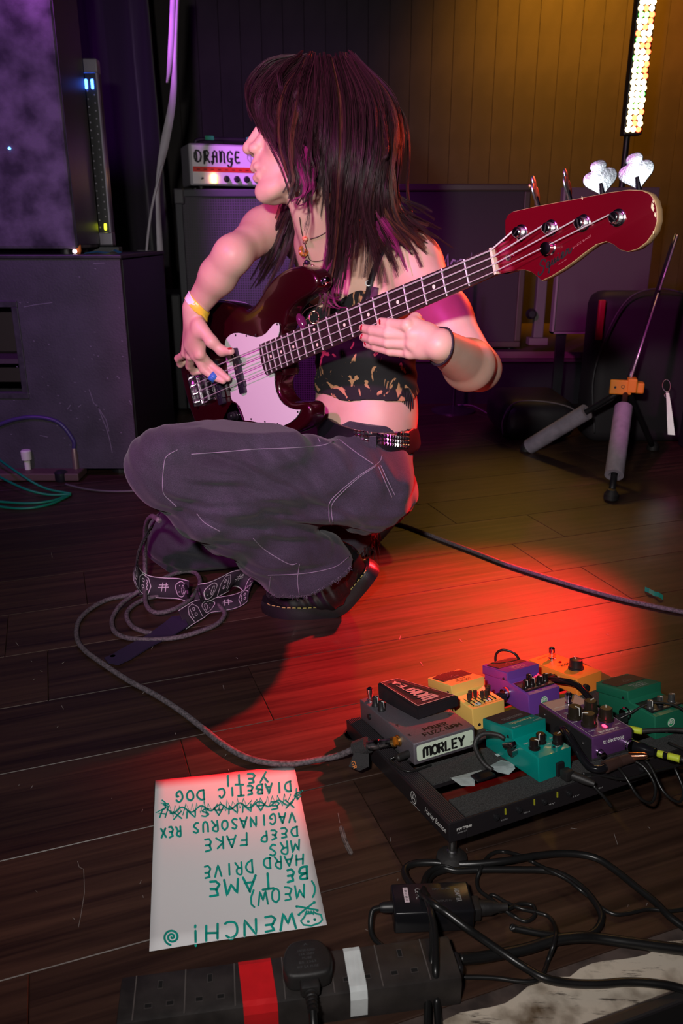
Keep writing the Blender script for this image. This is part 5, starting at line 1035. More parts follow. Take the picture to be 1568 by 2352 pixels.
# tangle of thin black leads hanging behind the board
ri = np.random.default_rng(3)
TG = [('loop of thin black lead hanging off the rear edge below the purple metallic pedal', [(.262, -.018, .010), (.258, -.040, .004), (.262, -.060, -.018), (.280, -.066, -.030), (.298, -.056, -.018), (.300, -.036, .0), (.290, -.020, .010)]),
      ('thin black lead looping under the yellow sleeved plug', [(.300, -.010, .008), (.308, -.034, .004), (.304, -.064, -.022), (.318, -.078, -.036), (.336, -.070, -.028), (.342, -.050, -.006)]),
      ('thin black lead at the right end of the board, curling to the floor', [(.372, -.012, .006), (.378, -.044, .000), (.366, -.074, -.030), (.346, -.090, -.046), (.330, -.096, -.052)]),
      ('thin black lead lying along the rear edge of the board', [(.215, -.006, .004), (.240, -.016, -.002), (.270, -.030, -.010), (.310, -.036, -.010), (.350, -.040, -.012), (.390, -.044, -.012)])]
for lb_, pts in TG:
    o = cable('power_lead', bl(pts), .0021, M['cable'], None, 8, 8); tag(o, lb_, 'cable')
# ================================================================ coiled lead and webbing strap on the floor
S5 = 1568/460.0
def z5(pts): return [fl(160+x/S5, 1160+y/S5, z) for x, y, z in pts]
lead = [(700, 120, .30), (640, 90, .26), (597, 160, .20), (590, 300, .13), (590, 450, .07), (590, 600, .03), (590, 700, .016), (600, 780, .014), (650, 835, .014), (740, 838, .014), (850, 800, .015), (950, 730, .016), (1010, 640, .017), (1018, 580, .017), (980, 530, .016), (900, 520, .015), (800, 545, .014), (690, 595, .014), (580, 650, .022), (480, 715, .013), (400, 780, .010), (345, 860, .006), (330, 930, .0055), (360, 1000, .0055), (450, 1040, .0055), (600, 1055, .0055), (760, 1048, .0055), (900, 1025, .0055), (1030, 985, .0055), (1140, 940, .0055), (1200, 885, .0055), (1210, 835, .0055), (1150, 780, .0055), (1050, 740, .0055), (900, 715, .0055), (740, 710, .0055), (610, 730, .0055), (520, 770, .0055), (455, 830, .0055), (450, 890, .0055), (490, 950, .0055), (560, 985, .0055), (640, 1004, .0055)]
lead2 = [(890, 690, .0055), (760, 686, .0055), (620, 686, .0055), (520, 694, .0055), (430, 712, .0055), (300, 740, .0055), (180, 800, .0055), (90, 880, .0055), (55, 960, .0055), (62, 1060, .0055), (120, 1140, .0055), (220, 1215, .0055), (330, 1290, .0055)]
P = z5(lead2) + [fl(x, y, z) for x, y, z in [(300, 1566, .0055), (355, 1595, .0055), (410, 1630, .0055), (460, 1668, .0055), (510, 1708, .0055), (560, 1737, .0055), (610, 1751, .0055), (670, 1754, .0055), (730, 1745, .0075), (775, 1736, .014)]]
tip = WJ
p_end = Vector(P[-1])
ld = thing('instrument_cable', 'braided instrument cable running past the white list and plugged into the wah pedal', 'cable', tuple(fl(430, 1640, 0)))
cable('cord', P + [p_end.lerp(tip, .25)+Vector((0, 0, .004)), p_end.lerp(tip, .40)+Vector((0, 0, .005))], .0050, braid, ld, 10, 8)
a = p_end.lerp(tip, .42)+Vector((0, 0, .005)); b_ = p_end.lerp(tip, .95)
def seg(name, t0, t1, r0, r1, m, parent): return B().tube([a.lerp(b_, t0), a.lerp(b_, (t0+t1)/2), a.lerp(b_, t1)], [r0, (r0+r1)/2, r1], 16).obj(name, m, parent, smooth=False, angle=40)
seg('plug_shell', .0, .58, .0075, .0075, mat('worn_chrome_plug', (0.55, 0.53, 0.55), 0.3, 1.0, col2=(0.01, 0.01, 0.012), vscale=110), ld); seg('plug_shell', .58, .98, .0066, .0062, bpy.data.materials['worn_chrome_plug'], ld); seg('plug_collar', .96, 1.04, .0078, .0078, M['brass'], ld)
# hook-and-loop cable tie round the plug
v0 = fl(798, 1735, .016)
b = B(); d_ = (a-p_end).normalized(); b.tube([a-d_*.012, a+d_*.012], [.0125, .0125], 18); ct = b.obj('cable_tie', mat('loop_fabric', (0.03, 0.028, 0.03), 0.95, bump=1, bscale=500), None, angle=60)
tag(ct, 'black fabric cable tie with orange lettering wrapped round the cable by the pedal board', 'cable tie')
tb = [a+Vector((-.012, -.010, -.004)), a+Vector((.010, -.010, -.004)), a+Vector((.010, -.026, -.016)), a+Vector((-.004, -.034, -.018)), a+Vector((-.020, -.026, -.016))]
o = new_obj('tail', mesh_from(tb, [(0, 1, 2, 3, 4)]), bpy.data.materials['loop_fabric'], ct); o.modifiers.new('t', 'SOLIDIFY').thickness = .002
fx = (tb[3]-tb[4]).normalized()
text_on('orange_lettering', 'GR', frame((tb[3]+tb[4]+tb[0]*.6)/2.6+Vector((0, -.0014, .0016)), (.3, -.9, -.45), (.9, .3, .1)), .013, .006, mat('orange_print', (0.75, 0.22, 0.04), 0.6), ct)

sp1 = [(700, 75, .22), (640, 160, .19), (585, 280, .15), (540, 390, .11), (520, 470, .085), (530, 560, .055), (570, 610, .035), (640, 640, .026), (740, 650, .022), (850, 655, .024), (930, 675, .028)]
sp2 = [(985, 705, .030), (1060, 690, .034), (1150, 650, .034), (1250, 600, .034), (1330, 570, .030), (1390, 590, .022), (1410, 640, .016), (1390, 700, .010), (1310, 750, .008), (1200, 775, .008), (1100, 790, .010), (1010, 820, .016), (940, 860, .018), (880, 900, .016)]
webm = mat('strap_black', (0.020, 0.016, 0.024), 0.8, bump=.4, bscale=400); webw = mat('strap_white_print', (0.55, 0.52, 0.55), 0.8)
gs = thing('guitar_strap', 'black webbing strap with white doodled faces and a dark leather end, crumpled on the floor', 'strap', tuple(fl(440, 1400, 0)))
def ribbon(name, ctr, wvec, wid, m, parent, doodle=True):
    C = smooth_path(z5(ctr), 10); n = len(C); Wv = smooth_path([tuple(v) for v in wvec], 10); Wv = [np.array(Wv[int(i*(len(Wv)-1)/(n-1))]) for i in range(n)]
    L = [0]
    for i in range(n-1): L.append(L[-1]+float(np.linalg.norm(C[i+1]-C[i])))
    def at(s, v):
        i = min(int(np.searchsorted(L, s)), n-1); i = max(i, 1); t = (s-L[i-1])/max(L[i]-L[i-1], 1e-6)
        c = C[i-1]*(1-t)+C[i]*t; w_ = Wv[i-1]*(1-t)+Wv[i]*t; w_ = w_/np.linalg.norm(w_)
        tg = C[i]-C[i-1]; tg = tg/np.linalg.norm(tg); nn = np.cross(tg, w_); nn /= np.linalg.norm(nn)+1e-9
        return c, w_, nn
    vs, fs = [], []
    for i in range(n):
        c, w_, nn = at(L[i], 0); vs += [c-w_*wid/2, c, c+w_*wid/2]
    for i in range(n-1): fs += [(3*i, 3*i+1, 3*i+4, 3*i+3), (3*i+1, 3*i+2, 3*i+5, 3*i+4)]
    o = new_obj(name, mesh_from(vs, fs, True), m, parent); md = o.modifiers.new('t', 'SOLIDIFY'); md.thickness = .0018; md.offset = 0
    if doodle:
        st = []; s = .01; k = 0; rr_ = np.random.default_rng(5); h = wid/2
        while s < L[-1]-.05:
            cx_ = s+.026; r = h*.72
            if k % 3 == 0:
                st.append([(cx_+r*.95*math.cos(a)*(1+.12*math.sin(3*a)), r*math.sin(a)) for a in np.linspace(0, 2*PI, 20)])
                st += [[(cx_-.006, .006), (cx_-.006, .008)], [(cx_-.006, -.006), (cx_-.006, -.008)]]
                st.append([(cx_+.006+.004*math.cos(a)*(1+.3*math.sin(9*a)), .010*math.sin(a)) for a in np.linspace(0, 2*PI, 24)])
            elif k % 3 == 1:
                st.append([(cx_-.018, -h*.8), (cx_-.016, h*.3), (cx_-.004, h*.8), (cx_+.012, h*.7), (cx_+.018, 0), (cx_+.012, -h*.8)])
                for sg in (-1, 1): st.append([(cx_-.002+.0035*math.cos(a), sg*.007+.0035*math.sin(a)) for a in np.linspace(0, 2*PI, 10)])
                st.append([(cx_+.008+.002*(j % 2), -.012+.004*j) for j in range(7)])
            else:
                st += [[(cx_-.012, 0), (cx_+.012, .002)], [(cx_-.010, .006), (cx_+.010, .007)], [(cx_-.004, -.008), (cx_-.002, .012)], [(cx_+.005, -.008), (cx_+.006, .012)]]
            s += .046; k += 1
        for sg in (-1, 1): st.append([(s_, sg*(h-.0012)) for s_ in np.linspace(0, L[-1], 80)])
        for side in (1, -1):
            def to3(s_, v_):
                s_ = min(max(s_, 0.0), L[-1]); c, w_, nn = at(s_, 0); return c+w_*v_+nn*.0014*side
            ob = strokes_obj('doodle_print', [q[:] for q in st], .0017, to3, webw, o); ob['kind'] = 'stuff'
    return o, at, L
ribbon('webbing', sp1, [(.55, .1, .8)]*3+[(.3, .1, .9)]*2+[(.0, .5, .85)]*3+[(.0, .6, .8)]*3, .048, webm, gs)
ribbon('webbing', sp2, [(.2, .6, .75)]*4+[(.6, .3, .7)]*2+[(.3, .9, .3)]+[(-.1, .95, .25)]*4+[(-.45, .75, .5)]*3, .050, webm, gs)
# slider and leather end
b = B(); b.tube(smooth_path(z5([(905, 630, .045), (925, 690, .040), (930, 740, .012)]), 4), .0035, 8); b.tube(smooth_path(z5([(1005, 650, .055), (1025, 720, .040), (1045, 770, .012)]), 4), .0035, 8); b.obj('slider_buckle', M['black'], gs)
le = [(890, 870, .016), (930, 950, .010), (820, 1020, .003), (640, 1110, .003), (480, 1210, .003), (380, 1255, .003), (300, 1240, .003), (270, 1205, .003), (330, 1180, .003), (450, 1110, .003), (600, 1030, .003), (740, 930, .010), (800, 880, .016)]
vv = z5(le); nv = len(vv); strip = []
lo = new_obj('leather_end', mesh_from(vv, [(0, 1, 2, 11, 12), (2, 3, 10, 11), (3, 4, 9, 10), (4, 5, 8, 9), (5, 6, 7, 8)]), mat('strap_leather', (0.030, 0.020, 0.050), 0.42), gs); lo.modifiers.new('t', 'SOLIDIFY').thickness = .003
B().lathe([(.006, 0), (.005, .0015)], M=T(*fl(259, 1508, .0045))).obj('strap_hole_rivet', M['steel'], gs)
lc = thing('coiled_lead', 'braided lead lying in loops under the doodled strap', 'cable', tuple(fl(300, 1440, 0)))
cable('cord', z5(lead), .0050, braid, lc, 10, 8)

# ================================================================ bass guitar
RB = np.array([[-0.6225770, -0.2067418, -0.7547554], [-0.0843428, 0.9765804, -0.1979318], [0.7780001, -0.0595696, -0.6254337]])
TB = np.array([0.2134695, 0.3552442, 1.1309237])
def camv(v): return RT*v[0]+UP*v[1]+FW*v[2]
bX, bY, bZ = camv(RB[:, 0]), camv(RB[:, 1]), camv(RB[:, 2]); bO = C0+camv(TB)
def BW(x, y, z): return bO+bX*x/1000+bY*y/1000+bZ*z/1000
LM = frame(bO, bX, -bY, bZ)@Matrix.Scale(.001, 4)          # local mm (x to the bridge, -y to the low string)
LMf = frame(bO, bX, -bY, bZ)
def BPx(px, py, h):                 # point seen at (px,py), h mm above the frets plane
    r = ray(px, py); n = bZ; s = ((bO+bZ*h/1000-C0)@n)/(r@n); return C0+r*s
def neg(p): return [(x, -y) for x, y in p]
bass = thing('bass_guitar', 'dark cherry red four-string bass guitar with a white pickguard held by the crouching person', 'bass guitar', tuple(BW(700, 0, -30)))
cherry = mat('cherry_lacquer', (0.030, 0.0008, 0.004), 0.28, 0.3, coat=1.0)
cherry2 = mat('cherry_headstock_lit', (0.15, 0.002, 0.010), 0.20, 0.3, coat=1.0)  # the body's red made lighter, flash on the headstock put into the colour
maple = mat('maple', (0.55, 0.34, 0.17), 0.45, var=.2, vscale=40)
outl = [(541,37),(524,50),(514,64),(500,74),(474,80),(444,82),(420,84),(405,92),(402,106),(412,122),(434,135),(462,143),(487,146),(511,145),(536,141),(561,133),(583,123),(605,115),(630,111),(645,116),(674,134),(715,154),(760,167),(810,171),(860,164),(905,144),(938,110),(955,60),(955,0),(948,-50),(928,-100),(892,-140),(845,-163),(800,-167),(755,-157),(720,-143),(685,-140),(645,-148),(605,-155),(565,-156),(530,-150),(507,-138),(499,-122),(504,-109),(520,-103),(542,-101),(562,-95),(578,-82),(585,-66),(581,-50),(568,-40),(556,-36)]
op = [tuple(q[:2]) for q in smooth_path(neg(outl), 4, True)]
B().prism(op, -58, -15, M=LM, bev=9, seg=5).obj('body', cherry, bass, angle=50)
gd = [(536,58),(545,61),(555,60),(569,55),(585,50),(601,49),(618,51),(638,59),(658,68),(678,76),(697,80),(713,80),(729,76),(737,69),(741,60),(746,41),(749,15),(752,-10),(756,-27),(760,-46),(757,-54),(742,-62),(734,-73),(729,-87),(726,-103),(704,-108),(672,-118),(638,-129),(612,-136),(595,-138),(570,-136),(548,-131),(533,-124),(525,-116),(539,-113),(559,-106),(576,-95),(586,-83),(592,-67),(591,-51),(587,-38),(586,-32),(546,33),(539,41),(535,50)]
ins = neg(gd)
B().prism(ins, -15.0, -13.6, M=LM).obj('pickguard_edge', M['black'], bass)
gp_ = []
c0_ = np.mean(np.array(ins), 0)
def inset(poly, d):
    n = len(poly); A_ = sum(poly[i][0]*poly[(i+1) % n][1]-poly[(i+1) % n][0]*poly[i][1] for i in range(n)); sg = 1 if A_ > 0 else -1; out = []
    for i in range(n):
        a_, b__, c_2 = np.array(poly[i-1]), np.array(poly[i]), np.array(poly[(i+1) % n]); t_ = c_2-a_; t_ = t_/np.linalg.norm(t_); out.append(tuple(b__+sg*d*np.array([-t_[1], t_[0]])))
    return out
pgd = B().prism(inset(ins, 0.9), -13.6, -12.4, M=LM).obj('pickguard', mat('white_pickguard', (0.66, 0.68, 0.66), 0.22), bass)
scr_xy = [(541, 56), (652, 62), (690, 73), (742, 30), (753, -30), (735, -70), (700, -104), (652, -118), (610, -130), (535, -119), (586, -45), (620, 56)]
for x, y in scr_xy:
    B().lathe([(2.3, 0), (1.8, 1.0), (0.6, 1.1)], M=LM@T(x, -y, -12.4), n=12).obj('screw', mat('dark_screw', (0.10, 0.09, 0.10), 0.3, 0.8) if 'dark_screw' not in bpy.data.materials else bpy.data.materials['dark_screw'], pgd, angle=30)
# control plate and knobs
cpl = [(745, -62), (762, -56), (775, -62), (860, -112), (872, -128), (868, -142), (850, -146), (800, -140), (738, -112), (732, -100)]
cpp = B().prism(neg(cpl), -15, -13.2, M=LM, bev=.4, seg=1).obj('control_plate', mat('plate_chrome', (0.35, 0.33, 0.36), 0.08, 1.0), bass)
for x, y in ((757, -86), (800, -108), (838, -126)): B().lathe([(11, 0), (10.5, 2), (9.5, 3), (9, 15), (7.5, 17)], M=LM@T(x, -y, -13.2)).obj('control_knob', M['blackgloss'], cpp, angle=35)
# pickups
for x, yo in ((702, 0), (793, -6)):
    pk = B().prism(rrect(x-9.5, -yo-48, x+9.5, -yo+48, 3), -15, -4, M=LM, bev=.8, seg=2).obj('pickup', mat('pickup_black', (0.015, 0.012, 0.022), 0.30) if 'pickup_black' not in bpy.data.materials else bpy.data.materials['pickup_black'], bass, angle=40)
    B().prism([(x-9.5, -yo-22), (x-13, -yo-20), (x-13, -yo-10), (x-9.5, -yo-8)], -13, -5, M=LM).obj('ear', bpy.data.materials['pickup_black'], pk); B().prism([(x-9.5, -yo+22), (x-13, -yo+20), (x-13, -yo+34), (x-9.5, -yo+36)], -13, -5, M=LM).obj('ear', bpy.data.materials['pickup_black'], pk)
    b = B()
    for k in range(4):
        for d in (-4, 4): b.lathe([(2.2, 0), (2.0, .6)], M=LM@T(x, -yo-30+20*k+d, -4), n=10)
    b.obj('pole_pieces', M['steel'], pk)['kind'] = 'stuff'
# neck, fretboard
def fret_x(n): return 864*(1-2**(-n/12))
def wid(x): return 38.1+(62-38.1)*x/592
secs = []; vs = []; fs = []; nx = 14; nk_ = 12
for i in range(nx+1):
    x = 600*i/nx; w2 = wid(x)/2-0.3; dpt = 15+4*i/nx
    for k in range(nk_+1):
        a = PI*k/nk_; vs.append((x, w2*math.cos(a), -6-dpt*abs(math.sin(a))**.75))
for i in range(nx):
    for k in range(nk_): q = i*(nk_+1)+k; fs.append((q, q+1, q+nk_+2, q+nk_+1))
for i in (0, nx): fs.append(tuple(range(i*(nk_+1), (i+1)*(nk_+1))))
for i in range(nx): q = i*(nk_+1); fs.append((q, q+nk_+1, q+2*nk_+1, q+nk_))
nb = B().add(vs, fs, LM); nko = nb.obj('neck', maple, bass, angle=50)
fbm = wood_mat('rosewood', (0.012, 0.006, 0.007), (0.034, 0.016, 0.018), 0.38, (10, 400, 400), .10)
vs = []; fs = []; ncr = 8
for i in range(21):
    x = -1+598.0*i/20 
    for k in range(ncr+1):
        v = -1+2*k/ncr; xe = x+(0 if i < 20 else 6*(1-v*v)); vs.append((xe, v*wid(x)/2, -0.9*v*v))
    vs.append((x if i < 20 else x, wid(x)/2, -6)); vs.append((x, -wid(x)/2, -6))
m_ = ncr+3
for i in range(20):
    q = i*m_
    for k in range(ncr): fs.append((q+k, q+k+1, q+m_+k+1, q+m_+k))
    fs.append((q+ncr, q+ncr+1, q+m_+ncr+1, q+m_+ncr)); fs.append((q+ncr+2, q, q+m_, q+m_+ncr+2)); fs.append((q+ncr+1, q+ncr+2, q+m_+ncr+2, q+m_+ncr+1))
fs += [tuple(range(0, ncr+2))+(ncr+2,), tuple(range(20*m_, 20*m_+ncr+2))+(20*m_+ncr+2,)]
fbo = B().add(vs, fs, LM).obj('fretboard', fbm, bass, angle=30)
strm2 = mat('fret_metal', (0.95, 0.93, 0.92), 0.4, 0.7)
for n in range(1, 21):
    x = fret_x(n); w2 = wid(x)/2-.4; pth = [BW(x, w2*v, .25-0.9*v*v) for v in np.linspace(-1, 1, 7)]
    B().tube(pth, .0012, 6).obj('fret', strm2, fbo)
inl = mat('cream_inlay', (0.78, 0.72, 0.55), 0.35)
for n in (3, 5, 7, 9, 15, 17, 19): B().lathe([(3.2, 0), (3.0, .25)], M=LM@T((fret_x(n-1)+fret_x(n))/2, 0, -.05), n=16).obj('inlay_dot', inl, fbo)
for y in (14, -14): B().lathe([(3.2, 0), (3.0, .25)], M=LM@T((fret_x(11)+fret_x(12))/2, y, -.25), n=16).obj('inlay_dot', inl, fbo)
for n in (3, 5, 7, 9, 12, 15, 17): B().lathe([(1.2, 0), (1.1, .2)], M=LM@T((fret_x(n-1)+fret_x(n))/2, -wid(fret_x(n))/2, -3)@RX(PI/2), n=8).obj('side_dot', inl, fbo)
B().box((-5, -19, -8), (-.8, 19, 2.2), M=LM, bev=.6).obj('nut', mat('bone', (0.72, 0.55, 0.42), 0.4), bass)
# headstock
hd = [(-6,19.2),(-12,20.5),(-18,24.5),(-21,30),(-22.5,39),(-25,50),(-31,55.5),(-40,57),(-81,49),(-130,38),(-185,26),(-211,19),(-227,12),(-236,4),(-240,-5),(-241,-16),(-239,-29),(-233,-40),(-221,-49),(-208,-53),(-195,-52),(-185,-46),(-178,-37),(-169,-30),(-155,-29),(-138,-33),(-120,-38.5),(-102,-43),(-82,-46.5),(-65,-47.5),(-59,-40),(-51,-31),(-41,-25),(-27,-21),(-6,-19.2)]
hp_ = neg(hd)
def headz(x): t_ = min(max((-x-6)/22.0, 0), 1); return -6.5-7.0*(t_*t_*(3-2*t_))*1.0
b = bmesh.new(); n = len(hp_)
B().prism(hp_, -28, -14.4, M=LM, bev=.8, seg=2).obj('headstock', maple, bass, angle=50)
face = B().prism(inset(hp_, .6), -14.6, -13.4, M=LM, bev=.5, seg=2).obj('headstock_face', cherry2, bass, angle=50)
# sloped shoulder behind the nut
vs = []; 
for i in range(9):
    x = -5-24*i/8; w_u = np.interp(-x, [5, 12, 18, 21, 29], [19.2, 20.5, 24, 29, 30]); w_d = np.interp(-x, [5, 27, 41], [19.2, 21, 25]); t_ = i/8; z = -5.5-8.2*(t_*t_*(3-2*t_))
    vs += [(x, -min(w_u, 22), z), (x, w_d, z), (x, w_d, -20), (x, -min(w_u, 22), -20)]
fs = []
for i in range(8):
    for k in range(4): fs.append((4*i+k, 4*i+(k+1) % 4, 4*i+4+(k+1) % 4, 4*i+4+k))
fs += [(0, 1, 2, 3), (35, 34, 33, 32)]
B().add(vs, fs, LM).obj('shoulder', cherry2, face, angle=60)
chip = mat('bare_chip', (0.75, 0.62, 0.42), 0.7)
for (x, y, s_) in ((-236.5, -12, 5), (-238, -22, 3), (-232, -41, 2), (-148, 33.5, 2.2), (-238.5, -6, 2)):
    pts = [(x+s_*(.55+.3*math.sin(k*2.7))*math.cos(k*PI/4)*.7, -y+s_*(.8+.3*math.cos(k*3.1))*math.sin(k*PI/4)) for k in range(8)]
    B().prism(pts, -13.45, -13.2, M=LM).obj('paint_chip', chip, face)
# script name on the headstock
SQ = {'S': [[(.95,.75),(.9,1.0),(.55,1.1),(.3,.85),(.45,.6),(.75,.35),(.6,-.05),(.2,-.2),(0,0),(.1,.2)]], 'q': [[(.7,.5),(.4,.65),(.1,.4),(.25,.1),(.6,.25),(.7,.55),(.5,-.55),(.35,-.45)],[(.55,.0),(.95,.2)]],
      'u': [[(0,.2),(.2,.6),(.15,.15),(.4,.1),(.65,.6),(.6,.1),(.95,.2)]], 'i': [[(0,.2),(.25,.6),(.2,.1),(.7,.2)],[(.32,.85),(.38,.9)]], 'e': [[(0,.2),(.6,.5),(.45,.7),(.15,.45),(.25,.08),(.9,.2)]], 'r': [[(0,.15),(.3,.75),(.35,.6),(.7,.62),(.6,.2),(1,.15),(1.3,.5)]]}
p0 = np.array([-62.0, -37.5]); p1 = np.array([-117.0, -27.5]); dr = (p1-p0)/np.linalg.norm(p1-p0); up_ = np.array([-.18, .98]); st = []; xx = 0
wl = [('S', 14), ('q', 9.5), ('u', 9.5), ('i', 6.5), ('e', 8), ('r', 8)]
for ch, wc in wl:
    for q_ in SQ[ch]: 
        qq = [p0+dr*(xx+a_*wc)+up_*(b__*(13.5 if ch == 'S' else 11.5)) for a_, b__ in q_]; st.append([tuple(v[:2]) for v in (smooth_path(qq, 4) if len(qq) > 2 else qq)])
    xx += wc
strokes_obj('script_lettering', st, 2.3, lambda x, y: LM@Vector((x, -y, -13.25)), M['print_b'], face)
pm_ = frame(BW(-133, -17.5, -13.2), -bX*.97-bY*-.22, bY*.97-bX*.22)
dd = Vector(-bX*.975+bY*.20).normalized(); text_on('small_lettering', 'JAZZ BASS', frame(BW(-136, -19, -13.2), tuple(dd), tuple(bY)), .030, .0032, mat('grey_red_print', (0.30, 0.09, 0.10), 0.5), face)
text_on('small_lettering', 'by fender', frame(BW(-103, -34, -13.2), tuple(dd), tuple(bY)), .014, .0018, bpy.data.materials['grey_red_print'], face)
# tuners
posts = [(-48, 25), (-95, 14), (-143, 3), (-191, -8)]
keysC = [(-75, 70), (-124, 59), (-171, 50), (-219, 38.5)]
th_chrome = mat('tuner_chrome', (0.72, 0.70, 0.74), 0.14, 1.0); keym = mat('key_metal', (0.40, 0.48, 0.52), 0.42, 1.0, var=.35, vscale=110, bump=.25, bscale=300)
for i, ((x, y), (kx, ky)) in enumerate(zip(posts, keysC)):
    tn = B().lathe([(10.8, 0), (10.8, 1.0), (9.4, 1.8), (8.6, 2.0), (8.6, 3), (7.2, 3.2), (6.2, 4), (6.0, 9), (6.9, 10.5), (6.9, 12), (5.6, 13.2), (5.2, 13.4)], M=LM@T(x, -y, -13.4), n=28).obj('tuner', th_chrome, bass, angle=25)
    B().box((x-5.5, -y-.9, -1.2), (x+5.5, -y+.9, .15), M=LM@T(x, -y, 0)@RZ(.6+.5*i)@T(-x, y, 0)).obj('post_slot', M['print_b'], tn)
    b = B()
    for zz_, rr2 in ((-9.2, 6.9), (-7.6, 6.9), (-6.0, 6.9)): b.tube([LM@Vector((x+rr2*math.cos(a), -y+rr2*math.sin(a), zz_+.3*math.sin(a))) for a in np.linspace(0, 2*PI, 20)], .0009, 6)
    b.obj('string_windings', M['steel'], tn)
    eg = np.interp(-kx, [40, 130, 211, 227], [57, 38, 19, 12])
    base = BW(kx-(-1)*0+1, eg-3, -24); cen = BW(kx, ky, -24); sh = Vector(cen-base); axis = sh.normalized()
    B().tube([base, base+np.array(sh)*.35, base+np.array(sh)*.75], [.0042, .0036, .0026], 12).obj('key_shaft', th_chrome, tn)
    tocam = Vector(C0-cen).normalized(); nrm = tocam-axis*tocam.dot(axis); nrm.normalize()
    if i < 2: nrm = Matrix.Rotation(math.radians(80), 3, axis)@nrm
    else: nrm = Matrix.Rotation(math.radians(4 if i == 2 else -5), 3, axis)@nrm
    Mk = frame(cen, axis.cross(nrm), axis, nrm)
    cl_ = []
    KP = [(0, -21), (5, -16.5), (11, -11.5), (17, -6), (19.5, 0), (17.5, 6.5), (12, 9.5), (8.8, 10), (9.6, 14), (7, 18.8), (0, 20.5)]
    KP = KP+[(-x_, y_) for x_, y_ in reversed(KP[1:-1])]
    cl_ = [tuple(q_[:2]) for q_ in smooth_path(KP, 3, True)]
    B().prism(cl_, -1.3, 1.3, M=Mk@Matrix.Scale(.00108, 4), bev=.8, seg=2).obj('tuning_key', keym, tn, angle=50)
B().lathe([(9, 0), (9, 1), (7.5, 2), (7.5, 9), (8.4, 10), (8.4, 12), (4, 13)], M=LM@T(-88, 11, -13.4), n=24).obj('string_retainer', th_chrome, bass, angle=25)
B().lathe([(4.6, 0), (4.4, 1.5), (2, 2)], M=LM@T(-21, 1, -11.0), n=16).obj('round_screw', M['steel'], face, angle=25)
# strap buttons
B().lathe([(8, 0), (7, 1.5), (3.4, 3), (3.4, 8), (6.5, 10), (5, 12)], M=frame(BW(403, 97, -33), bY, bZ*1.0)@Matrix.Scale(.001, 4), n=20).obj('strap_button', M['chrome'], bass, angle=30)
# bridge
bdm = mat('bridge_chrome', (0.66, 0.64, 0.66), 0.16, 1.0)
bd_ = B().box((822, -38, -15), (905, 38, -13.2), M=LM, bev=.6).box((901, -38, -14), (905, 38, -1), M=LM, bev=.6).box((822, -38, -14), (866, -34, -6), M=LM, bev=.8).box((822, 34, -14), (866, 38, -6), M=LM, bev=.8).obj('bridge', bdm, bass, angle=40)
b = B()
for k in range(16): b.box((826, -33+k*4.3, -13.2), (864, -31+k*4.3, -12.0), M=LM)
b.obj('bridge_ridges', bdm, bd_)
sy = [28.5, 9.5, -9.5, -28.5]
for k, y in enumerate(sy):
    s_ = B().tube([BW(866, y-8.6, -3.0), BW(866, y+8.6, -3.0)], .0046, 14).obj('saddle', bdm, bd_, angle=40)
    b = B(); b.tube([BW(868, y, -4), BW(901, y, -5)], .0016, 8)
    for q in range(8): b.tube([BW(872+q*3.2, y+3.2*math.cos(a), -5+3.2*math.sin(a)) for a in np.linspace(0, 2*PI, 10)], .0005, 4)
    b.obj('spring', M['steel'], s_)
    for d_y in (-5.5, 5.5): B().lathe([(1.5, 0), (1.5, 7)], M=LM@T(866, -(y+d_y), -5), n=8).obj('height_screw', M['steel'], s_)
# strings
strm = mat('string_metal', (0.95, 0.93, 0.92), 0.42, 0.7); ny = [15, 5, -5, -15]; rad = [1.35, 1.15, .98, .85]
for k in range(4):
    px_, py_ = posts[k]; tt = np.array([px_, py_])-np.array([-3, ny[k]]); tt = tt/np.linalg.norm(tt); tang = np.array([px_, py_])+6.9*np.array([tt[1], -tt[0]])*1.0
    if k >= 2: mid = [BW(-88, -11+(4.5 if k == 2 else -4.5)*1.0+(4 if k == 2 else -2), -5)]
    else: mid = []
    path = [BW(903, sy[k], -6), BW(868, sy[k], 1.6)]+[BW(868+(-3-868)*q, sy[k]+(ny[k]-sy[k])*q, 1.8+1.0*(1-q)*1.5) for q in (.2, .4, .6, .8)]+[BW(-3, ny[k], 2.5)]+[BW(tang[0], tang[1], -7.0)]
    P_ = []
    for j in range(len(path)-1): P_ += [path[j]+(path[j+1]-path[j])*q for q in (0, .5)]
    P_.append(path[-1])
    B().tube(P_, rad[k]/1000, 6).obj('string', strm, bass)
# jack and strap button at the tail
B().lathe([(7, 0), (6.5, 1.5), (3.2, 3), (3.2, 8), (6, 10)], M=frame(BW(955, 10, -36), -bY, bZ)@Matrix.Scale(.001, 4), n=16).obj('strap_button', M['chrome'], bass, angle=30)
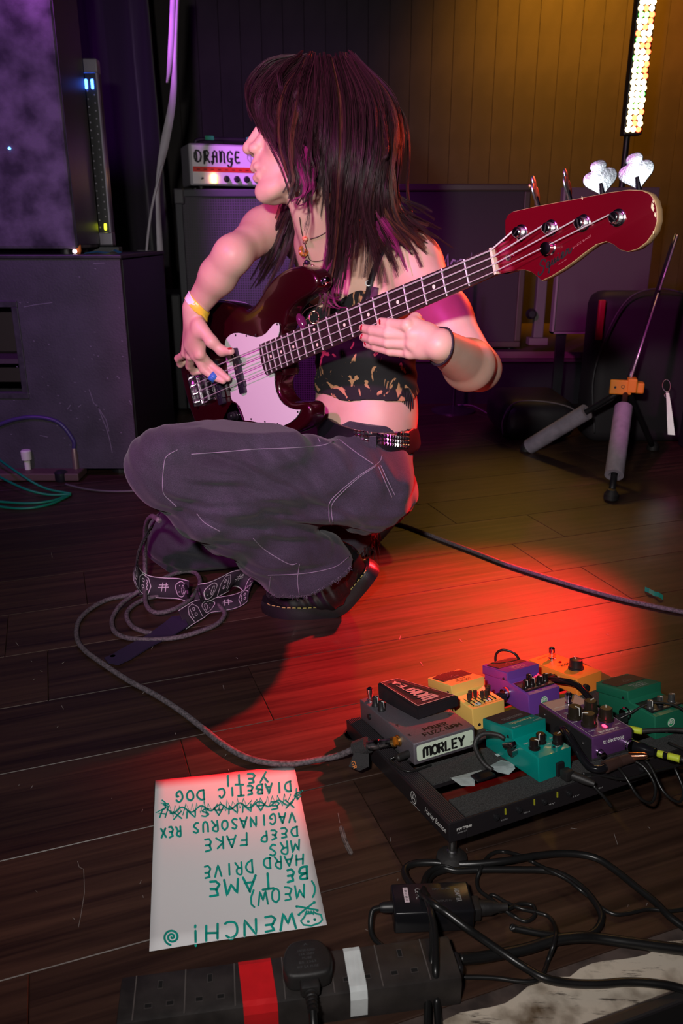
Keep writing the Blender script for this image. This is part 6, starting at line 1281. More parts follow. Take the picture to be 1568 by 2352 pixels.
# ================================================================ signed-distance modelling for the figure
class S:
    """list of primitives blended with smooth union"""
    def __init__(s): s.pr = []
    def rc(s, a, b, ra, rb, k=0.012):
        s.pr.append(('rc', np.array(tuple(a), float), np.array(tuple(b), float), ra, rb, k)); return s
    def ch(s, pts, rad, k=0.012):
        for i in range(len(pts)-1): s.rc(pts[i], pts[i+1], rad[i], rad[i+1], k)
        return s
    def el(s, c, r, R=None, k=0.02, neg=False):
        s.pr.append(('en' if neg else 'el', np.array(tuple(c), float), np.array(r, float), np.eye(3) if R is None else np.array(R, float), k)); return s
    def ev(s, P):
        d = None
        for p in s.pr:
            if p[0] == 'rc':
                _, a, b, ra, rb, k = p; ab = b-a; t = np.clip(((P-a)@ab)/max(ab@ab, 1e-12), 0, 1)
                q = np.linalg.norm(P-a-t[:, None]*ab, axis=1)-(ra+(rb-ra)*t)
            else:
                _, c, r, R, k = p; L = (P-c)@R.T/r; n = np.linalg.norm(L, axis=1); g = np.linalg.norm(L/r, axis=1)
                q = n*(n-1)/np.maximum(g, 1e-9)
            if d is None: d = q; continue
            if p[0] == 'en':
                h = np.clip(0.5-0.5*(d+q)/k, 0, 1); d = d*(1-h)+(-q)*h+k*h*(1-h)
            else:
                h = np.clip(0.5+0.5*(q-d)/k, 0, 1); d = q*(1-h)+d*h-k*h*(1-h)
        return d
def surface(fn, lo, hi, h, name='m'):
    """surface nets on a sparse grid; fn(points) -> distance"""
    lo = np.array(lo, float); hi = np.array(hi, float); blk = 8; nb = np.ceil((hi-lo)/(h*blk)).astype(int)+1
    gx, gy, gz = np.meshgrid(*[np.arange(n) for n in nb], indexing='ij'); cells = np.stack([gx.ravel(), gy.ravel(), gz.ravel()], 1)
    cen = lo+(cells+0.5)*blk*h; d = fn(cen); keep = cells[np.abs(d) < blk*h*1.25]
    dim = nb*blk+1; G = np.full(dim, 1.0, np.float32)
    # coarse sign for the rest
    off = np.stack(np.meshgrid(*[np.arange(blk+1)]*3, indexing='ij'), -1).reshape(-1, 3)
    dc = np.full(nb, 1.0, np.float32); dc[tuple(cells.T)] = d
    G[:-1, :-1, :-1] = np.repeat(np.repeat(np.repeat(dc, blk, 0), blk, 1), blk, 2)
    mask = np.zeros(dim, bool)
    for st in range(0, len(keep), 400):
        idx = (keep[st:st+400, None, :]*blk+off[None]).reshape(-1, 3); lin = np.ravel_multi_index(idx.T, dim); lin = np.unique(lin)
        lin = lin[~mask.ravel()[lin]]; mask.ravel()[lin] = True
        ii = np.stack(np.unravel_index(lin, dim), 1); G.ravel()[lin] = fn(lo+ii*h)
    kb = keep*blk; ci = (kb[:, None, :]+off[None][:, (off < blk).all(1)]).reshape(-1, 3)
    corners = np.array([(a, b, c) for a in (0, 1) for b in (0, 1) for c in (0, 1)])
    V = np.stack([G[tuple((ci+c).T)] for c in corners], 1); sg = V < 0; act = sg.any(1) & (~sg.all(1)); ci = ci[act]; V = V[act]
    acc = np.zeros((len(ci), 3)); cnt = np.zeros(len(ci))
    ed = [(i, j) for i in range(8) for j in range(i+1, 8) if abs(corners[i]-corners[j]).sum() == 1]
    for i, j in ed:
        a, b = V[:, i], V[:, j]; m = (a < 0) != (b < 0); t = np.where(m, a/np.where(m, a-b, 1), 0)[:, None]
        acc += np.where(m[:, None], corners[i]+t*(corners[j]-corners[i]), 0); cnt += m
    vp = lo+(ci+acc/cnt[:, None])*h
    idm = {}; lut = np.full(np.prod(dim), -1, np.int32); lut[np.ravel_multi_index(ci.T, dim)] = np.arange(len(ci))
    faces = []
    for ax in range(3):
        e = np.zeros(3, int); e[ax] = 1; o1 = np.zeros(3, int); o1[(ax+1) % 3] = 1; o2 = np.zeros(3, int); o2[(ax+2) % 3] = 1
        a = G[tuple(ci.T)]; b = G[tuple((ci+e).T)]; m = ((a < 0) != (b < 0)) & (ci[:, (ax+1) % 3] > 0) & (ci[:, (ax+2) % 3] > 0); c = ci[m]; s_ = a[m] < 0
        q = [lut[np.ravel_multi_index((c-x).T, dim)] for x in (0*e, o1, o1+o2, o2)]; q = np.stack(q, 1); ok = (q >= 0).all(1); q = q[ok]; s_ = s_[ok]
        q[~s_] = q[~s_][:, ::-1]; faces.append(q)
    F = np.concatenate(faces)
    me = bpy.data.meshes.new(name); me.vertices.add(len(vp)); me.vertices.foreach_set('co', vp.astype(np.float32).ravel())
    me.loops.add(len(F)*4); me.loops.foreach_set('vertex_index', F.astype(np.int32).ravel()); me.polygons.add(len(F)); me.polygons.foreach_set('loop_start', np.arange(0, len(F)*4, 4, dtype=np.int32))
    me.update(calc_edges=True); me.validate(); me.shade_smooth(); return me
W = wd
def z3m(a, b): return 390+a/6.272, 680+b/6.272
def z4m(a, b): return 800+a/6.03, 660+b/6.03
# ---- head frame
HM = 1.45/1829
hF = camv((-1, -0.03, 0.04)); hF /= np.linalg.norm(hF); hU = camv((-0.02, 1, -0.06)); hU -= hF*(hU@hF); hU /= np.linalg.norm(hU); hS = np.cross(hU, hF)     # forward, up, her left
if hS@FW > 0: hS = -hS
HO = W(715, 330, 1.47)
def H(x, y, z): return HO+(hF*x+hS*y+hU*z)*1.03
HR = np.array([hF, hS, hU])
# ---- skin
eS = camv((.253, -.05, -.24)); eS /= np.linalg.norm(eS); eF = camv((-.70, 0, -.66)); eF -= eS*(eF@eS); eF /= np.linalg.norm(eF); eU = np.cross(eF, eS); eU = eU if eU[2] > 0 else -eU
TR = np.array([eS, eF, eU])
torso = S()
torso.el(W(808, 650, 1.70), (.140, .092, .150), TR, .03)
torso.el(W(838, 850, 1.69), (.112, .084, .150), TR, .06)
torso.el(W(842, 965, 1.69), (.116, .092, .110), TR, .05)
torso.el(W(868, 722, 1.615), (.058, .050, .056), TR, .035)
torso.el(W(742, 702, 1.68), (.058, .050, .056), TR, .035)
trap = [(W(742, 560, 1.64), W(940, 598, 1.57), .048, .046), (W(742, 560, 1.64), W(672, 500, 1.77), .046, .044), (W(800, 590, 1.69), W(930, 640, 1.60), .06, .05), (W(800, 610, 1.69), W(690, 545, 1.76), .06, .05)]
for a_, b__, r1, r2 in trap: torso.rc(a_, b__, r1, r2, .035)
body = S(); body.pr = list(torso.pr)
body.rc(W(712, 430, 1.50), W(748, 585, 1.64), .047, .052, .03)                 # neck
body.rc(W(672, 452, 1.475), W(722, 600, 1.60), .010, .012, .02)                # throat
shL, elL, wrL = W(948, 612, 1.565), W(1100, 848, 1.455), W(1010, 792, 1.245)
body.ch([shL, (shL+elL)/2, elL], [.052, .045, .036], .03)
body.el(shL, (.052, .052, .055), None, .03)
body.rc(elL, elL+(wrL-elL)*.30+np.array([0, 0, -.004]), .037, .042, .02); body.rc(elL+(wrL-elL)*.30+np.array([0, 0, -.004]), wrL, .042, .0255, .02)
shR, elR, wrR = W(668, 482, 1.76), W(534, 586, 1.565), W(450, 706, 1.665)
body.ch([shR, (shR+elR)/2, elR], [.048, .0415, .0315], .03); body.rc(elR, elR+(wrR-elR)*.38, .0325, .0345, .03); body.rc(elR+(wrR-elR)*.38, wrR, .0345, .0245, .02)
# ---- head: skull, face, jaw, nose, lips, ear
def he(x, y, z, r, k=.02, neg=False): body.el(H(x, y, z), r, HR, k, neg)
he(-.008, 0, .045, (.095, .074, .086), .02)
he(.022, 0, .004, (.064, .058, .080), .02)
he(.062, 0, .072, (.028, .052, .036), .02)                      # forehead
for s_ in (1, -1): body.ch([H(-.006, s_*.050, -.056), H(.036, s_*.038, -.074), H(.072, s_*.015, -.082), H(.086, 0, -.081)], [.013, .012, .013, .0155], .018)
he(.048, 0, -.058, (.040, .034, .032), .016)                    # jaw mass
he(.060, 0, -.036, (.040, .034, .034), .014)                    # muzzle
for s_ in (1, -1):
    he(.050, s_*.034, -.006, (.027, .022, .028), .016)          # cheeks
    he(.085, s_*.031, .028, (.009, .012, .008), .012, True)
    he(.0735, s_*.030, .028, (.0125, .0130, .0115), .004)       # lidded eyes
body.rc(H(.086, 0, .038), H(.1125, 0, .002), .0085, .0085, .012)  # nose bridge
he(.1150, 0, -.0045, (.0095, .0092, .0090), .008)
for s_ in (1, -1):
    body.rc(H(.078, s_*.013, .016), H(.099, s_*.011, -.006), .009, .0085, .012)
    he(.1015, s_*.0115, -.0090, (.0095, .0062, .0070), .006); he(.1065, s_*.0065, -.0160, (.0040, .0025, .0026), .002, True)
body.rc(H(.090, 0, -.018), H(.1010, 0, -.030), .010, .0085, .010)
body.ch([H(.084, .021, -.046), H(.0985, .011, -.0395), H(.1055, 0, -.0385), H(.0985, -.011, -.0395), H(.084, -.021, -.046)], [.0025, .0048, .0058, .0048, .0025], .006)
body.ch([H(.084, .020, -.048), H(.0955, .010, -.0545), H(.1010, 0, -.0555), H(.0955, -.010, -.0545), H(.084, -.020, -.048)], [.0025, .0050, .0060, .0050, .0025], .006)
earc = [(-.016, .068, -.045), (-.024, .070, -.030), (-.028, .074, -.010), (-.022, .076, .004), (-.010, .074, .006), (-.004, .070, -.004)]
body.ch([H(*p) for p in earc], [.0065, .005, .0045, .0045, .004, .003], .004); he(-.014, .066, -.020, (.012, .006, .022), .006)
# ---- right hand (nearer the bridge)
def q3(a, b, h): return BPx(*z3m(a, b), h)
palmR = [(430, 840, 56), (372, 860, 55), (300, 850, 50), (235, 820, 46)]
wr0 = BPx(*z3m(345, 210), 62); wr0 = wrR*.5+wr0*.5
for (a, b, h), r_ in zip(palmR, (.0125, .0125, .0120, .0115)): body.rc(wr0, q3(a, b, h), .0195, r_, .012)
body.rc(q3(420, 520, 60), q3(330, 700, 56), .017, .018, .015)
FR_ = {'thumb': ([(420, 420, 60), (600, 655, 52), (745, 790, 36), (875, 795, 30)], [.0150, .0118, .0098, .0080]),
       'index': ([(435, 830, 54), (575, 985, 30), (715, 1095, 20), (835, 1190, 12)], [.0105, .0088, .0080, .0068]),
       'middle': ([(385, 850, 56), (485, 1055, 44), (625, 1165, 30), (765, 1222, 18)], [.0110, .0092, .0083, .0070]),
       'ring': ([(300, 860, 50), (285, 1010, 38), (345, 1090, 24), (455, 1085, 12)], [.0105, .0088, .0080, .0066]),
       'little': ([(235, 825, 46), (118, 900, 42), (150, 985, 30), (225, 940, 22)], [.0095, .0078, .0072, .0062])}
for nm, (pts, rad) in FR_.items(): body.ch([q3(*p) for p in pts], rad, .0035 if nm != 'thumb' else .008)
# ---- left hand (on the neck)
def q4(a, b, h): return BPx(*z4m(a, b), h)
wl0 = BPx(*z4m(1230, 800), 4); wl0 = wrL*.5+wl0*.5
for (a, b, h), r_ in zip([(905, 520, 2), (890, 650, 10), (885, 780, 8), (850, 905, 2)], (.0125, .0120, .0115, .0105)):
    body.rc(wl0, q4(a, b, h), .0168, r_*.95, .006); body.el(q4(a, b, h+5), (r_*.95,)*3, None, .006)
body.rc(q4(1050, 650, 0), q4(1040, 850, -2), .0155, .0145, .015)
FL4 = {'index': ([(925, 440, -6), (815, 530, 19), (590, 508, 17), (450, 480, 12)], [.0112, .0100, .0088, .0074]),
       'middle': ([(890, 655, 10), (560, 640, 22), (340, 600, 18), (200, 565, 12)], [.0112, .0097, .0087, .0072]),
       'ring': ([(890, 775, 8), (560, 765, 19), (340, 725, 16), (205, 690, 8)], [.0110, .0093, .0083, .0070]),
       'little': ([(850, 900, 2), (580, 880, 12), (380, 830, 11), (250, 790, 6)], [.0098, .0080, .0072, .0062]),
       'thumb': ([(1120, 640, -6), (960, 520, -34), (820, 430, -44), (740, 400, -42)], [.0150, .0115, .0100, .0085])}
for nm, (pts, rad) in FL4.items(): body.ch([q4(*p) for p in pts], rad, .0032 if nm != 'thumb' else .008)
zhip = W(842, 1035, 1.66)[2]
def body_fn(P): return np.maximum(body.ev(P), zhip-P[:, 2])
def bounds(s, pad=.02):
    lo = np.full(3, 9.0); hi = -lo
    for p in s.pr:
        if p[0] == 'rc': r = max(p[3], p[4]); lo = np.minimum(lo, np.minimum(p[1], p[2])-r); hi = np.maximum(hi, np.maximum(p[1], p[2])+r)
        elif p[0] == 'el': r = max(p[2]); lo = np.minimum(lo, p[1]-r); hi = np.maximum(hi, p[1]+r)
    return lo-pad, hi+pad
skin = bpy.data.materials.new('skin'); skin.use_nodes = True
def _skin():
    N, L = skin.node_tree.nodes, skin.node_tree.links; p = N['Principled BSDF']; tc = N.new('ShaderNodeTexCoord')
    n1 = N.new('ShaderNodeTexNoise'); n1.inputs['Scale'].default_value = 14; n1.inputs['Detail'].default_value = 4; L.new(tc.outputs['Object'], n1.inputs['Vector'])
    r = N.new('ShaderNodeValToRGB'); e = r.color_ramp.elements; e[0].position = .35; e[0].color = (.62, .37, .29, 1); e[1].position = .65; e[1].color = (.70, .45, .36, 1)
    L.new(n1.outputs['Fac'], r.inputs['Fac']); L.new(r.outputs['Color'], p.inputs['Base Color'])
    p.inputs['Roughness'].default_value = .48; p.inputs['Subsurface Weight'].default_value = .25; p.inputs['Subsurface Radius'].default_value = (.9, .35, .2); p.inputs['Subsurface Scale'].default_value = .010
    n2 = N.new('ShaderNodeTexNoise'); n2.inputs['Scale'].default_value = 420; n2.inputs['Detail'].default_value = 3; L.new(tc.outputs['Object'], n2.inputs['Vector'])
    b = N.new('ShaderNodeBump'); b.inputs['Strength'].default_value = .12; b.inputs['Distance'].default_value = .0006; L.new(n2.outputs['Fac'], b.inputs['Height']); L.new(b.outputs['Normal'], p.inputs['Normal'])
_skin()
lo, hi = bounds(body); lo[2] = zhip-.01
me = surface(body_fn, lo, hi, .0020, 'person'); me.materials.append(skin)
person = bpy.data.objects.new('person', me); COL.objects.link(person)
tag(person, 'crouching person with dark layered hair, black crop top and grey jeans, playing bass guitar', 'person')
def bvh_of(me_):
    co = np.empty(len(me_.vertices)*3); me_.vertices.foreach_get('co', co); return BVHTree.FromPolygons(co.reshape(-1, 3).tolist(), [tuple(p.vertices) for p in me_.polygons])
bv_skin = bvh_of(me)
def onto(bv, px, py, off=.001, dmax=3.0):
    r = Vector(ray(px, py)).normalized(); h = bv.ray_cast(Vector(C0), r, dmax)
    if h[0] is None: return None
    return h[0]-r*off
# lips a little redder: thin shells
lipm = mat('lips', (0.55, 0.19, 0.18), 0.4)
def shell_part(name, cond, src_fn, lo_, hi_, h_, m_, parent=person):
    me_ = surface(cond, lo_, hi_, h_, name); me_.materials.append(m_); return new_obj(name, me_, None, parent)
lipS = S()
lipS.ch([H(.086, .018, -.0455), H(.0990, .011, -.0395), H(.1060, 0, -.0388), H(.0990, -.011, -.0395), H(.086, -.018, -.0455)], [.0020, .0044, .0056, .0044, .0020], .003)
lipS.ch([H(.086, .017, -.0485), H(.0960, .010, -.0545), H(.1015, 0, -.0555), H(.0960, -.010, -.0545), H(.086, -.017, -.0485)], [.0020, .0046, .0058, .0046, .0020], .003)
l0, h0 = bounds(lipS, .004); shell_part('lips', lambda P: lipS.ev(P)-.0003, None, l0, h0, .0011, lipm)
# eyelids and lashes on the side seen, brows
lash = mat('lash_brow', (0.03, 0.015, 0.012), 0.7)
for s_ in (1, -1):
    eb_ = S(); eb_.ch([H(.080, s_*.042, .052), H(.090, s_*.030, .057), H(.093, s_*.014, .053)], [.0018, .0028, .0022], .002); l0, h0 = bounds(eb_, .003); shell_part('eyebrow', eb_.ev, None, l0, h0, .001, lash)
    B().tube(smooth_path([H(.0755, s_*.0415, .028), H(.0835, s_*.034, .0265), H(.0855, s_*.028, .026), H(.0835, s_*.020, .0275)], 4), .0009, 6).obj('eyelashes', lash, person)

# ---------------------------------------------------------------- jeans
jn = S()
hipL, knL = W(850, 1118, 1.60), W(382, 1066, 1.445)
PR = np.array([RT, FW*math.cos(PITCH)+UP*math.sin(PITCH), np.array([0, 0, 1.0])])
jn.el(W(842, 1090, 1.70), (.088, .150, .112), PR, .03)
jn.el(W(845, 1010, 1.70), (.090, .132, .085), PR, .05)
jn.rc(hipL, knL, .093, .069, .04)
jn.el(W(540, 1068, 1.49), (.14, .080, .087), PR, .04)
jn.ch([knL+np.array([.004, .004, -.016]), W(500, 1160, 1.50), W(640, 1245, 1.61), W(722, 1325, 1.665)], [.066, .074, .080, .094], .035)
jn.rc(W(800, 1080, 1.84), W(412, 1238, 1.905), .100, .074, .05)
jn.rc(W(412, 1240, 1.905), W(800, 1215, 1.96), .072, .075, .02)
h1, h2, h3 = W(604, 1343, 1.665), W(840, 1250, 1.68), W(712, 1366, 1.575)
hn = np.cross(h2-h1, h3-h1); hn /= np.linalg.norm(hn); hn = hn if hn[2] > 0 else -hn
wz = W(845, 972, 1.66)[2]; wn = np.array([0.10, 0.0, 1.0]); wn /= np.linalg.norm(wn); wp = W(845, 966, 1.62)
def wr_noise(P):
    a = 0.0030*np.sin(P@np.array([38, 20, -62])+3*np.sin(P@np.array([9, 14, 12]))+1.2)
    b = 0.0022*np.sin(P@np.array([-30, 25, -95])+2.2*np.sin(P@np.array([21, -8, 16]))+.3)
    c = 0.0012*np.sin(P@np.array([120, -60, 140])+2*np.sin(P@np.array([33, 40, -30])))
    return a+b+c
CR = [([(450, 1032), (560, 1072), (660, 1122), (760, 1178), (840, 1206)], .0050, 9), ([(400, 1105), (480, 1118), (560, 1116), (650, 1148)], .0030, 7), ([(390, 1146), (470, 1168), (560, 1162), (640, 1178), (720, 1192)], .0034, 8),
      ([(620, 1005), (660, 1050), (700, 1095), (760, 1140)], .0026, 8), ([(555, 1000), (600, 1042), (650, 1084)], .0024, 7), ([(420, 1182), (520, 1206), (600, 1212), (700, 1216), (815, 1214)], .0080, 12), ([(860, 1040), (885, 1085), (910, 1130)], .0030, 7),
      ([(500, 1246), (600, 1262), (690, 1290)], .0030, 8), ([(590, 1226), (660, 1246), (740, 1250)], .0030, 8), ([(440, 1075), (500, 1090), (560, 1095)], .0026, 6), ([(330, 1100), (380, 1140), (440, 1165)], .0022, 7), ([(700, 1000), (760, 1050), (800, 1110)], .0020, 9), ([(640, 1310), (720, 1306), (800, 1290)], .0020, 5)]
CRW = [([W(x, y, 1.46) for x, y in c_], a_, w_*1.46/FPX) for c_, a_, w_ in CR]
def fold_noise(P):
    Q = P-C0; dep = Q@FW; x = (Q@RT)/dep*1.46; y = (Q@UP)/dep*1.46; out = np.zeros(len(P)); mask = dep < 1.78
    for pts, amp_, w_ in CRW:
        q = [np.array([(p-C0)@RT, (p-C0)@UP]) for p in pts]; best = np.full(len(P), 9.0)
        for a_, b__ in zip(q[:-1], q[1:]):
            ab = b__-a_; t = np.clip(((x-a_[0])*ab[0]+(y-a_[1])*ab[1])/(ab@ab), 0, 1); dx = x-a_[0]-t*ab[0]; dy = y-a_[1]-t*ab[1]; sg = np.sign(ab[0]*dy-ab[1]*dx); dd = np.hypot(dx, dy)*sg
            best = np.where(np.abs(dd) < np.abs(best), dd, best)
        end = np.minimum(np.hypot(x-q[0][0], y-q[0][1]), np.hypot(x-q[-1][0], y-q[-1][1])); fade = np.clip(end/.035, 0, 1)
        out += amp_*fade*(np.exp(-(best/w_)**2)-.65*np.exp(-((best-1.7*w_)/(1.2*w_))**2))
    return np.where(mask, out, 0)
def jeans_fn(P):
    d = jn.ev(P)+wr_noise(P)+fold_noise(P)
    near = P[:, 1]-1.76 
    cut = -(P-h1)@hn; cut = np.where((P@FW-C0@FW < 1.80) & (P[:, 2] < .25), cut, -1)
    d = np.maximum(d, cut); d = np.maximum(d, (P-wp)@wn); return np.maximum(d, .003-P[:, 2])
def denim():
    m = bpy.data.materials.new('grey_denim'); m.use_nodes = True; N, L = m.node_tree.nodes, m.node_tree.links; p = N['Principled BSDF']; tc = N.new('ShaderNodeTexCoord')
    n1 = N.new('ShaderNodeTexNoise'); n1.inputs['Scale'].default_value = 1000; n1.inputs['Detail'].default_value = 2; n2 = N.new('ShaderNodeTexNoise'); n2.inputs['Scale'].default_value = 9; n2.inputs['Detail'].default_value = 6
    for n_ in (n1, n2): L.new(tc.outputs['Object'], n_.inputs['Vector'])
    r1 = N.new('ShaderNodeValToRGB'); e = r1.color_ramp.elements; e[0].position = .30; e[0].color = (.012, .014, .021, 1); e[1].position = .75; e[1].color = (.050, .048, .068, 1)
    r2 = N.new('ShaderNodeMapRange'); r2.inputs['From Min'].default_value = .3; r2.inputs['From Max'].default_value = .7; r2.inputs['To Min'].default_value = .65; r2.inputs['To Max'].default_value = 1.3
    hs = N.new('ShaderNodeHueSaturation'); L.new(n1.outputs['Fac'], r1.inputs['Fac']); L.new(n2.outputs['Fac'], r2.inputs['Value']); L.new(r1.outputs['Color'], hs.inputs['Color']); L.new(r2.outputs['Result'], hs.inputs['Value']); L.new(hs.outputs['Color'], p.inputs['Base Color'])
    p.inputs['Roughness'].default_value = .88; p.inputs['Sheen Weight'].default_value = .12
    b = N.new('ShaderNodeBump'); b.inputs['Strength'].default_value = .35; b.inputs['Distance'].default_value = .0008; L.new(n1.outputs['Fac'], b.inputs['Height']); L.new(b.outputs['Normal'], p.inputs['Normal']); return m
dn_ = denim()
lo, hi = bounds(jn, .015); me = surface(jeans_fn, lo, hi, .0034, 'jeans'); me.materials.append(dn_)
jeans = new_obj('jeans', me, None, person); bv_j = bvh_of(me)
S6b = 1.9358
def z6(p): return 150+p[0]/S6b, 940+p[1]/S6b
stm = mat('grey_thread', (0.20, 0.19, 0.23), 0.8)
def seam(pts, r=.0009, off=.0002, name='seam', bv=None, parent=None, m=None):
    pp_ = []
    for p in smooth_path([(*p, 0) for p in pts], 6):
        q = onto(bv or bv_j, p[0], p[1], off)
        if q is not None and (not pp_ or (q-pp_[-1]).length < .05): pp_.append(q)
    if len(pp_) > 2: return cable(name, pp_, r, m or stm, parent or jeans, 6, 2)
SE = [[(560, 200), (700, 190), (840, 178), (1000, 172), (1140, 160), (1215, 132)], [(500, 180), (450, 210), (437, 260), (432, 340), (440, 380), (470, 410), (495, 435)], [(585, 465), (620, 505), (690, 545)], [(835, 575), (880, 620), (940, 660), (1000, 690), (1030, 686)], [(1040, 690), (1032, 760), (1040, 828)], [(900, 738), (1000, 735), (1100, 725), (1200, 700), (1262, 655)], [(912, 745), (908, 780), (905, 825)],
      [(1408, 205), (1390, 240), (1300, 300), (1185, 400), (1172, 460), (1180, 510), (1212, 528)], [(1384, 250), (1295, 312), (1195, 408), (1184, 460), (1190, 505)], [(1392, 255), (1420, 320), (1452, 392)], [(1402, 250), (1432, 316), (1466, 384)], [(1095, 66), (1132, 146)], [(1118, 62), (1150, 140)], [(1215, 132), (1290, 190), (1370, 245)]]
for s_ in SE: seam([z6(p) for p in s_])
# frayed hem threads
fr = []
for k in range(130):
    t_ = rng.random(); 
    a_, b__ = ((604, 1368), (705, 1372)) if t_ < .4 else (((705, 1372), (785, 1325)) if t_ < .7 else ((785, 1325), (838, 1262)))
    u = rng.random(); px_, py_ = a_[0]+(b__[0]-a_[0])*u, a_[1]+(b__[1]-a_[1])*u
    q = onto(bv_j, px_, py_-4, .0005)
    if q is None: continue
    dv = Vector(rng.normal(size=3)*.5+np.array([0, -.2, -1.0])).normalized()*rng.uniform(.003, .009); fr.append([q, q+dv*.6+Vector(rng.normal(size=3)*.001), q+dv+Vector(rng.normal(size=3)*.002)])
b = B()
for f_ in fr: b.tube(f_, .0003, 3, False)
o = b.obj('frayed_threads', mat('pale_thread', (0.16, 0.15, 0.18), 0.9), jeans); o['kind'] = 'stuff'

# ---------------------------------------------------------------- crop top
tops = S(); tops.pr = list(torso.pr[:5]); tops.rc(*[trap[2][0], trap[2][1]], .06, .05, .035); tops.rc(*[trap[3][0], trap[3][1]], .06, .05, .035)
zh = W(810, 913, 1.62)[2]; TC = W(810, 700, 1.69); ztop = W(800, 702, 1.60)[2]
def top_fn(P):
    d = tops.ev(P)-.0045+.0012*np.sin(P@np.array([30, 20, 170])+2*np.sin(P@np.array([20, 30, 10])))
    s_ = (P-TC)@eS; f_ = (P-TC)@eF
    zt = ztop+.030*np.exp(-((np.abs(s_)-.085)/.045)**2)-.006*np.exp(-(s_/.03)**2)
    hem = zh+.003*np.sin(s_*60)
    return np.maximum(np.maximum(d, hem-P[:, 2]), P[:, 2]-zt)
def topmat():
    m = bpy.data.materials.new('bleached_black_jersey'); m.use_nodes = True; N, L = m.node_tree.nodes, m.node_tree.links; p = N['Principled BSDF']; tc = N.new('ShaderNodeTexCoord')
    mp = N.new('ShaderNodeMapping'); mp.inputs['Rotation'].default_value = (.3, .9, .4); mp.inputs['Scale'].default_value = (1.6, .8, 1.0); L.new(tc.outputs['Object'], mp.inputs['Vector'])
    n1 = N.new('ShaderNodeTexNoise'); n1.inputs['Scale'].default_value = 19; n1.inputs['Detail'].default_value = 2.0; n1.inputs['Distortion'].default_value = 2.2; L.new(mp.outputs['Vector'], n1.inputs['Vector'])
    r = N.new('ShaderNodeValToRGB'); e = r.color_ramp.elements; e[0].position = .605; e[0].color = (.007, .006, .008, 1); e[1].position = .64; e[1].color = (.50, .24, .12, 1)
    L.new(n1.outputs['Fac'], r.inputs['Fac']); L.new(r.outputs['Color'], p.inputs['Base Color']); p.inputs['Roughness'].default_value = .85; return m
lo, hi = bounds(tops, .01); lo[2] = zh-.01; hi[2] = ztop+.06
me = surface(top_fn, lo, hi, .0028, 'crop_top'); me.materials.append(topmat()); ctop = new_obj('crop_top', me, None, person); bv_t = bvh_of(me)
# straps
blk = mat('black_elastic', (0.010, 0.008, 0.012), 0.6)
def band_on(name, pts, wid_, bvs, m, parent, off=.0022):
    L_, R_ = [], []
    P_ = smooth_path([(*p, 0) for p in pts], 5)
    for i, p in enumerate(P_):
        a_ = P_[max(i-1, 0)]; b__ = P_[min(i+1, len(P_)-1)]; t_ = (b__-a_)[:2]; t_ = t_/np.linalg.norm(t_); n_ = np.array([-t_[1], t_[0]])*wid_/2
        for s_, lst in ((1, L_), (-1, R_)):
            best = None
            for bv in bvs:
                q = onto(bv, p[0]+s_*n_[0], p[1]+s_*n_[1], off)
                if q is not None and (best is None or (q-Vector(C0)).length < (best-Vector(C0)).length): best = q
            lst.append(best)
    vs, fs = [], []
    for a_, b__ in zip(L_, R_):
        if a_ is None or b__ is None: continue
        vs += [a_, b__]
    for i in range(len(vs)//2-1): fs.append((2*i, 2*i+1, 2*i+3, 2*i+2))
    o = new_obj(name, mesh_from(vs, fs, True), m, parent); o.modifiers.new('t', 'SOLIDIFY').thickness = .0015; return o
band_on('shoulder_strap', [(905, 520), (888, 550), (868, 598), (853, 640), (846, 672), (838, 712)], 13, [bv_skin, bv_t], blk, ctop)
band_on('shoulder_strap', [(862, 660), (856, 690), (850, 716)], 16, [bv_skin, bv_t], mat('mauve_strap', (0.10, 0.03, 0.08), 0.6), ctop, .003)
q = onto(bv_skin, 846, 650, .004)
B().tube([q+Vector(RT*.0055*math.cos(a)+UP*.0055*math.sin(a)) for a in np.linspace(0, 2*PI, 18)], .0012, 8).obj('strap_ring', M['white'], ctop)
# tied ends at the side of the top
b = B()
for k in range(7):
    q = onto(bv_skin, 925+k*2, 905, .004) or onto(bv_skin, 915, 900, .004)
    b.tube(smooth_path([q+Vector((0, 0, .012)), q+Vector((.002*k-.004, -.004, -.006)), q+Vector((.003*k-.008, -.004, -.030-.003*(k % 3)))], 4), [.0018]*8+[.0006], 5)
b.obj('tied_ends', blk, ctop)

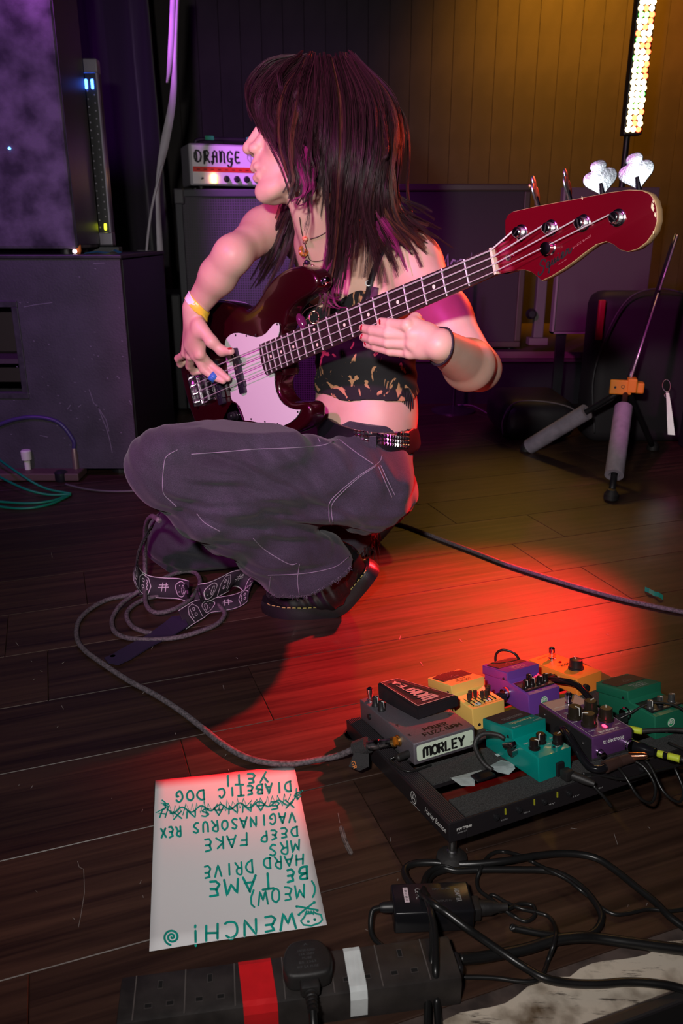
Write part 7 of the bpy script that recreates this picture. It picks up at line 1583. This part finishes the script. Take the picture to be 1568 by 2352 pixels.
# ---------------------------------------------------------------- belt with studs
waistS = S(); waistS.pr = list(jn.pr[:2]); bc = W(845, 1000, 1.70); bcz = bc[2]
def belt_fn(P):
    e_ = waistS.ev(P); d = e_-.0165; u = (P-W(845, 999, 1.62))@wn
    return np.maximum(np.maximum(d, np.abs(u)-.0205), -(e_-.009))
lo, hi = bounds(jn, .0); lo = np.array([bc[0]-.13, bc[1]-.20, bcz-.06]); hi = np.array([bc[0]+.13, bc[1]+.20, bcz+.06])
def belt_clip(P): return belt_fn(P)
me = surface(belt_clip, lo, hi, .0026, 'belt'); me.materials.append(mat('belt_leather', (0.008, 0.008, 0.010), 0.35)); belt = new_obj('belt', me, None, person); bv_b = bvh_of(me)
studm = mat('stud_chrome', (0.75, 0.72, 0.76), 0.14, 1.0); sb_ = B()
def stud_at(px, py):
    r = Vector(ray(px, py)).normalized(); h = bv_b.ray_cast(Vector(C0), r, 3)
    if h[0] is None: return
    n_ = h[1]; 
    if n_.dot(r) > 0: n_ = -n_
    Mq = frame(h[0]+n_*.0002, Vector((0, 0, 1)).cross(n_), (0, 0, 1), n_)
    s_ = .0036; sb_.add([(-s_, -s_, 0), (s_, -s_, 0), (s_, s_, 0), (-s_, s_, 0), (-s_*.35, -s_*.35, .0022), (s_*.35, -s_*.35, .0022), (s_*.35, s_*.35, .0022), (-s_*.35, s_*.35, .0022)], [(0, 1, 5, 4), (1, 2, 6, 5), (2, 3, 7, 6), (3, 0, 4, 7), (4, 5, 6, 7)], Mq)
for x in list(np.arange(815, 850, 8.6))+[870, 877.5, 885, 892]+list(np.arange(898, 940, 5.6)):
    for k in range(5): stud_at(x, 972+(x-815)*.13+k*9.2)
o = sb_.obj('studs', studm, belt); o['kind'] = 'stuff'
for x in (856,):
    b = B(); pts = [onto(bv_b, x, y, .003) for y in (966, 985, 1005, 1030)]; pts = [p for p in pts if p is not None]
    vs = []; 
    for p in pts: vs += [p-Vector(RT)*.0065, p+Vector(RT)*.0065]
    ob = new_obj('belt_loop', mesh_from(vs, [(2*i, 2*i+1, 2*i+3, 2*i+2) for i in range(len(pts)-1)]), dn_, jeans); ob.modifiers.new('t', 'SOLIDIFY').thickness = .0025

# ---------------------------------------------------------------- boots
Xb = fl(760, 1420)[0]; Yc = fl(700, 1424)[1]+.050; EL = math.radians(52)
def foot(x, y, z):                      # x from the heel, bend at .145
    d = x-.145
    s_ = min(max((.155-x)/.035, 0), 1)
    if d >= 0: return np.array([Xb-d, Yc-y, z])
    k = EL; a = -d
    t_ = min(a/.05, 1)*k                # the bend is spread over 5 cm
    if a < .05: R_ = .05/k; px_ = R_*math.sin(t_)-z*math.sin(t_); pz_ = R_*(1-math.cos(t_))+z*math.cos(t_)
    else: R_ = .05/k; px_ = R_*math.sin(k)+(a-.05)*math.cos(k)-z*math.sin(k); pz_ = R_*(1-math.cos(k))+(a-.05)*math.sin(k)+z*math.cos(k)
    return np.array([Xb+px_, Yc-y, pz_])
def boot(name_label, dx, dy, parent_obj):
    off = np.array([dx, dy, 0]); F_ = lambda x, y, z: foot(x, y, z)+off
    wdt = lambda x: np.interp(x, [0, .012, .04, .10, .15, .20, .245, .275, .292], [.012, .030, .036, .035, .041, .049, .047, .034, .010])
    xs_ = [.001, .004, .010, .02, .035, .055, .075, .095, .11, .12, .13, .14, .15, .165, .18, .2, .22, .24, .255, .27, .281, .288, .2915]
    def slab(name, z0, z1, grow, m, nz=3, parent=None):
        vs, fs = [], []; n = len(xs_); ring = []
        loop = [(x, 1) for x in xs_]+[(x, -1) for x in reversed(xs_)]; m_ = len(loop)
        for j in range(nz+1):
            z = z0+(z1-z0)*j/nz; gg = grow-(.0015 if j in (0, nz) else 0)
            for x, s_ in loop:
                y = s_*(wdt(x)+gg); xx = x+(gg if x > .28 else (-gg if x < .012 else 0)); vs.append(F_(xx, y, z))
        for j in range(nz):
            for i in range(m_): a = j*m_+i; b_2 = j*m_+(i+1) % m_; fs.append((a, b_2, b_2+m_, a+m_))
        for j in (0, nz):
            for i in range(n-1): a = j*m_+i; q_ = j*m_+m_-1-i; fs.append((a, a+1, q_-1, q_))
        b = B().add(vs, fs); return b.obj(name, m, parent, angle=45)
    sole = slab('sole', 0, .027, .004, M['sole'], 3, parent_obj)
    b = B()
    for s_ in (1, -1):
        for x in np.arange(.01, .285, .011): b.tube([F_(x, s_*(wdt(x)+.0030), .0285), F_(x+.003, s_*(wdt(x+.003)+.0030), .0288), F_(x+.007, s_*(wdt(x+.007)+.0030), .0285)], .0009, 5)
    b.obj('welt_stitches', M['stitch'], sole)['kind'] = 'stuff'
    b = B()
    for x in (.16, .185, .21, .235): b.box((-.002, -.002, -.002), (.002, .002, .006), M=T(*F_(x, wdt(x)+.004, .002)))
    up_ = S()
    up_.ch([F_(.256, 0, .040), F_(.215, 0, .044), F_(.175, 0, .050), F_(.14, 0, .058)], [.030, .036, .036, .038], .03)
    up_.ch([F_(.232, .018, .036), F_(.15, .012, .040), F_(.10, .004, .045)], [.026, .026, .028], .03); up_.ch([F_(.232, -.018, .036), F_(.15, -.012, .040), F_(.10, -.004, .045)], [.026, .026, .028], .03)
    up_.ch([F_(.14, 0, .058), F_(.09, 0, .072), F_(.060, 0, .090)], [.038, .042, .044], .03); up_.ch([F_(.045, 0, .038), F_(.038, 0, .070), F_(.052, 0, .11)], [.032, .034, .038], .03)
    top_ = W(690, 1270, 1.63)+off
    up_.rc(F_(.060, 0, .095), F_(.060, 0, .095)*.35+top_*.65, .042, .044, .03)
    def up_fn(P):
        d = up_.ev(P); q = P-F_(.15, 0, .05); rr_ = np.exp(-(np.linalg.norm(q, axis=1)/.06)**2); return np.maximum(d+.0022*rr_*np.sin(P@np.array([230, 0, 120])), .010-P[:, 2])
    l0, h0 = bounds(up_, .01); me_ = surface(up_fn, l0, h0, .0026, 'boot'); me_.materials.append(M['leather'])
    return me_, F_, wdt, sole, up_
M['sole'] = mat('boot_sole', (0.012, 0.011, 0.012), 0.35, bump=.15, bscale=500); M['stitch'] = mat('yellow_stitch', (0.50, 0.40, 0.12), 0.7); M['leather'] = mat('black_patent_leather', (0.010, 0.009, 0.010), 0.16, coat=.6, bump=.12, bscale=80)
def make_boot(dx, dy):
    root = new_obj('boot', bpy.data.meshes.new('tmp'), None, person)
    me_, F_, wdt, sole, up_ = boot('', dx, dy, root); root.data = me_
    bvb = bvh_of(me_)
    # eyelets, laces on the instep
    for s_ in (1, -1):
        for i, x in enumerate((.165, .145, .125, .105, .085)):
            c = Vector(F_(x, s_*.020, .12)); dn2 = Vector(F_(x, s_*.018, .03))-c; h_ = bvb.ray_cast(c, dn2.normalized(), .2)
            if h_[0] is None: continue
            nn = h_[1] if h_[1].dot(dn2) < 0 else -h_[1]
            B().lathe([(.0042, 0), (.0040, .0012), (.0022, .0014)], M=frame(h_[0], nn.orthogonal(), nn.cross(nn.orthogonal()), nn), n=12).obj('eyelet', M['steel'], root, angle=30)
    for i, x in enumerate((.160, .140, .120, .100)):
        c = []
        for y in np.linspace(-.020, .020, 7):
            o_ = Vector(F_(x-.006*(y/.02), y, .13)); d2 = Vector(F_(x-.006*(y/.02), y*.9, .03))-o_; h_ = bvb.ray_cast(o_, d2.normalized(), .2)
            if h_[0] is not None: c.append(h_[0]-d2.normalized()*.002)
        if len(c) > 3: cable('lace', c, .0019, M['black'], root, 6, 3)
    return root
bt1 = make_boot(0, 0); bt2 = make_boot(.085, .40)
bt1['label'] = 'near boot, heel raised'; bt2['label'] = 'far boot, mostly hidden'
b = B(); rr2 = np.random.default_rng(4); c0b = W(846, 1205, 1.92)
for k in range(160):
    a_ = c0b+np.array([rr2.normal()*.010, rr2.normal()*.010, rr2.normal()*.018]); dv = np.array([rr2.normal()*.010+.002, rr2.normal()*.01, -.030-rr2.random()*.035]); b.tube([a_, a_+dv*.5+rr2.normal(size=3)*.003, a_+dv], [.0012, .001, .0004], 4, False)
o = b.obj('boot_fringe', mat('black_fur', (0.012, 0.006, 0.006), 0.8), person); o['kind'] = 'stuff'

# ---------------------------------------------------------------- jewellery, bands, nails
def ring_on(name, c, axis, ra, rb, width, m, parent, a0=0, a1=2*PI, n=36, up=(0, 0, 1), th=.0008):
    axis = Vector(axis).normalized(); x = axis.cross(Vector(up)).normalized(); y = axis.cross(x); vs, fs = [], []
    for k in range(n+1):
        a = a0+(a1-a0)*k/n; r_ = x*ra*math.cos(a)+y*rb*math.sin(a)
        vs += [Vector(c)+r_-axis*width/2, Vector(c)+r_+axis*width/2]
    for k in range(n): fs.append((2*k, 2*k+1, 2*k+3, 2*k+2))
    o = new_obj(name, mesh_from(vs, fs, True), m, parent); o.modifiers.new('t', 'SOLIDIFY').thickness = th; return o
axR = wrR-elR; cR = elR+axR*.955
def cuff(name, c, axis, wid_, t0, t1, m, parent, x0=-9, x1=9, tilt_=None):
    c = np.array(tuple(c)); a = np.array(tuple(axis)); a = a-FW*(a@FW)*.8; a = a/np.linalg.norm(a)
    if tilt_ is not None: a = a+tilt_; a = a/np.linalg.norm(a)
    def f(P):
        d = body.ev(P); q = P-c; x = q@RT
        return np.maximum(np.maximum(np.maximum(d-t1, -(d-t0)), np.abs(q@a)-wid_/2), np.maximum(x0-x, x-x1))
    me_ = surface(lambda P: np.maximum(f(P), np.linalg.norm(P-c, axis=1)-.040), c-.045, c+.045, .0011, name); me_.materials.append(m); return new_obj(name, me_, None, parent)
wb_ = cuff('wristband', cR, axR, .0175, .0004, .0030, mat('yellow_band', (0.90, 0.62, 0.05), 0.35), person)
cuff('white_section', cR, axR, .0177, .0020, .0036, mat('white_band', (0.85, 0.80, 0.85), 0.4), wb_, -.021, .006)
axL = wrL-elL; cL = elL+axL*.955
cuff('hair_tie', cL, axL, .0040, .0002, .0034, mat('dark_elastic', (0.02, 0.012, 0.022), 0.7), person)
pm1, pm2 = q3(485, 1055, 44), q3(625, 1165, 30); fa = pm2-pm1
ring_on('finger_tape', pm1+fa*1.0, fa, .0100, .0100, .014, mat('blue_tape', (0.04, 0.16, 0.55), 0.5), person)
nailm = mat('red_nail', (0.35, 0.008, 0.02), 0.12, coat=1.0)
def nail(px, py, ang, ln, wd_, m=nailm, name='fingernail'):
    q = onto(bv_skin, px, py, 0.0)
    if q is None: return
    r = Vector(ray(px, py)).normalized(); h_ = bv_skin.ray_cast(Vector(C0), r, 3); nn = h_[1] if h_[1].dot(r) < 0 else -h_[1]
    xdir = Vector(RT*math.cos(ang)+UP*math.sin(ang)); xdir = (xdir-nn*xdir.dot(nn)).normalized(); Mq = frame(q, xdir, nn.cross(xdir), nn)
    b = bmesh.new(); bmesh.ops.create_uvsphere(b, u_segments=12, v_segments=8, radius=1); b.transform(Mq@Matrix.Diagonal((ln, wd_, .0012, 1)))
    B().merge(b).obj(name, m, person, smooth=True)
for (a_, b__, an, l_, w_) in ((432, 480, 1.5, .0050, .0028), (175, 562, 1.35, .0052, .0030), (178, 680, 1.5, .0048, .0032), (228, 778, -.5, .0046, .0030)): nail(*z4m(a_, b__), an, l_, w_)
nail(*z3m(862, 758), -.15, .0050, .0030)
# necklaces
cord = mat('necklace_cord', (0.05, 0.025, 0.02), 0.6)
nk = new_obj('necklace', bpy.data.meshes.new('n0'), None, person)
def cordpath(pts, r=.0011, off=.0016):
    pp_ = []
    for p in smooth_path([(*p, 0) for p in pts], 5):
        q = onto(bv_skin, p[0], p[1], off)
        if q is not None and (not pp_ or (q-pp_[-1]).length < .05): pp_.append(q)
    return pp_
me_l = []
def ncord(name, pts, parent): 
    pp_ = cordpath(pts)
    return cable(name, pp_, .0010, cord, parent, 6, 1) if len(pp_) > 2 else None
vs_, fs_ = tube_vf(cordpath([(688, 500), (692, 530), (700, 560), (706, 580), (713, 598), (740, 598), (770, 580)]), .0010, 6); nk.data = mesh_from(vs_, fs_, True); nk.data.materials.append(cord)
for pts in ([(712, 549), (730, 544), (748, 534)], [(697, 605), (712, 606), (730, 615), (748, 616)], [(838, 500), (820, 530), (812, 555), (800, 590), (780, 615), (760, 625)], [(826, 505), (815, 540), (804, 575)], [(697, 605), (696, 620)]): ncord('cord', pts, nk)
amber = mat('amber_bead', (0.55, 0.22, 0.04), 0.12, coat=1, col2=(0.10, 0.03, 0.01), vscale=160); redb = mat('red_bead', (0.55, 0.06, 0.03), 0.12, coat=1, col2=(0.75, 0.40, 0.25), vscale=240); dkb = mat('dark_bead', (0.02, 0.01, 0.03), 0.1, coat=1); pal = mat('copper_bead', (0.65, 0.35, 0.30), 0.2, .8)
def bead(px, py, rx, ry, m, off=.005, hole=False, parent=nk):
    q = onto(bv_skin, px, py, off); 
    if q is None: return
    if hole:
        return B().tube([q+Vector(RT*rx*.62*math.cos(a)+UP*ry*.62*math.sin(a)) for a in np.linspace(0, 2*PI, 24)], min(rx, ry)*.42, 10).obj('bead', m, parent, smooth=True)
    b = bmesh.new(); bmesh.ops.create_uvsphere(b, u_segments=16, v_segments=10, radius=1); b.transform(frame(q, RT, UP)@Matrix.Diagonal((rx, ry, min(rx, ry), 1))); return B().merge(b).obj('bead', m, parent, smooth=True)
bead(700, 548, .0060, .0055, redb); bead(699, 556, .0040, .0036, pal); bead(697, 576, .0100, .0130, amber, .006, True); bead(705, 602, .0062, .0050, dkb); bead(718, 611, .0042, .0040, pal); bead(737, 615, .0032, .0030, pal)
bead(812, 541, .0078, .0105, redb)
bead(807, 556, .0025, .0025, pal)
pn = new_obj('pendant_chain', mesh_from(*tube_vf([BPx(*p, 6) for p in ((741, 690), (730, 702), (724, 715), (722, 722))], .0009, 6), True), cord, person)
B().tube([BPx(721, 729, 8)+RT*.0085*math.cos(a)+UP*.0115*math.sin(a) for a in np.linspace(0, 2*PI, 28)], .0014, 8).obj('gold_ring', mat('rose_gold', (0.70, 0.42, 0.28), 0.18, 1.0), pn, smooth=True)
b = bmesh.new(); bmesh.ops.create_uvsphere(b, u_segments=16, v_segments=10, radius=1); b.transform(frame(BPx(692, 738, 0), RT*.9+UP*.4, UP)@Matrix.Diagonal((.0085, .016, .005, 1))); B().merge(b).obj('purple_pendant', mat('purple_stone', (0.10, 0.01, 0.06), 0.12, coat=1), pn, smooth=True)
cable('cord', [BPx(692, 724, 2), BPx(704, 710, 4), BPx(728, 700, 5)], .0009, cord, pn, 6, 3)
for (x, y, z, r_) in ((-.012, .079, -.048, .0026), (-.010, .080, -.034, .0020)): 
    b = bmesh.new(); bmesh.ops.create_uvsphere(b, u_segments=10, v_segments=8, radius=r_); b.transform(Matrix.Translation(Vector(H(x, y, z)))); B().merge(b).obj('earring', M['chrome'], person, smooth=True)
# ================================================================ hair
def hair_mat(name, c1, c2, rough=.38):
    m = bpy.data.materials.new(name); m.use_nodes = True; N, L = m.node_tree.nodes, m.node_tree.links; p = N['Principled BSDF']
    hi_ = N.new('ShaderNodeHairInfo'); r = N.new('ShaderNodeValToRGB'); r.color_ramp.elements[0].color = (*c1, 1); r.color_ramp.elements[1].color = (*c2, 1)
    L.new(hi_.outputs['Random'], r.inputs['Fac']); L.new(r.outputs['Color'], p.inputs['Base Color']); p.inputs['Roughness'].default_value = rough; p.inputs['Specular IOR Level'].default_value = .3
    return m
hm1 = hair_mat('dark_brown_hair', (.008, .003, .005), (.050, .017, .023)); hm2 = hair_mat('magenta_dyed_hair', (.10, .006, .055), (.30, .02, .14)); hm3 = hair_mat('lit_auburn_hair', (.05, .014, .010), (.13, .045, .03))
GA = {  # guides: px, py, depth
 'a0': [(690, 138, 1.45), (630, 146, 1.475), (586, 190, 1.485), (580, 240, 1.48), (594, 284, 1.47)],
 'a1': [(690, 138, 1.43), (628, 150, 1.435), (584, 200, 1.44), (582, 250, 1.44), (598, 292, 1.435)],
 'a2': [(692, 142, 1.42), (636, 178, 1.415), (606, 235, 1.41), (606, 285, 1.41), (632, 330, 1.405)],
 'a3': [(694, 142, 1.415), (645, 195, 1.400), (624, 255, 1.390), (632, 310, 1.388), (662, 365, 1.385), (682, 425, 1.392), (690, 455, 1.40)],
 'a4': [(700, 142, 1.41), (664, 210, 1.385), (652, 280, 1.378), (656, 350, 1.374), (668, 410, 1.376), (652, 452, 1.385)],
 'b1': [(710, 136, 1.41), (684, 220, 1.378), (668, 300, 1.366), (672, 370, 1.362), (688, 425, 1.368), (672, 462, 1.38)],
 'b2': [(725, 138, 1.41), (722, 225, 1.374), (712, 315, 1.362), (706, 380, 1.358), (712, 415, 1.366), (694, 450, 1.378)],
 'b3': [(745, 138, 1.41), (750, 225, 1.374), (744, 315, 1.360), (738, 365, 1.356), (744, 400, 1.364), (728, 430, 1.375)],
 'c1': [(760, 138, 1.415), (778, 230, 1.376), (780, 330, 1.364), (774, 420, 1.385), (770, 500, 1.44), (764, 580, 1.49), (752, 640, 1.51), (740, 682, 1.515)],
 'c2': [(775, 138, 1.42), (806, 235, 1.382), (806, 335, 1.370), (792, 430, 1.390), (782, 510, 1.44), (776, 590, 1.49), (770, 650, 1.51), (768, 695, 1.52)],
 'c3': [(790, 142, 1.43), (834, 235, 1.392), (840, 335, 1.380), (826, 430, 1.396), (812, 510, 1.44), (812, 570, 1.48), (800, 620, 1.50)],
 'c4': [(800, 145, 1.44), (858, 235, 1.41), (868, 335, 1.40), (858, 430, 1.41), (862, 500, 1.44), (885, 560, 1.47), (902, 606, 1.49)],
 'd1': [(808, 146, 1.45), (876, 235, 1.44), (888, 335, 1.43), (880, 430, 1.44), (896, 490, 1.46), (940, 530, 1.48), (975, 572, 1.50)],
 'd2': [(812, 148, 1.47), (888, 240, 1.47), (902, 330, 1.47), (892, 420, 1.47), (906, 474, 1.48), (960, 500, 1.50), (1008, 530, 1.52)],
 'd3': [(812, 150, 1.50), (886, 240, 1.53), (898, 330, 1.54), (888, 420, 1.53), (900, 478, 1.52), (948, 506, 1.53), (985, 520, 1.54)],
 'e1': [(770, 150, 1.55), (760, 260, 1.60), (740, 380, 1.60), (700, 470, 1.62), (668, 540, 1.645), (640, 600, 1.65), (606, 650, 1.64)],
 'e2': [(750, 150, 1.55), (720, 260, 1.60), (690, 380, 1.58), (662, 470, 1.60), (640, 530, 1.63), (618, 585, 1.64), (596, 632, 1.63)],
 'e3': [(760, 150, 1.55), (740, 260, 1.60), (715, 400, 1.59), (690, 490, 1.61), (676, 560, 1.635), (664, 620, 1.645), (650, 648, 1.64)],
}
def gpath(g, n=18):
    P_ = np.array(smooth_path([W(*p) for p in g], 10)); L_ = np.r_[0, np.cumsum(np.linalg.norm(np.diff(P_, axis=0), axis=1))]; t_ = np.linspace(0, L_[-1], n)
    return np.stack([np.interp(t_, L_, P_[:, k]) for k in range(3)], 1)
GP = {k: gpath(v) for k, v in GA.items()}
def strands(name, groups, m, parent, seed, rad=.00026, label=None):
    r = np.random.default_rng(seed); allp = []; n = 18; t_ = np.linspace(0, 1, n)[:, None]
    for gs_, cnt, s0, s1, lmin, curl in groups:
        ncl = max(cnt//34, 3); cl = [(r.random()*(len(gs_)-1), r.normal(size=3), r.normal(size=3), r.uniform(lmin, 1.06), r.uniform(0, 6.3), r.uniform(3, 7)) for _ in range(ncl)]
        for _ in range(cnt):
            u, o0, o1, ln, ph, fq = cl[r.integers(ncl)]; u = np.clip(u+r.normal()*.03, 0, len(gs_)-1.001); i = int(u); w_ = u-i
            P_ = GP[gs_[i]]*(1-w_)+GP[gs_[min(i+1, len(gs_)-1)]]*w_
            idx = np.linspace(0, min(ln, 1.0)*(n-1), n); P_ = np.stack([np.interp(idx, np.arange(n), P_[:, k]) for k in range(3)], 1)
            if ln > 1: P_ = P_+(P_[-1]-P_[-2])*(ln-1)*n*t_**3
            tp = np.sin(np.clip(t_*1.15, 0, 1)*math.pi)*.0016+.0006; fine = r.normal(size=3)*tp
            wave = np.sin(t_*fq+ph)*(.0090*curl)*t_*o1/ (np.linalg.norm(o1)+1e-6) + np.sin(t_*fq*2.3+ph*2+r.normal()*.3)*.0028*curl*t_*o0/(np.linalg.norm(o0)+1e-6)
            P_ = P_+o0*(s0*(1-t_)+s1*t_)+fine+wave; allp.append(P_)
    A = np.array(allp, np.float32); ns = len(A)
    hc = bpy.data.hair_curves.new(name); hc.add_curves([n]*ns); hc.attributes['position'].data.foreach_set('vector', A.reshape(-1))
    ra = (rad*(1-.75*np.linspace(0, 1, n)**2)).astype(np.float32); at = hc.attributes.get('radius') or hc.attributes.new('radius', 'FLOAT', 'POINT'); at.data.foreach_set('value', np.tile(ra, ns))
    hc.materials.append(m); o = bpy.data.objects.new(name, hc); COL.objects.link(o); o.parent = parent; o['kind'] = 'stuff'
    if label: o['label'] = label
    return o
# solid mass under the strands
hb = S()
hb.el(H(-.014, 0, .056), (.098, .075, .084), HR, .02); hb.el(H(-.040, 0, .010), (.076, .072, .10), HR, .03)
hb.el(H(.058, 0, .088), (.036, .054, .038), HR, .03)
for g, r0, r1 in (('a3', .010, .004), ('b1', .014, .004), ('b2', .014, .004), ('b3', .014, .006), ('c1', .016, .010), ('c2', .018, .010), ('c3', .018, .008), ('c4', .020, .006), ('d1', .020, .006), ('d2', .020, .006), ('d3', .022, .006), ('e1', .020, .006), ('e3', .020, .006)):
    P_ = GP[g][1:15:2]; k_ = len(P_)
    for i in range(k_-1): hb.rc(P_[i]+FW*.010, P_[i+1]+FW*.010, .7*(r0+(r1-r0)*i/k_), .7*(r0+(r1-r0)*(i+1)/k_), .010)
fcut = S(); fcut.el(H(.098, 0, -.012), (.060, .075, .066), HR, .01)
def hb_fn(P): return np.maximum(hb.ev(P), -fcut.ev(P))
l0, h0 = bounds(hb, .01); me = surface(hb_fn, l0, h0, .0030, 'hair'); me.materials.append(mat('hair_mass', (0.006, 0.0025, 0.003), 0.9, spec=0.1)); hair = new_obj('hair', me, None, person)
strands('hair_strands', [
 (['a0', 'a1', 'a2', 'a3'], 2800, .0055, .0045, .80, .6), (['a3', 'a4', 'b1'], 900, .0045, .0060, .55, .9), (['b1', 'b2', 'b3'], 1500, .0050, .0065, .50, 1.0), (['b3', 'c1'], 700, .0060, .0060, .50, 1.0), (['c1', 'c2', 'c3'], 3000, .0060, .0070, .70, 1.0),
 (['c3', 'c4', 'd1'], 2300, .0070, .0095, .62, 1.3), (['d1', 'd2', 'd3'], 2400, .0075, .0095, .66, 1.4), (['e1', 'e2', 'e3'], 1700, .0050, .0095, .78, 1.2), (['a1', 'a3', 'b2', 'c1', 'c3', 'd2'], 1500, .007, .012, .30, 1.2), (['c2', 'c4', 'd2'], 900, .012, .014, .45, 1.8), (['d2', 'd3'], 350, .012, .024, .5, 2.5)], hm1, hair, 11)
strands('lit_strands', [(['c1', 'c2'], 500, .0050, .0080, .85, 1.2), (['c4', 'd1', 'd2'], 1000, .009, .012, .7, 1.8), (['e1', 'e2', 'e3'], 260, .006, .009, .9, 1.3), (['a2', 'a4', 'b2'], 180, .006, .006, .7, 1.0)], hm3, hair, 12, label='strands coloured reddish as if lit')  # red light on the hair, put into the colour of these strands
GP['m1'] = gpath([(752, 470, 1.44), (758, 540, 1.49), (752, 600, 1.51), (738, 650, 1.50), (742, 690, 1.50), (766, 706, 1.505), (786, 700, 1.51)])
GP['m2'] = gpath([(770, 480, 1.44), (778, 560, 1.49), (772, 620, 1.51), (756, 660, 1.51), (752, 690, 1.505), (772, 702, 1.51)])
GP['m3'] = gpath([(860, 480, 1.44), (890, 530, 1.46), (908, 560, 1.475), (925, 605, 1.49)])
GP['m4'] = gpath([(660, 300, 1.375), (672, 370, 1.368), (690, 420, 1.368), (696, 450, 1.376), (670, 468, 1.385)])
GP['m5'] = gpath([(728, 370, 1.358), (730, 410, 1.362), (722, 440, 1.37), (700, 466, 1.38)])
strands('dyed_strands', [(['m1', 'm2'], 520, .0050, .0060, .75, 1.2), (['m3', 'm3'], 160, .004, .008, .8, 1.0), (['m4', 'm5'], 200, .003, .004, .8, .8)], hm2, hair, 13, label='magenta dyed strands')
